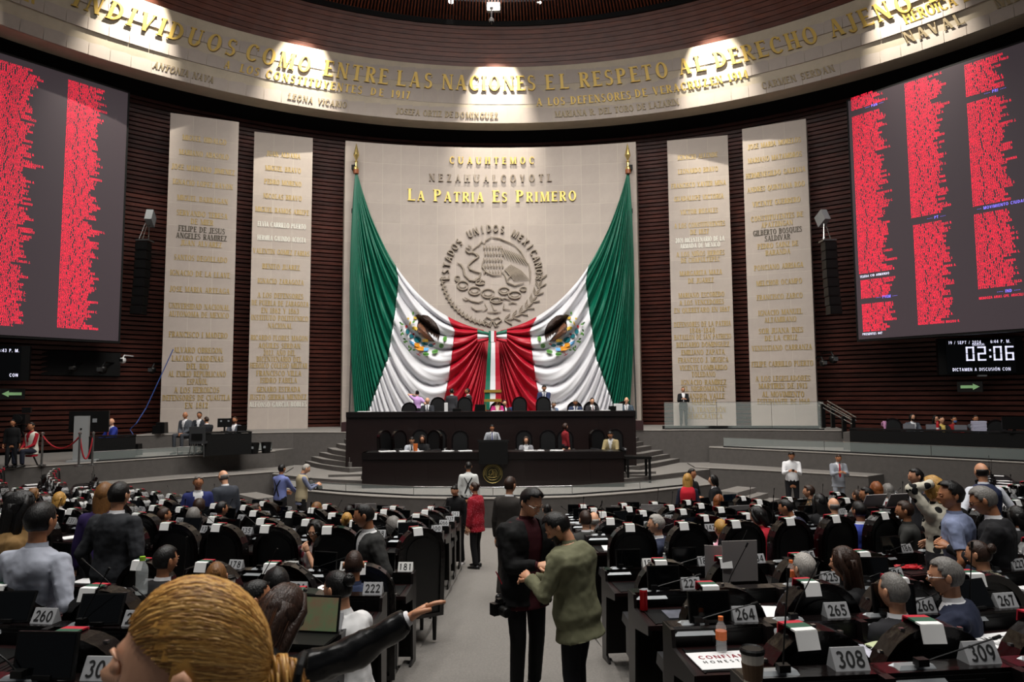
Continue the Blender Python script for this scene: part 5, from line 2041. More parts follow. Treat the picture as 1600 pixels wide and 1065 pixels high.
    if mask:
        mm = MB()
        mm.loft([[HM((.045 * cos(a) * q, .055 + .062 * sin(a) * q2, z)) for a in [pi * j / 10 for j in range(11)]] for z, q, q2 in ((-.02, 1.2, .9), (-.05, 1.3, 1.), (-.09, 1.1, .8))], cap=False, close=False)
        mm.obj('face_mask', cloth_mat(mask), t)
    if hold == 'phone':
        a_, b_ = arms[1][1], arms[-1][1]
        cpt = (a_ + b_) / 2 + R @ V3((0, .1, .03))
        ph = MB().box((0, 0, 0), (.072, .14, .009), rx=.6)
        wl = t.matrix_basis @ cpt if False else Matrix.Translation((x, y, base)) @ Matrix.Rotation(rz, 4, 'Z') @ cpt
        w = ph.obj('phone', BLKPL, None, loc=wl, rz=rz, label=('black phone held by the ' + label)[:90].rsplit(' ', 1)[0] if False else 'black phone in the hands of the ' + ' '.join(label.split()[:9]), category='phone')
    if extra == 'straps':
        bk = MB()
        for sd in (-1, 1):
            bk.tube([up(sd * .10, .12, .40), up(sd * .10, .03, .475), up(sd * .09, -.125, .40), up(sd * .01, -.14, .26), up(-sd * .08, -.13, .02)], .016, 6, flat=.5)
        bk.obj('straps', BLACK, t)
    return dict(t=t, up=up, HM=HM, arms=arms, s=s, hip=hip, R=R, base=base, x=x, y=y, rz=rz)


def world_of(pp, p):
    return Matrix.Translation((pp['x'], pp['y'], pp['base'])) @ Matrix.Rotation(pp['rz'], 4, 'Z') @ V3(p)


def finish_people():
    for j in _jobs:
        ob = j[0]
        m = ob.modifiers.new('r', 'REMESH'); m.mode = 'VOXEL'; m.voxel_size = j[1]; m.use_smooth_shade = True
        if len(j) > 4 and j[4]:
            sm_ = ob.modifiers.new('s', 'SMOOTH'); sm_.iterations = 3; sm_.factor = .5
            tx = bpy.data.textures.get('folds') or bpy.data.textures.new('folds', 'CLOUDS')
            tx.noise_scale = .16; tx.noise_depth = 2
            dm = ob.modifiers.new('d', 'DISPLACE'); dm.texture = tx; dm.strength = j[4] * 3.4; dm.mid_level = .55; dm.texture_coords = 'LOCAL'
        else:
            sm_ = ob.modifiers.new('s', 'SMOOTH'); sm_.iterations = 2; sm_.factor = .5
    dg = bpy.context.evaluated_depsgraph_get()
    res = [bpy.data.meshes.new_from_object(j[0].evaluated_get(dg)) for j in _jobs]
    for j, me in zip(_jobs, res):
        ob = j[0]
        ob.modifiers.clear()
        nm = ob.data.name
        mats_ = [m for m in ob.data.materials]
        extra_, cut = j[2], (j[3] if len(j) > 3 else None)
        if extra_ is not None or cut is not None:
            bm = bmesh.new()
            bm.from_mesh(me)
            if cut:
                dl = [f for f in bm.faces if cut(f.calc_center_median())]
                bmesh.ops.delete(bm, geom=dl, context='FACES')
            if extra_ is not None:
                vs = [bm.verts.new(v) for v in extra_.v]
                for f, mi in zip(extra_.f, extra_.m):
                    if len(set(f)) < 3: continue
                    try:
                        nf = bm.faces.new([vs[i] for i in f]); nf.material_index = mi
                    except ValueError: pass
            bm.to_mesh(me)
            bm.free()
        me.materials.clear()
        for m in mats_: me.materials.append(m)
        me.polygons.foreach_set('use_smooth', [True] * len(me.polygons))
        me.name = ob.name
        ob.data = me

# ---------------------------------------------------------------- who is where
G1 = 'legislators and staff seated in the hall'
PH = {'R': (.10, .34, .28), 'L': (-.07, .34, .27), 'Rc': .9, 'Lc': .9}       # both hands before the chest
DOWN = {'R': (.24, .06, -.06), 'L': (-.24, .06, -.06)}
DESK = {'R': (.15, .40, .10), 'L': (-.15, .40, .10)}
# the two men in the aisle
m1 = person(822, 757, 6.4, 'tall person in black hooded jacket and glasses standing in the aisle with a phone', face=-150 + 0, pose='stand', top=('open', '060607'), bot='050506', sh2='3a0d16', hair=('quiff', 'k'), skin='c', hy=12, hp=22, lean=.03,
            hands={'R': (.06, .30, .20), 'L': (-.12, .33, .22), 'Rc': .8, 'Lc': .9}, near=True, glasses='s', floor=ramp(6.4), hold='phone', bulk=1.2)
m2 = person(884, 793, 5.6, 'person in olive overshirt and dark jeans standing in the aisle looking down at hands', face=58, pose='stand', top=('coat', '66664e'), bot='0b0c12', hair=('quiff', 'k'), skin='a', hp=30, hy=22, lean=.13, bulk=1.22,
            hands={'R': (-.05, .34, .26), 'L': (-.18, .30, .28), 'Rc': 1., 'Lc': 1.}, near=True, beard=True, floor=ramp(5.6))
# camera hanging at the tall man's hip
cp = world_of(m1, (.28, .02, .80))
cm_ = thing('camera', 'black photo camera with lens hanging at the hip of the aisle person in black', 'camera', cp, .6)
MB().box((0, 0, 0), (.15, .07, .10)).obj('camera_body', BLKPL, cm_)
MB().box((0, 0, .06), (.06, .06, .04), top=.7).obj('viewfinder', BLKPL, cm_)
MB().lathe((0, -.03, -.01), [(.0, 0), (.042, 0), (.045, -.09), (.035, -.1), (0, -.095)], 14, M=Matrix.Rotation(-pi / 2, 3, 'X')).obj('lens', BLKPL, cm_)
MB().tube([(.07, 0, .04), (.05, .02, .18), (.0, .05, .3)], .005, 5).obj('strap', mat('red_strap', 'b02030', .6), cm_)

# foreground heads
w0 = person(300, 898, 1.0, 'person with golden hair tied in a low ponytail close to the camera', face=97, pose='stand', top=('shirt', '1a1a1c'), hair=('bun', 'y'), skin='c', fem=True, hp=-8, lean=0, Hh=1.0, near=True, floor=1.65)
H0 = w0['HM']
for o_ in list(w0['t'].children):
    if o_.name.startswith('hair'): bpy.data.objects.remove(o_)
mb = MB()
hc = MB(); hair_cap(hc, 'pony', 40, 30)
n_ = len([1 for _ in hc.v])
mb.add([H0(V3(v) * 1.0) for v in hc.v[:31 * 40]], [f for f in hc.f if max(f) < 31 * 40], 0)
TG = (.12, -.95, .02)
strands(mb, H0, 'pony', 2000, 3, TG)
kn = head_pt(V3(TG).normalized(), 0, 0, 0) * 1.06
rr = random.Random(4)
for L_ in range(3):                             # three locks wound into a knot, then the tail
    for i in range(34):
        o1 = V3((rr.gauss(0, .0045), rr.gauss(0, .0045), rr.gauss(0, .0045)))
        pts = []
        for k in range(15):
            t = k / 14
            a = L_ * 2.1 + t * 5.2
            R0 = .012 + .014 * sin(pi * min(1, t * 1.1))
            pts.append(H0(kn + V3((R0 * cos(a), -.004 - .045 * t, R0 * sin(a) - .02 * t)) + o1))
        mb.tube(pts, [.0012] + [.0024] * 13 + [.0012], 4, i % 3, cap=False)
for i in range(300):
    a, r_ = rr.uniform(0, 2 * pi), sqrt(rr.random())
    e0 = V3((.020 * r_ * cos(a), 0, .020 * r_ * sin(a)))
    k1, k2 = rr.uniform(.9, 1.3), rr.uniform(.8, 1.25)
    mb.tube([H0(kn + V3((0, -.02, 0)) + e0 * .6), H0(kn + V3((0, -.05, -.03)) + e0 * 1.3), H0(kn + V3((0, -.065, -.10)) + e0 * 1.8 * k1), H0(kn + V3((.01, -.07, -.20)) + e0 * 2.2 * k2), H0(kn + V3((.01, -.06, -.30)) + e0 * 1.4)],
            [.0015, .0026, .0026, .0024, .0012], 4, i % 3)
mb.obj('hair', [mat('golden_hair', 'ae7f3c', .36, var=.1, scale=20), mat('golden_hair_light', 'c89b58', .36), mat('golden_hair_dark', '8a5e2a', .4)], w0['t'], smooth=True)
MB().tube([H0(kn + V3((.028 * cos(a), -.045, .028 * sin(a)))) for a in [2 * pi * i / 16 for i in range(17)]], .006, 6).obj('hair_tie', BLACK, w0['t'])

LJ = 'person with long brown hair and black leather jacket stretching an arm into the aisle'
w1 = person(446, 914, 3.12, LJ, face=-28, pose='stand', Hh=1.0, top=('jacket', '0a0a0b'), bot='101014', hair=('long', 'b'), skin='a', fem=True, hp=-12, lean=.72, bulk=1.25,
            hands={'R': ('w', P(628, 970, 2.95)), 'L': (-.2, .38, .10), 'Rc': .35, 'Rx': 1, 'Rn': (0, -.3, -1)}, elbow={'R': (-.1, -.3, -1)}, near=True, floor=.98)
_M['cloth_0a0a0b'].node_tree.nodes['Principled BSDF'].inputs['Roughness'].default_value = .28
for sd in (0,):
    mb = MB()
    long_locks(mb, w1['HM'], 900, 9)
    mb.obj('hair_locks', [HR['b'], mat('brown_hair_light', '4a2c1a', .35), HR['b']], w1['t'], smooth=True)

sit = [
    # px, py(top), d, label, kw
    (397, 903, 4.55, 'seated person with black tied hair and glasses, profile, beside desk 221', dict(face=-65, hair=('bun', 'k'), skin='b', fem=True, glasses='k', top=('shirt', '101012'), near=True)),
    (530, 888, 4.6, 'seated person in white blouse with dark headband facing left near desk 222', dict(face=60, hair=('bun', 'k'), skin='a', fem=True, top=('shirt', 'd2d2d2'), near=True, lean=.2, hands=DESK)),
    (553, 859, 6.1, 'balding person seated behind desk 180 seen from the back', dict(face=10, hair=('buzz', 'b'), skin='b', top=('shirt', '26304a'), near=True)),
    (494, 811, 8.3, 'person with long black hair and glasses resting chin on a hand, patterned blouse', dict(face=168, hair=('long', 'k'), skin='c', fem=True, glasses='s', top=('shirt', 'P:d0c4c2:b04a58:14:0.34'), near=True, short=True, lean=.12,
        hands={'L': (.03, .16, .47), 'R': (.22, .3, .12), 'Lc': 1.2, 'Ln': (0, -1, .2)}, elbow={'L': (-.3, .5, -1)})),
    (284, 902, 4.9, None, None),
    (257, 852, 6.0, 'person with dark hair seated behind the clear bottle, left block', dict(face=-30, hair=('short', 'k'), skin='b', top=('jacket', '1a1a1c'))),
    (338, 876, 5.6, 'person with streaked tied hair seated at desk 178', dict(face=20, hair=('bun', 'l'), skin='b', fem=True, top=('shirt', '1c1c20'))),
    (433, 886, 5.3, 'person with black hair low between desks 179 and 180', dict(face=30, hair=('bob', 'k'), skin='a', fem=True, top=('shirt', '18181a'))),
    (1530, 842, 6.1, 'person with brown hair in a bun and checked blouse near desk 187', dict(face=35, hair=('bun', 'b'), skin='a', fem=True, top=('shirt', 'P:98947e:4c4a3e:60:0.4'), near=True, lean=.15)),
    (1480, 870, 4.75, 'person with grey hair and white-framed glasses raising a hand near desk 266', dict(face=62, hair=('short', 'g'), skin='a', top=('jacket', '1c2236'), near=True, glasses='w', lean=.12,
        hands={'L': (-.06, .36, .50), 'R': (.12, .36, .2), 'Ld': (-.2, .3, 1), 'Ln': (0, 1, 0), 'Lc': .15})),
    (1322, 853, 5.5, 'person with long dark brown hair in profile beside desk 225', dict(face=70, hair=('long', 'b'), skin='a', fem=True, top=('shirt', '121214'), near=True)),
    (1258, 864, 5.8, 'person with pale blond hair low behind the chair at desk 225', dict(face=15, hair=('short', 'w'), skin='c', top=('jacket', '202024'))),
    (1398, 893, 4.6, 'grey-haired person bent low beside desk 266', dict(face=20, hair=('buzz', 'g'), skin='a', top=('jacket', '1c1c20'))),
    (1027, 803, 8.9, 'silver-haired person in blue shirt turned left, seated near desk 182', dict(face=75, hair=('short', 'w'), skin='c', top=('jacket', '2a3044'), near=True)),
    (1185, 790, 9.2, 'person with black hair and red top leaning left near desk 144', dict(face=50, hair=('bob', 'k'), skin='a', fem=True, top=('shirt', 'a01828'), lean=.25)),
    (1229, 778, 9.8, 'hunched person in navy suit with short dark hair near desk 145', dict(face=55, hair=('buzz', 'k'), skin='b', top=('jacket', '1a1c30'), lean=.35)),
    (1281, 770, 10.4, 'person with long black hair seen from the back above desk 145', dict(face=5, hair=('long', 'k'), skin='a', fem=True, top=('shirt', '121214'))),
    (1343, 783, 9.3, 'person in bright blue suit seen from the back, right block', dict(face=15, hair=('short', 'k'), skin='b', top=('jacket', '2b3a8c'), near=True)),
    (1265, 757, 13.2, 'person with grey-brown hair in patterned top near the right wall', dict(face=60, hair=('short', 'b'), skin='a', top=('shirt', 'P:3a3226:7a5a38:20:0.35'))),
    (1355, 760, 11.5, 'person with short dark hair and white collar, right block far side', dict(face=70, hair=('short', 'k'), skin='b', top=('shirt', '8a8876'))),
    (1370, 752, 12.0, 'person with orange-blond bob seen from the back, right block', dict(face=0, hair=('bob', 'r'), skin='c', fem=True, top=('shirt', 'c8c8c8'))),
    (1388, 755, 12.4, 'person in white top seated right of the orange-haired one', dict(face=0, hair=('bob', 'g'), skin='c', fem=True, top=('shirt', 'd8d8d8'))),
    (1303, 777, 11.2, 'bald person low behind a desk in the right block', dict(face=10, hair=('bald', 'g'), skin='c', top=('jacket', '222226'))),
    (1341, 764, 12.4, 'small balding person beside the right wall, seen from the back', dict(face=20, hair=('buzz', 'b'), skin='b', top=('jacket', '28282c'))),
    (915, 797, 9.6, 'person with wavy grey-brown hair seen from the back beside the aisle', dict(face=10, hair=('short', 'b'), skin='c', top=('jacket', '30302e'))),
    (928, 799, 10.2, 'bald person just right of the grey-haired one by the aisle', dict(face=0, hair=('bald', 'w'), skin='c', top=('jacket', '28282c'))),
    (855, 786, 13.2, 'person with tied black hair in white, seen between the two aisle men', dict(face=-10, hair=('bun', 'k'), skin='a', fem=True, top=('shirt', 'c0c0c4'))),
    (1127, 810, 8.8, 'blond person behind the tall chair marked by two white flaps, pink sleeves', dict(face=10, hair=('short', 'y'), skin='c', fem=True, top=('shirt', 'c890a0'))),
    (1122, 772, 14.2, 'person with dark red hair leaning at the front right desks', dict(face=-60, hair=('bob', 'r'), skin='c', fem=True, top=('shirt', 'b08890'))),
    (92, 768, 12.2, 'blond person in white top seen from the back, far left block', dict(face=0, hair=('bob', 'y'), skin='c', fem=True, top=('shirt', 'd0d0d0'))),
    (255, 792, 10.6, 'balding person seated at desk 095 seen from the side', dict(face=-40, hair=('buzz', 'b'), skin='b', top=('jacket', '202024'))),
    (311, 779, 12.2, 'person with curly brown hair in front of the blue-suited one', dict(face=0, hair=('curly', 'b'), skin='b', fem=True, top=('shirt', '2c2420'))),
    (345, 783, 11.6, 'person with black hair below the grey-suited one', dict(face=-40, hair=('short', 'k'), skin='b', top=('shirt', '2a3a5a'))),
    (302, 793, 10.8, 'person with grey-streaked dark hair behind plate 095', dict(face=10, hair=('curly', 'g'), skin='a', fem=True, top=('shirt', '1c1c20'))),
    (398, 786, 13.4, 'person with short brown hair bending near desk 031', dict(face=-50, hair=('short', 'b'), skin='a', top=('shirt', '403830'))),
    (414, 778, 14.6, 'person with black hair near the side steps of the dais', dict(face=-20, hair=('short', 'k'), skin='a', top=('shirt', '181818'))),
    (494, 784, 12.8, 'person with red-blond hair and red collar, left block', dict(face=-20, hair=('bob', 'l'), skin='c', fem=True, top=('shirt', 'b02030'))),
    (542, 799, 9.9, 'person with blond bun low beside the grey-jacketed standing one', dict(face=10, hair=('bun', 'y'), skin='c', fem=True, top=('shirt', '202024'))),
    (545, 789, 12.4, 'person with black hair behind two dark monitors, left block', dict(face=5, hair=('short', 'k'), skin='a', top=('jacket', '181a20'))),
    (615, 808, 9.8, 'person with wavy grey hair bent low near desk 139', dict(face=30, hair=('curly', 'g'), skin='c', top=('shirt', '888888'))),
    (51, 762, 13.0, 'light brown-haired person in the far left block, third from photo edge', dict(face=-30, hair=('bob', 'l'), skin='c', fem=True, top=('shirt', '4a3a30'))),
    (14, 767, 11.5, 'person with dark hair at the far left photo edge', dict(face=-20, hair=('short', 'k'), skin='b', top=('jacket', '5a2024'))),
    (1415, 782, 9.0, 'person with brown hair seated low left of the blond one in print blouse', dict(face=60, hair=('short', 'b'), skin='b', top=('shirt', '30302e'))),
    (1590, 790, 8.4, 'dark-haired person at the right photo edge behind the suited one', dict(face=10, hair=('bob', 'k'), skin='b', fem=True, top=('jacket', '141416'))),
    # rostrum, lower desk
    (644, 681, 22.9, 'clerk in grey jacket with lanyard seated at the lower rostrum desk', dict(face=180, hair=('short', 'k'), skin='a', top=('jacket', 'a8acb4'), floor=1.18, lean=.2, hp=15, tie='1c1c28')),
    (660, 679, 22.9, 'clerk with long brown hair in black top seated at the lower rostrum desk', dict(face=180, hair=('long', 'b'), skin='a', fem=True, top=('shirt', '101012'), short=True, floor=1.18, lean=.2)),
    (822, 681, 22.8, 'clerk with long brown hair in grey jacket right of the lectern', dict(face=180, hair=('long', 'b'), skin='c', fem=True, top=('jacket', '77777c'), floor=1.18, lean=.2)),
    (954, 672, 22.6, 'person in tan jacket seated at the right end of the lower rostrum desk', dict(face=160, hair=('short', 'k'), skin='b', top=('jacket', '8d7f5c'), sh2='d8d8d8', floor=1.18, lean=.15, hp=20)),
    # rostrum, upper desk
    (668, 620.5, 26.1, 'bald person in dark suit seated at the upper desk beside the lavender one', dict(face=180, hair=('bald', 'g'), skin='c', top=('jacket', '22242a'), floor=PZ, lean=.1, tie='30303a')),
    (777, 621, 26.0, 'person in pink jacket presiding at the centre of the upper desk', dict(face=180, hair=('bob', 'l'), skin='c', fem=True, top=('jacket', 'b02a70'), sh2='d8c8b0', glasses='k', floor=PZ, lean=.15)),
    (788, 624.5, 26.4, 'person in black suit seated just right of the presiding one', dict(face=200, hair=('short', 'k'), skin='c', top=('jacket', '17171a'), floor=PZ)),
    (804, 623.5, 26.6, 'balding person in blue suit half hidden behind a chair at the upper desk', dict(face=200, hair=('buzz', 'b'), skin='c', top=('jacket', '24305a'), floor=PZ)),
    (865, 626, 26.4, 'person in light blue suit leaning beside the standing navy-suited one', dict(face=200, hair=('short', 'g'), skin='c', top=('jacket', '6c809c'), floor=PZ, lean=.5)),
    (899, 622.5, 26.0, 'person in blue suit reading papers at the upper desk', dict(face=180, hair=('short', 'g'), skin='b', top=('jacket', '26304a'), tie='28406a', floor=PZ, lean=.2, hp=18)),
    (925, 621, 26.0, 'person in black suit and dark tie seated at the upper desk right part', dict(face=190, hair=('short', 'k'), skin='c', top=('jacket', '1e1c20'), tie='4a1a20', floor=PZ)),
    (979, 620, 26.0, 'bald person in grey suit with a hand at the mouth, right end of upper desk', dict(face=165, hair=('bald', 'w'), skin='c', top=('jacket', '3a4650'), floor=PZ, hands={'R': (.02, .16, .5), 'L': (-.12, .3, .15), 'Rc': 1.2})),
    # media platforms
    (50, 659, 20.4, 'camera operator in red shirt and white vest with headset on a chair', dict(face=165, hair=('short', 'k'), skin='b', top=('vest', 'c8c6ba'), sh2='9c1424', bot='1c1f2c', floor=MZ, hands={'R': (.06, .28, .06), 'L': (-.06, .28, .06)})),
    (175, 653, 23.4, 'bald person in blue suit and pink tie seated at the left media table', dict(face=150, hair=('bald', 'g'), skin='c', top=('jacket', '26348a'), tie='c05050', floor=MZ, hy=25)),
    (290, 643, 24.9, 'bald person in grey suit sitting on the platform edge with folded hands', dict(face=170, hair=('bald', 'k'), skin='b', top=('jacket', '4a4e54'), bot='3a3d42', floor=MZ, hands={'R': (.05, .26, .05), 'L': (-.05, .26, .05)})),
    (312, 643, 25.2, 'dark-haired person in dark suit sitting on the platform edge', dict(face=185, hair=('short', 'k'), skin='b', top=('jacket', '23262c'), floor=MZ)),
    (323, 650, 24.4, 'balding person in dark jacket turned toward the pair on the platform edge', dict(face=60, hair=('buzz', 'b'), skin='c', top=('jacket', '17181c'), floor=MZ)),
    (367, 650.5, 24.9, 'bearded person in grey suit behind a laptop at the left media table', dict(face=180, hair=('short', 'b'), skin='b', top=('jacket', '4c5058'), floor=MZ, beard=True)),
    (1425, 646, 23.9, 'long-haired person in grey suit with a phone behind the right media table', dict(face=180, hair=('bob', 'k'), skin='c', top=('jacket', '4a4f58'), floor=MZ, beard=True)),
    (1461, 648, 24.0, 'smiling person in glasses and black behind the right media table', dict(face=190, hair=('long', 'k'), skin='c', fem=True, top=('shirt', '0e0e10'), glasses='k', floor=MZ)),
    (1471, 650, 23.3, 'balding person in dark suit at the right media table beside the red bottle', dict(face=170, hair=('buzz', 'k'), skin='c', top=('jacket', '1d1f24'), sh2='c8b060', floor=MZ)),
    (1490, 649.5, 23.8, 'person in red shirt with blue face mask behind the right media table', dict(face=180, hair=('short', 'k'), skin='b', top=('shirt', '8a1c20'), mask='4c6a9a', floor=MZ)),
    (1524, 648, 22.9, 'bearded person in grey suit, hand at chin, by the stacked papers', dict(face=170, hair=('short', 'k'), skin='b', top=('jacket', '3e4248'), floor=MZ, beard=True, hands={'R': (.02, .16, .48), 'L': (-.15, .3, .15), 'Rc': 1.2})),
]
for px, py, d, lab, kw in sit:
    if lab is None: continue
    if py > 700: kw.setdefault('group', G1)
    person(px, py, d, lab, **kw)

stand = [
    (62, 784, 4.9, 'person in pale grey shirt and beige trousers standing seen from the back', dict(face=-8, hair=('short', 'k'), skin='b', top=('shirt', '9ea2ae'), bot='8a744e', near=True, hands={'R': (.27, .12, .05), 'L': (-.27, .12, .02)})),
    (30, 766, 5.6, 'person with long black hair in tan sweater standing at the photo edge', dict(face=-60, hair=('long', 'k'), skin='a', fem=True, top=('shirt', '7b5f38'), near=True)),
    (185, 749, 7.2, 'person in dark grey suit with slick black hair seen from the back', dict(face=-10, hair=('short', 'k'), skin='a', top=('jacket', '25272b'), near=True, hands=DOWN)),
    (163, 753, 7.9, 'person with long light brown hair beside the dark-suited standing one', dict(face=10, hair=('long', 'l'), skin='c', fem=True, top=('shirt', '2a1c4a'))),
    (575, 784, 7.1, 'balding person in dark grey jacket over white shirt standing by desk 181', dict(face=120, hair=('buzz', 'k'), skin='b', top=('open', '2c2c2b'), sh2='d0d0d0', near=True, hy=-25, hp=10, hands={'L': (-.24, .1, -.02), 'R': (.25, .12, .0)})),
    (310, 742, 13.0, 'smiling grey-haired person in blue suit by the left wall', dict(face=-150, hair=('short', 'g'), skin='b', top=('jacket', '232a5e'), sh2='d8d8da')),
    (352, 733, 13.4, 'balding person in dark grey suit turned to the blue-suited one', dict(face=55, hair=('bald', 'g'), skin='c', top=('jacket', '363a42'), hp=15)),
    (440, 724.5, 18.3, 'photographer in blue shirt with black suspenders at the dais edge', dict(face=-25, hair=('short', 'k'), skin='b', top=('shirt', '6a74a8'), bot='16171a', hands=DESK, extra='straps')),
    (474, 722.5, 18.2, 'bald photographer in beige vest at the dais edge', dict(face=-60, hair=('buzz', 'w'), skin='c', top=('vest', 'a3967a'), sh2='6a7088', bot='0c0c0e', hp=25, hands=PH)),
    (712, 755, 14.9, 'person in black top looking down in the aisle beside the red jacket', dict(face=160, hair=('bun', 'k'), skin='a', fem=True, top=('shirt', '0e0e10'), bot='0e0e10', hp=25, extra='white_shoes')),
    (742, 752, 14.4, 'person in sequined red jacket standing in the aisle', dict(face=60, hair=('bun', 'b'), skin='a', fem=True, top=('coat', 'P:8c1020:d8788a:40:0.2'), bot='0c0c0e')),
    (732, 721, 18.6, 'person in white shirt with black harness facing the rostrum', dict(face=0, hair=('short', 'k'), skin='b', top=('shirt', 'c0c2c0'), bot='0e0e10', extra='straps')),
    (796, 744, 11.0, 'person in dark brown suit and glasses seen from the back behind the aisle men', dict(face=-35, hair=('short', 'b'), skin='a', top=('jacket', '2a2623'), bot='2a2623')),
    (1074, 739, 15.8, 'person with long blond hair in red quilted vest seen from the back', dict(face=-15, hair=('long', 'y'), skin='c', fem=True, top=('vest', 'b81c2c'), sh2='1c2030')),
    (1080, 731.5, 16.8, 'person in black sweater talking with the red-vested one', dict(face=-140, hair=('short', 'k'), skin='b', top=('shirt', '17191a'), hands={'R': (.2, .32, .2), 'L': (-.2, .25, .1)})),
    (1115, 741, 16.0, 'person with short dark hair in black jacket facing left by the side steps', dict(face=75, hair=('bob', 'k'), skin='c', fem=True, top=('jacket', '0f1013'), hands={'R': (.05, .25, .2), 'L': (-.05, .25, .2)})),
    (1236, 703, 21.0, 'person in white shirt leaning on the grey wall reading a phone', dict(face=165, hair=('short', 'k'), skin='b', top=('shirt', 'd6d6d8'), bot='16161a', hp=25, hands=PH, hold='phone')),
    (1309, 708, 20.3, 'person in light grey suit and red tie standing at the grey wall', dict(face=175, hair=('buzz', 'b'), skin='b', top=('jacket', '8c9098'), bot='8c9098', sh2='d8d8da', tie='b01828', hp=20, hands=PH)),
    (1067, 604, 30.2, 'guard in black suit and white shirt standing before the stela', dict(face=175, hair=('bun', 'k'), skin='a', fem=True, top=('jacket', '101114'), sh2='d8d8da', bot='101114', floor=PZ, hands=PH)),
    (652, 609, 26.6, 'person in lavender top with hands at the head, upper rostrum', dict(face=20, hair=('bun', 'k'), skin='c', fem=True, top=('shirt', 'b690c4'), floor=PZ, short=True, hands={'L': (-.12, .08, .6), 'R': (.3, .1, .1)})),
    (706, 606.5, 26.8, 'person in charcoal suit seen from the back on the upper rostrum', dict(face=-20, hair=('short', 'k'), skin='b', top=('jacket', '2c2c30'), floor=PZ)),
    (731, 606, 27.0, 'balding person in dark suit talking on the upper rostrum', dict(face=95, hair=('buzz', 'k'), skin='b', top=('jacket', '2a2426'), floor=PZ)),
    (850, 600, 26.8, 'person in navy suit leaning over a chair on the upper rostrum', dict(face=180, hair=('short', 'k'), skin='a', top=('jacket', '252c4c'), floor=PZ, tie='26304e', hp=20, lean=.15, hands={'R': (.1, .3, .12), 'L': (-.05, .35, .02)})),
    (769, 662.5, 22.6, 'speaker in light grey suit and blue tie reading at the lectern', dict(face=180, hair=('short', 'k'), skin='b', top=('jacket', '8d9096'), tie='5a608c', floor=1.18, hp=12, lean=.1, hands={'R': (.2, .28, .1), 'L': (-.2, .28, .1)})),
    (883, 661, 23.2, 'person with wavy brown hair in red turned away behind the lower desk', dict(face=-60, hair=('curly', 'b'), skin='c', fem=True, top=('shirt', '6e1018'), floor=1.18)),
    (1534, 722, 9.9, 'person in navy vest and white shirt standing seen from the back', dict(face=-5, hair=('bald', 'k'), skin='a', top=('vest', '1f2742'), sh2='c8ccd4', near=True, hands={'R': (.3, .2, .1), 'L': (-.28, .12, .06)}, lean=.1)),
    (1460, 743, 7.9, 'blond person in white blouse with black print, one hand in hair', dict(face=30, hair=('bob', 'y'), skin='c', fem=True, top=('shirt', 'P:bdb8a8:0c0c0c:9:0.36'), near=True, hands={'L': (-.06, -.02, .72), 'R': (.22, .2, .1), 'Lc': .8, 'Ln': (0, 0, -1)}, elbow={'L': (-1, .5, .3)})),
    (1488, 750, 7.0, 'person in pale blue shirt with black quiff standing, profile to the left', dict(face=50, hair=('quiff', 'k'), skin='b', top=('shirt', '7d87a4'), near=True, short=True, hy=30, hands={'L': (-.26, .05, -.05), 'R': (.26, .05, -.05)})),
    (1548, 754, 6.7, 'grey-haired person in black suit looking down at a phone, right block', dict(face=55, hair=('short', 'g'), skin='b', top=('jacket', '18181b'), near=True, hp=20, glasses='k', sh2='d8d8da', hands=PH)),
    (1432, 731, 10.4, 'dark-haired person behind the raised arm of the blond one', dict(face=85, hair=('short', 'k'), skin='a', top=('jacket', '242428'))),
    (20, 655, 20.0, 'camera operator in black behind the large television camera', dict(face=200, hair=('short', 'k'), skin='b', top=('shirt', '0c0c0e'), floor=MZ)),
]
for px, py, d, lab, kw in stand:
    person(px, py, d, lab, pose='stand', **kw)
finish_people()
# ================================================================ things standing about


def at_seat(num, u, v, z=.857):
    x, y, f, a = SEATS[num][:4]
    return V3((x + u * cos(a) - v * -sin(a) * -1, y + u * sin(a) + v * cos(a), f + z)) if False else V3((x + u * cos(a) - v * sin(a), y + u * sin(a) + v * cos(a), f + z)), a


CAPO = mat('orange_cap', 'd8743c', .4)
LABO = mat('orange_label', 'd87038', .5)


def bottle(num, u, v, label, cap=CAPO, lab=LABO, h=.21, z=.857, pos=None):
    p, a = at_seat(num, u, v, z) if pos is None else (pos, 0)
    o = thing('water_bottle', label, 'bottle', p)
    k = h / .21
    MB().lathe((0, 0, 0), [(0, 0), (.03 * k, .002), (.033 * k, .02 * k), (.031 * k, .07 * k), (.033 * k, .12 * k), (.03 * k, .15 * k), (.014 * k, .18 * k), (.014 * k, .188 * k), (0, .188 * k)], 14).obj('bottle_body', BOTL, o, smooth=True)
    MB().lathe((0, 0, .186 * k), [(0, 0), (.0155 * k, 0), (.0155 * k, .022 * k), (0, .024 * k)], 12).obj('cap', cap, o)
    if lab: MB().lathe((0, 0, .075 * k), [(.0335 * k, 0), (.0335 * k, .05 * k)], 14).obj('label_band', lab, o)


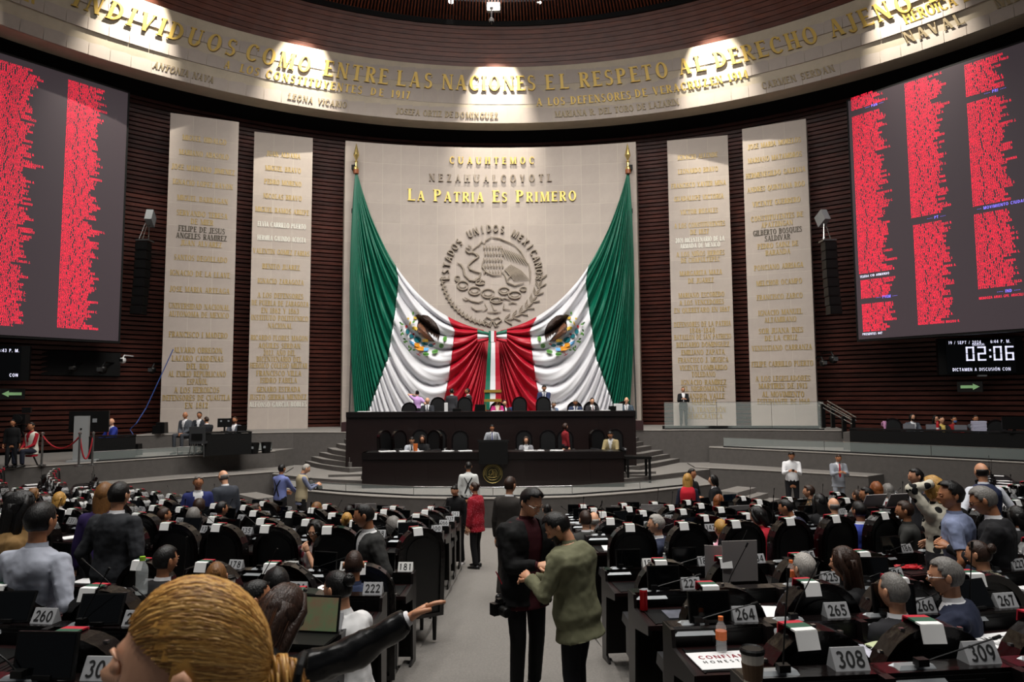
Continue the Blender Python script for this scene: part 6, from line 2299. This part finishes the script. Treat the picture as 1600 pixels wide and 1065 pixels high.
bottle(264, -.03, -.14, 'orange-capped water bottle standing beside the monitor of desk 264')
bottle(264, .26, -.30, 'orange-capped water bottle near the coffee cup, right side of desk 264')
bottle(225, -.2, -.02, 'orange-capped water bottle standing beside the plate of desk 225', z=.98)
bottle(183, -.28, -.02, 'small clear water bottle on the ledge between plates 182 and 183', mat('white_cap', 'd0d0d0', .5), None, .15, .98)
bottle(219, .22, -.10, 'tall clear water bottle with lime green cap near desk 219', mat('lime_cap', '8ab82c', .4), None, .30, .98)
for n_, u in ((14, .1), (41, .2), (43, -.1), (72, .1), (107, .1), (17, .2), (110, -.1), (9, .1)):
    if n_ in SEATS: bottle(n_, u, -.1, f'small clear water bottle on desk {n_:03d}, {ON[SEATS[n_][6]]} seat of its row, {RN[SEATS[n_][4]]} row', mat('white_cap', 'd0d0d0', .5), mat('pink_label', 'b86a70', .5), .2)


def cup(num, u, v, label, sleeve, z=.857, k=1., tall=True):
    p, a = at_seat(num, u, v, z)
    o = thing('coffee_cup', label, 'cup', p)
    MB().lathe((0, 0, 0), [(0, 0), (.030 * k, 0), (.042 * k, .12 * k), (0, .12 * k)], 16).obj('cup_body', mat('cup_white', 'cfcac0', .6), o, smooth=False)
    MB().lathe((0, 0, .025 * k), [(.034 * k, 0), (.0405 * k, .06 * k)], 16).obj('sleeve', mat('sleeve_' + sleeve, sleeve, .8), o)
    MB().lathe((0, 0, .12 * k), [(0, .0), (.045 * k, 0), (.045 * k, .012 * k), (.04 * k, .018 * k), (.036 * k, .014 * k), (0, .014 * k)], 16).obj('lid', BLKPL, o)


cup(220, .30, -.02, 'paper coffee cup with tan sleeve and black lid right of plate 220', 'a07c4c', .98)
cup(265, .12, .28, 'paper coffee cup with tan sleeve and black lid beyond desk 265', '8f7350', 1.0)
cup(308, -.30, -.10, 'brown paper coffee cup with black lid beside the chair at desk 308', '5a4430', .98, 1.1)


def can(num, u, v, label, h=.13, z=.857):
    p, a = at_seat(num, u, v, z)
    o = thing('drink_can', label, 'can', p)
    MB().lathe((0, 0, 0), [(0, 0), (.026, 0), (.031, .008), (.031, h - .01), (.027, h), (0, h - .003)], 16).obj('can_body', mat('can_red', 'a8141c', .3, .4), o)
    MB().lathe((0, 0, h), [(0, .0), (.026, 0), (.026, .002), (0, .001)], 16).obj('can_top', SILVER, o)


can(223, -.24, -.10, 'slim red drink can standing at the aisle end of desk 223', .16)
can(220, .24, -.03, 'red and white drink can beside the coffee cup right of plate 220', .11, .98)
p, a = at_seat(265, -.10, -.12)
ss = thing('salt_shaker', 'small glass shaker with steel cap on desk 265', 'shaker', p)
MB().lathe((0, 0, 0), [(0, 0), (.022, 0), (.018, .05), (.02, .055), (0, .055)], 10).obj('jar', mat('shaker_glass', 'b8b8b4', .2), ss)
MB().lathe((0, 0, .055), [(0, 0), (.021, 0), (.019, .02), (0, .026)], 10).obj('cap', STEEL, ss)


def sheet(num, u, v, w, h, label, lines=None, rz=0., n=1, colr=None):
    p, a = at_seat(num, u, v, .858)
    o = thing('paper_sheet' if n == 1 else 'paper_booklet', label, 'paper', p, a + rz)
    MB().box((0, 0, .002 * n), (w, h, .004 * n)).obj('sheet', colr or PAPER, o)
    if lines:
        for s, vv, sz, m_ in lines:
            mb = MB()
            write(mb, s, lambda a_, b_, c_: V3((a_, vv + b_, .004 * n + .0015)), sz, w * .8, serif=False, thick=0, flat=True)
            mb.obj('writing', m_, o)


RI = mat('red_ink', '8a2030', .7)
sheet(264, -.02, -.27, .46, .26, 'white placard reading CONFIANZA HONESTIDAD lying on desk 264', [('CONFIANZA', .02, .05, RI), ('HONESTIDAD', -.045, .035, INK)], .03)
sheet(265, .07, -.24, .3, .22, 'spiral notebook with grey printed cover lying on desk 265', None, -.15, 3, mat('grey_print', 'a8a8b4', .8, var=.3, scale=14))
sheet(266, -.14, -.2, .22, .16, 'white printed sheet half under the monitor of desk 266', [('HECHOS', -.02, .03, INK)], -.1)
sheet(267, -.05, -.22, .42, .26, 'white placard with large black letters on desk 267', [('MERECEN', .02, .05, INK), ('DIGNIDAD', -.06, .05, INK)], .05)
sheet(223, .02, -.24, .26, .2, 'open laptop sheet with grey picture on desk 223', None, .0, 2, mat('grey_picture', '5a5c66', .4, var=.4, scale=8))
sheet(226, -.1, -.22, .3, .22, 'white sheet with black rim on the desk left of plate 226', [('ROSA', -.03, .05, INK)], -.3)
rd = random.Random(21)
_pk = 0
for n_ in sorted(SEATS):
    k_ = SEATS[n_][4]
    if n_ in (264, 265, 266, 267, 223, 226, 263, 308): continue
    if rd.random() < (.5 if k_ < 5 else .35):
        sheet(n_, rd.uniform(-.1, .1), rd.uniform(-.3, -.2), .22, .29, f'white papers lying on desk {n_:03d}, {ON[SEATS[n_][6]]} {"left" if SEATS[n_][5] < 0 else "right"} of the aisle, {RN[k_]} row', None, rd.uniform(-.5, .5), rd.choice((1, 2, 4)))

# face mask
p, a = at_seat(265, .34, -.15)
fm = thing('face_mask', 'pale yellow-green face mask with ear loops dropped on the desk beside plate 265', 'mask', p, .4)
MB().loft([[V3((x, y * (1 - .3 * abs(x) / .09), .012 + .012 * cos(y * 40) * (1 - abs(x) / .1))) for y in (-.04, -.02, 0, .02, .04)] + [V3((x, .035, .004)), V3((x, -.035, .004))] for x in (-.085, -.05, 0, .05, .085)]).obj('mask_cloth', mat('mask_green', 'b8c098', .9), fm)
MB().tube([(-.085, .02, .01), (-.12, .0, .005), (-.115, -.04, .005), (-.085, -.03, .01)], .002, 4).obj('ear_loop', PAPER, fm)

# grey display panels and laptops


def panel(px, py, d, w, h, label, m_=None, rz=0., tilt=.15, kind='laptop', scr=None):
    c = P(px, py, d)
    o = thing(kind, label, kind.replace('_', ' '), (c.x, c.y, c.z - h / 2), rz)
    MB().box((0, 0, h / 2), (w, .012, h), rx=tilt).obj('lid', m_ or mat('grey_lid', '8f8b8a', .45, .2), o)
    if scr: MB().box((0, -.009, h / 2), (w - .02, .004, h - .02), rx=tilt).obj('screen', scr, o)
    MB().box((0, .11 if not scr else -.11, -.005), (w, .22, .014)).obj('keyboard_base', BLKPL, o)
    MB().tube([(-w / 2 + .02, 0, 0), (w / 2 - .02, 0, 0)], .008, 6).obj('hinge', BLKPL, o)


panel(972, 796.5, 13.5, .42, .17, 'first grey laptop lid right of the aisle in the front rows')
panel(1019, 795.5, 13.3, .42, .19, 'second grey laptop lid right of the aisle in the front rows')
panel(1156, 797, 12.4, .44, .17, 'pale grey laptop lid tilted at desk 107, in the middle of the right block', rz=.25)
panel(1117, 881, 6.7, .18, .34, 'narrow left half of the big pale grey panel behind desk 223', None, -.25, .0, 'display_panel')
panel(1156, 876, 6.5, .33, .36, 'wide right half of the big pale grey panel near desk 224', None, .12, .0, 'display_panel')
panel(1366, 782, 9.6, .34, .2, 'light grey laptop lid leaning back, left one of the pair in the right block', rz=.3, tilt=.5)
panel(1402, 781, 9.4, .3, .2, 'light grey laptop lid leaning back, right one of the pair in the right block', rz=.3, tilt=.5)
panel(615, 796, 13.2, .42, .12, 'grey laptop lid in the front rows left of the aisle')
panel(571, 792, 13.6, .4, .14, 'pale laptop lid partly behind a black monitor, front rows left')
panel(1140, 779, 14.5, .3, .19, 'dark blue laptop screen by the right side steps', mat('dark_blue_glass', '14202c', .2), .3)
panel(497, 958, 4.15, .26, .20, 'open laptop showing a green map before the white-bloused person', BLKPL, -.15, -.2, scr=mat('green_map', '5f8a62', .4, var=.35, scale=9, emit=.12, col2='a05a50'))
# red knitted heap
p, a = at_seat(186, -.05, -.2) if 186 in SEATS else (P(1430, 858, 7.4), 0)
mb = MB()
rk = random.Random(3)
pts = [V3((rk.uniform(-.16, .16), rk.uniform(-.09, .09), rk.uniform(.008, .03))) for _ in range(60)]
mb.tube(pts, .007, 4)
mb.obj('beads', mat('red_beads', 'c01824', .5), None, loc=p, label='bright red tangled string of beads heaped on the desk by plate 186', category='beads')

# ---------------------------------------------------------------- loudspeaker columns on the wall


def line_array(px, lab, side):
    c = P(px, 430, 27.2)
    o = thing('loudspeaker_column', lab, 'loudspeaker', c)
    n = 8
    for i in range(n):
        z = 1.32 - (i + .5) * 2.9 / n
        y = .0 - .004 * i * i
        MB().box((0, y, z), (.46, .4, 2.9 / n - .03), top=.97).obj('speaker_box', BLKPL, o)
        MB().box((0, y - .205, z), (.38, .01, 2.9 / n - .1)).obj('grille', BLACK, o)
    MB().box((0, .1, 1.38), (.5, .5, .06)).obj('frame', STEEL, o)
    mb = MB()
    for s in (-.12, .14):
        mb.tube([(s, .1, 1.4), (s * .4, .25, 2.0), (s * .3, .6, 2.35)], .018, 5)
    mb.tube([(-.2, 0, 1.4), (0, .3, 2.5)], .014, 5)
    mb.obj('hanger', STEEL, o)
    MB().box((side * .05, .35, 2.35), (.26, .5, .5), rz=.2, rx=-.5).obj('floodlight', SILVER, o)


line_array(222.5, 'black curved loudspeaker column hanging on the left wall beside the first stela', 1)
line_array(1297, 'black curved loudspeaker column hanging on the right wall beside the last stela', -1)


def wall_cam(px, py, d, lab, m_=BLKPL, s=1.):
    c = P(px, py, d)
    o = thing('wall_camera', lab, 'camera', c)
    MB().lathe((0, 0, 0), [(0, -.16 * s), (.1 * s, -.12 * s), (.13 * s, 0), (.1 * s, .08 * s), (0, .1 * s)], 12).obj('camera_head', m_, o, smooth=True)
    MB().box((0, -.12 * s, -.02 * s), (.12 * s, .14 * s, .12 * s)).obj('lens_box', BLKPL if m_ is not BLKPL else STEEL, o)
    MB().tube([(0, 0, .08 * s), (0, .1 * s, .2 * s), (0, .8 * s, .2 * s)], .03 * s, 6).obj('bracket', m_, o)


WP = mat('white_plastic', 'c8c8c8', .4)
wall_cam(192, 562, 27.1, 'white camera on a bracket on the left wall below the vote board', WP, .9)
wall_cam(115, 574, 26.2, 'small black camera on the left wall between sign and white camera')
wall_cam(160, 576, 26.7, 'large black camera head on the left wall beside the white camera', BLKPL, 1.3)
wall_cam(238, 577, 27.6, 'black camera box low on the left wall at the first stela', BLKPL, 1.1)
wall_cam(1286, 566, 28.0, 'black camera box on the right wall beside the last stela', BLKPL, 1.1)
wall_cam(1302, 560, 27.9, 'black camera cluster on the right wall under the loudspeaker column', BLKPL, 1.3)
for px, py, d in ((350 - 244, 564, 26.3), (1560 - 60, 0, 0)):
    pass
S(MB().box((0, 0, 0), (2.6, .1, .9), rz=.72), 'trim_wall_niche', BLACK).location = P(128, 568, 26.75)
# ceiling lamps
LE = mat('lamp_light', 'fffaf0', .5, emit=14)
for px, py, d, lab, sz in ((705, 1, 30.2, 'bright round spotlight among the ceiling fins, left of the flood light', .16), (843, 3, 30.2, 'small spotlight among the ceiling fins, right of the flood light', .1)):
    c = P(px, py, d)
    o = thing('ceiling_spotlight', lab, 'spotlight', c)
    MB().lathe((0, 0, 0), [(0, .2), (sz * .8, .18), (sz, 0), (sz, -.02), (0, .0)], 14).obj('housing', BLKPL, o)
    MB().ball((0, -.03, -.02), (sz * .85, sz * .5, sz * .85), 12, 8).obj('lamp', LE, o)
c = P(771, 9, 30.0)
o = thing('flood_light', 'bright rectangular flood light hanging from the ceiling centre', 'light', c)
MB().box((0, .1, 0), (.62, .2, .42)).obj('housing', SILVER, o)
MB().box((0, -.01, -.03), (.54, .03, .34)).obj('lamp', LE, o)
c = P(768, 34, 29.8)
o = thing('dome_camera', 'white dome camera on a short rod hanging below the flood light', 'camera', c)
MB().tube([(0, 0, .15), (0, 0, .62)], .035, 8).obj('rod', WP, o)
MB().box((0, 0, .62), (.16, .16, .05)).obj('mount_plate', WP, o)
MB().lathe((0, 0, 0), [(0, -.02), (.11, 0), (.12, .1), (.06, .17), (0, .18)], 14).obj('housing', WP, o, smooth=True)
MB().ball((0, 0, -.03), (.09, .09, .09), 12, 8).obj('dome', BLKSC, o, smooth=True)

# ---------------------------------------------------------------- media platforms
def tbl(name, lab, c, w, dd, h, rz, m_=BLACK):
    o = thing(name, lab, 'table', c, rz)
    MB().box((0, 0, h - .02), (w, dd, .04)).obj('table_top', m_, o)
    MB().box((0, -dd / 2 + .03, h / 2 - .02), (w - .04, .03, h - .06)).obj('front_board', m_, o)
    for s in (-1, 1):
        MB().box((s * (w / 2 - .03), 0, h / 2 - .02), (.04, dd - .04, h - .04)).obj('side_board', m_, o)
    return o


# big monitor on grey stand, seen from behind
c = P(133, 712, 21.9); c.z = MZ
o = thing('monitor_on_stand', 'large black monitor on a grey column stand seen from behind, left platform', 'monitor', c, .3)
MB().box((-.12, 0, .72), (.4, .16, 1.35)).obj('column', mat('grey_column', '8a8c8c', .5), o)
MB().box((-.05, 0, .03), (.8, .5, .06)).obj('foot', mat('grey_column', '8a8c8c', .5), o)
MB().box((.04, .14, 1.22), (1.1, .08, .66)).obj('display', BLKPL, o)
MB().box((-.12, -.085, 1.0), (.05, .01, .05)).obj('cable_port', BLACK, o)
MB().box((.2, .09, 1.25), (.12, .02, .12)).obj('socket_plate', SILVER, o)
# rope barrier
RPM = mat('red_rope', '9c1420', .6)
pos = []
for px, d, lab in ((66, 20.6, 'steel rope post beside the seated camera operator'), (124, 20.3, 'steel rope post left of the pair before the monitor stand'), (145, 20.6, 'steel rope post right of the pair before the monitor stand')):
    c = P(px, 700, d); c.z = MZ
    pos.append(c)
    o = thing('rope_post', lab, 'post', c)
    MB().lathe((0, 0, 0), [(0, 0), (.12, 0), (.12, .02), (.03, .04), (.028, .9), (.045, .92), (.045, .95), (.0, .98)], 12).obj('post', STEEL, o, smooth=False)
for i, lab in enumerate(('red velvet rope sagging between the operator and the monitor stand', 'short red velvet rope in a deep loop between two close posts')):
    a, b = pos[i] + V3((0, 0, .86)), pos[i + 1] + V3((0, 0, .86))
    sag = .36 if i == 0 else .66
    MB().tube([a.lerp(b, t / 12) - V3((0, 0, sag * (1 - (2 * t / 12 - 1) ** 2))) for t in range(13)], .022, 8).obj('rope', RPM, None, smooth=True, label=lab, category='rope')
c = P(172, 700, 22.6); c.z = MZ
tbl('media_table', 'black table of the blue-suited person on the left platform', c, 1.35, .6, .76, .75)
for px, py, d, w, h, nm, lab in ((253, 668, 25.8, .34, .4, 'speaker_box', 'black box at the foot of the first stela'), (247, 671, 25.7, .3, .3, 'equipment_bag', 'black bag beside the box at the first stela'), (211, 702, 23.6, .36, .38, 'equipment_case', 'black case with blue cable beside the left media table')):
    c = P(px, py, d)
    b_ = MB().box((0, 0, 0), (w, .3, h), top=.9).obj(nm, BLKPL, None, loc=c, label=lab, category='box')
c = P(205, 685, 23.4)
MB().tube([c + V3(v) for v in ((-.1, 0, -.05), (.05, 0, .15), (-.05, 0, .3), (.15, 0, .5), (.3, .3, 1.0), (.9, .8, 3.0))], .018, 6).obj('cable', mat('blue_cable', '2a4480', .5), None, label='blue cable rising from the case to the wall beside the first stela', category='cable')
# television camera
c = P(33, 668, 20.6); c.z = MZ
o = thing('television_camera', 'large black television camera on a tripod at the left platform edge', 'camera', c, .4)
MB().box((0, 0, 1.35), (.3, .6, .28)).obj('camera_body', BLKPL, o)
MB().lathe((0, -.3, 1.35), [(0, 0), (.1, 0), (.12, .25), (.0, .26)], 14, M=Matrix.Rotation(pi / 2, 3, 'X')).obj('lens', BLKPL, o)
MB().box((.1, .1, 1.6), (.22, .18, .16)).obj('viewfinder', BLKPL, o)
MB().tube([(-.1, .3, 1.25), (-.15, .7, 1.05)], .015, 6).obj('pan_handle', STEEL, o)
MB().lathe((0, 0, 1.02), [(0, 0), (.1, 0), (.13, .16), (0, .18)], 10).obj('tripod_head', BLKPL, o)
for a_ in (0, 2.1, 4.2):
    MB().tube([(0, 0, 1.05), (.45 * cos(a_), .45 * sin(a_), 0)], [.035, .022], 6).obj('leg', BLKPL, o)
# desk group in front of the first two stelae
c = P(355, 700, 24.3); c.z = MZ
tbl('media_table', 'black media table with monitor and laptop in front of the stelae', c, 1.5, .65, .78, .5)
cc_ = c + V3((-.15, .1, .78))
o = thing('computer_monitor', 'black computer monitor seen from behind on the left media table', 'monitor', cc_, .5)
MB().box((0, 0, .3), (.46, .04, .3)).obj('display', BLKPL, o)
MB().box((0, .02, .1), (.06, .05, .16)).obj('neck', BLKPL, o)
MB().box((0, .02, .01), (.24, .16, .02)).obj('foot', BLKPL, o)
for s in (-.12, .12): MB().box((s, -.022, .36), (.06, .004, .05)).obj('label_plate', SILVER, o)
panel(378, 669, 24.2, .32, .2, 'open laptop before the bearded person at the left media table', BLKPL, .5, .3)
c = P(311, 700, 23.6); c.z = MZ
o = thing('office_chair', 'grey-black office chair seen from behind before the platform edge', 'chair', c, .1)
MB().box((0, -.2, .74), (.5, .06, .5), rx=.08).obj('backrest', mat('dark_grey_fabric', '2a2b2d', .7), o)
MB().box((0, -.235, .66), (.34, .02, .2)).obj('back_pad', BLKPL, o)
MB().box((0, .02, .46), (.48, .46, .07)).obj('seat', mat('dark_grey_fabric', '2a2b2d', .7), o)
for s, q in ((-1, -1), (1, -1), (1, 1), (-1, 1)):
    MB().tube([(s * .2, q * .18, .45), (s * .24, q * .24, 0)], .015, 6).obj('leg', STEEL, o)
for px, py, d, lab in ((397, 695, 24.6, 'black waste bin with white mark at the end of the left media table'), (416, 694, 24.9, 'black bag at the right end of the left media platform')):
    c = P(px, py, d); c.z = MZ
    o = thing('waste_bin', lab, 'bin', c)
    MB().lathe((0, 0, 0), [(0, 0), (.14, 0), (.18, .38), (.16, .38), (.13, .03), (0, .03)], 14).obj('bin_body', BLKPL, o)
    MB().box((0, -.165, .22), (.08, .01, .08)).obj('sticker', SILVER, o)
# right long table
c = P(1447, 700, 22.75); c.z = MZ
tr_ = tbl('media_table', 'long black table of the right media platform with five seated people', c, 4.4, .7, .8, -.74)
c2 = P(1640, 705, 20.3); c2.z = MZ
tbl('media_table', 'second black table at the right photo edge of the media platform', c2, 2.2, .7, .84, -.74)
ux_, uy_ = cos(-.74), sin(-.74)


def on_right(px, dz=.8, off=.05):
    # walk along the table top until the sight line matches
    best = min((abs(proj((c.x + t * ux_, c.y + t * uy_, MZ + dz))[0] - px), t) for t in [i * .02 - 2.15 for i in range(216)])[1]
    return V3((c.x + best * ux_ + off * .67, c.y + best * uy_ + off * .74, MZ + dz))


q = on_right(1382)
o = thing('tumbler', 'pink tumbler with handle at the left end of the long right table', 'tumbler', q)
MB().lathe((0, 0, 0), [(0, 0), (.035, 0), (.055, .14), (.055, .25), (0, .25)], 12).obj('cup_body', mat('pink_plastic', 'c890b8', .5), o)
MB().tube([(-.05, 0, .08), (-.1, 0, .1), (-.1, 0, .2), (-.05, 0, .22)], .012, 6).obj('handle', mat('pink_plastic', 'c890b8', .5), o)
q = on_right(1465)
o = thing('flask', 'red flask with white band on the long right table', 'flask', q)
MB().lathe((0, 0, 0), [(0, 0), (.045, 0), (.045, .2), (.03, .24), (.03, .28), (0, .28)], 12).obj('flask_body', mat('flask_red', 'b01820', .4), o)
MB().lathe((0, 0, .02), [(.0465, 0), (.0465, .05)], 12).obj('band', WP, o)
for px, lab in ((1420, 'open laptop with purple glow before the long-haired person, right table'), (1456, 'small grey console on the right table'), (1500, 'grey document bag propped on the right table')):
    q = on_right(px)
    o = thing('laptop', lab, 'laptop', q, -.5)
    MB().box((0, 0, .09), (.34, .015, .16), rx=-.3).obj('lid', mat('lid_dark', '33333c', .4), o)
    MB().box((0, .12, .008), (.36, .24, .014)).obj('keyboard_base', BLKPL, o)
q = on_right(1529)
for i in range(6):
    MB().box((0, 0, 0), (.36, .28, .045)).obj('paper_stack', mat('paper_lilac', 'b4b4c8', .8), None, loc=q + V3((.01 * (i % 2), 0, .025 + .05 * i)), rz=-.4 + .03 * (i % 3), label='thick pile of papers, ' + ['lowest', 'second lowest', 'third from below', 'third from top', 'second from top', 'topmost'][i] + ' of the stack on the long right table', category='paper', group='stacked papers on the right table')
o = thing('computer_monitor', 'black computer monitor at the right photo edge on the media table', 'monitor', P(1585, 667, 20.6), -.3)
MB().box((0, 0, .12), (.62, .05, .36)).obj('display', BLKPL, o)
MB().box((0, .02, -.1), (.07, .05, .16)).obj('neck', BLKPL, o)
MB().box((0, .02, -.18), (.26, .16, .02)).obj('foot', BLKPL, o)
for px, d, lab in ((1396, 24.2, 'empty black chair at the left end behind the long right table'), (1560, 22.2, 'empty black chair right of the bearded person, long right table')):
    q = P(px, 690, d)
    chair(q.x, q.y, MZ, pi - .5, lab, 'chairs of the right media table', 'low')
# stair handrails on the right
o = thing('handrail', 'pair of steel handrails with dark posts beside the last stela', 'handrail', P(1300, 660, 26.9))
b0 = V3(o.location)
for i, (x0, y0, x1, y1, d0, d1) in enumerate(((1279, 627, 1331, 656, 26.8, 25.2), (1279, 633, 1331, 662, 26.8, 25.2), (1293, 626, 1338, 652, 27.4, 25.8), (1293, 631, 1338, 657, 27.4, 25.8))):
    MB().tube([P(x0, y0, d0) - b0, P(x1, y1, d1) - b0], .022, 6).obj('rail', STEEL, o)
for x, y, y2, d in ((1286, 631, 668, 26.6), (1319, 650, 685, 25.6), (1301, 632, 668, 27.2), (1333, 652, 685, 25.9)):
    a, b = P(x, y, d) - b0, P(x, y2, d) - b0
    MB().box((a + b) / 2, (.14, .1, (a - b).length)).obj('post', BLKPL, o)
# photographers' gear on the dais
for px, py, d, lab in ((485, 758, 21.4, 'black camera bag on the dais beside the bald photographer'), (499, 763, 21.1, 'small black camera lying on the dais edge right of the bag')):
    q = P(px, py, d); q.z = DZ
    o = thing('camera_bag' if px == 485 else 'camera', lab, 'bag' if px == 485 else 'camera', q)
    if px == 485:
        MB().ball((0, 0, .12), (.17, .12, .16), 12, 8).obj('bag_body', BLKPL, o, smooth=True)
        MB().tube([(-.1, 0, .2), (0, 0, .32), (.1, 0, .2)], .012, 5).obj('handle', BLKPL, o)
    else:
        MB().box((0, 0, .06), (.16, .08, .11)).obj('camera_body', BLKPL, o)
        MB().lathe((0, -.04, .06), [(0, 0), (.045, 0), (.05, .1), (0, .11)], 10, M=Matrix.Rotation(pi / 2, 3, 'X')).obj('lens', BLKPL, o)
# papers and screens on the rostrum desks
rp = random.Random(2)
for i, (px, w) in enumerate(((605, .5), (632, .3), (652, .3), (700, .3), (727, .4), (829, .4), (842, .3), (870, .4))):
    q = P(px, 707, YB + .35)
    MB().box((0, 0, .012), (w, .25, .02)).obj('paper_sheet', PAPER, None, loc=(q.x, q.y, zt + .002), rz=rp.uniform(-.4, .4), label='white papers on the lower rostrum desk, ' + ['at its left end', 'before the second chair', 'before the clerks', 'left of the lone chair', 'right before the lone chair', 'before the clerk in grey', 'just right of the grey clerk', 'before the two empty chairs'][i], category='paper')
for px, lab, col_ in ((649, 'orange cup on the lower desk between the two clerks', 'c8682c'),):
    q = P(px, 707, YB + .3)
    MB().lathe((0, 0, 0), [(0, 0), (.06, 0), (.075, .24), (.0, .24)], 14).obj('cup', mat('orange_cup', col_, .5), None, loc=(q.x, q.y, zt), label=lab, category='cup')
for px, w, lab in ((571, .5, 'flat white sheets at the left end of the upper desk'), (899, .5, 'white sheets before the reading person at the upper desk'), (945, .35, 'white sheets near the right end of the upper desk'), (777, .4, 'white sheets before the presiding person')):
    q = P(px, 642, YU + .35)
    MB().box((0, 0, .012), (w, .3, .02)).obj('paper_sheet', PAPER, None, loc=(q.x, q.y, zu + .002), label=lab, category='paper')
for px, w, h_, lab, m_ in ((697, .12, .3, 'white upright folder on the upper desk beside the charcoal-suited one', PAPER), (750, .36, .24, 'black monitor on the upper desk under the gilt frame', BLKPL), (714, .3, .1, 'low black box on the upper desk before the charcoal-suited one', BLKPL),
                           (957, .26, .16, 'black desk phone near the right end of the upper desk', BLKPL), (966, .3, .24, 'white lectern card beside the bald person at the upper desk', PAPER)):
    q = P(px, 642, YU + .4)
    MB().box((0, 0, h_ / 2), (w, .06, h_), rx=.1).obj('desk_box' if m_ is BLKPL else 'folder', m_, None, loc=(q.x, q.y, zu), label=lab, category='box' if m_ is BLKPL else 'folder')
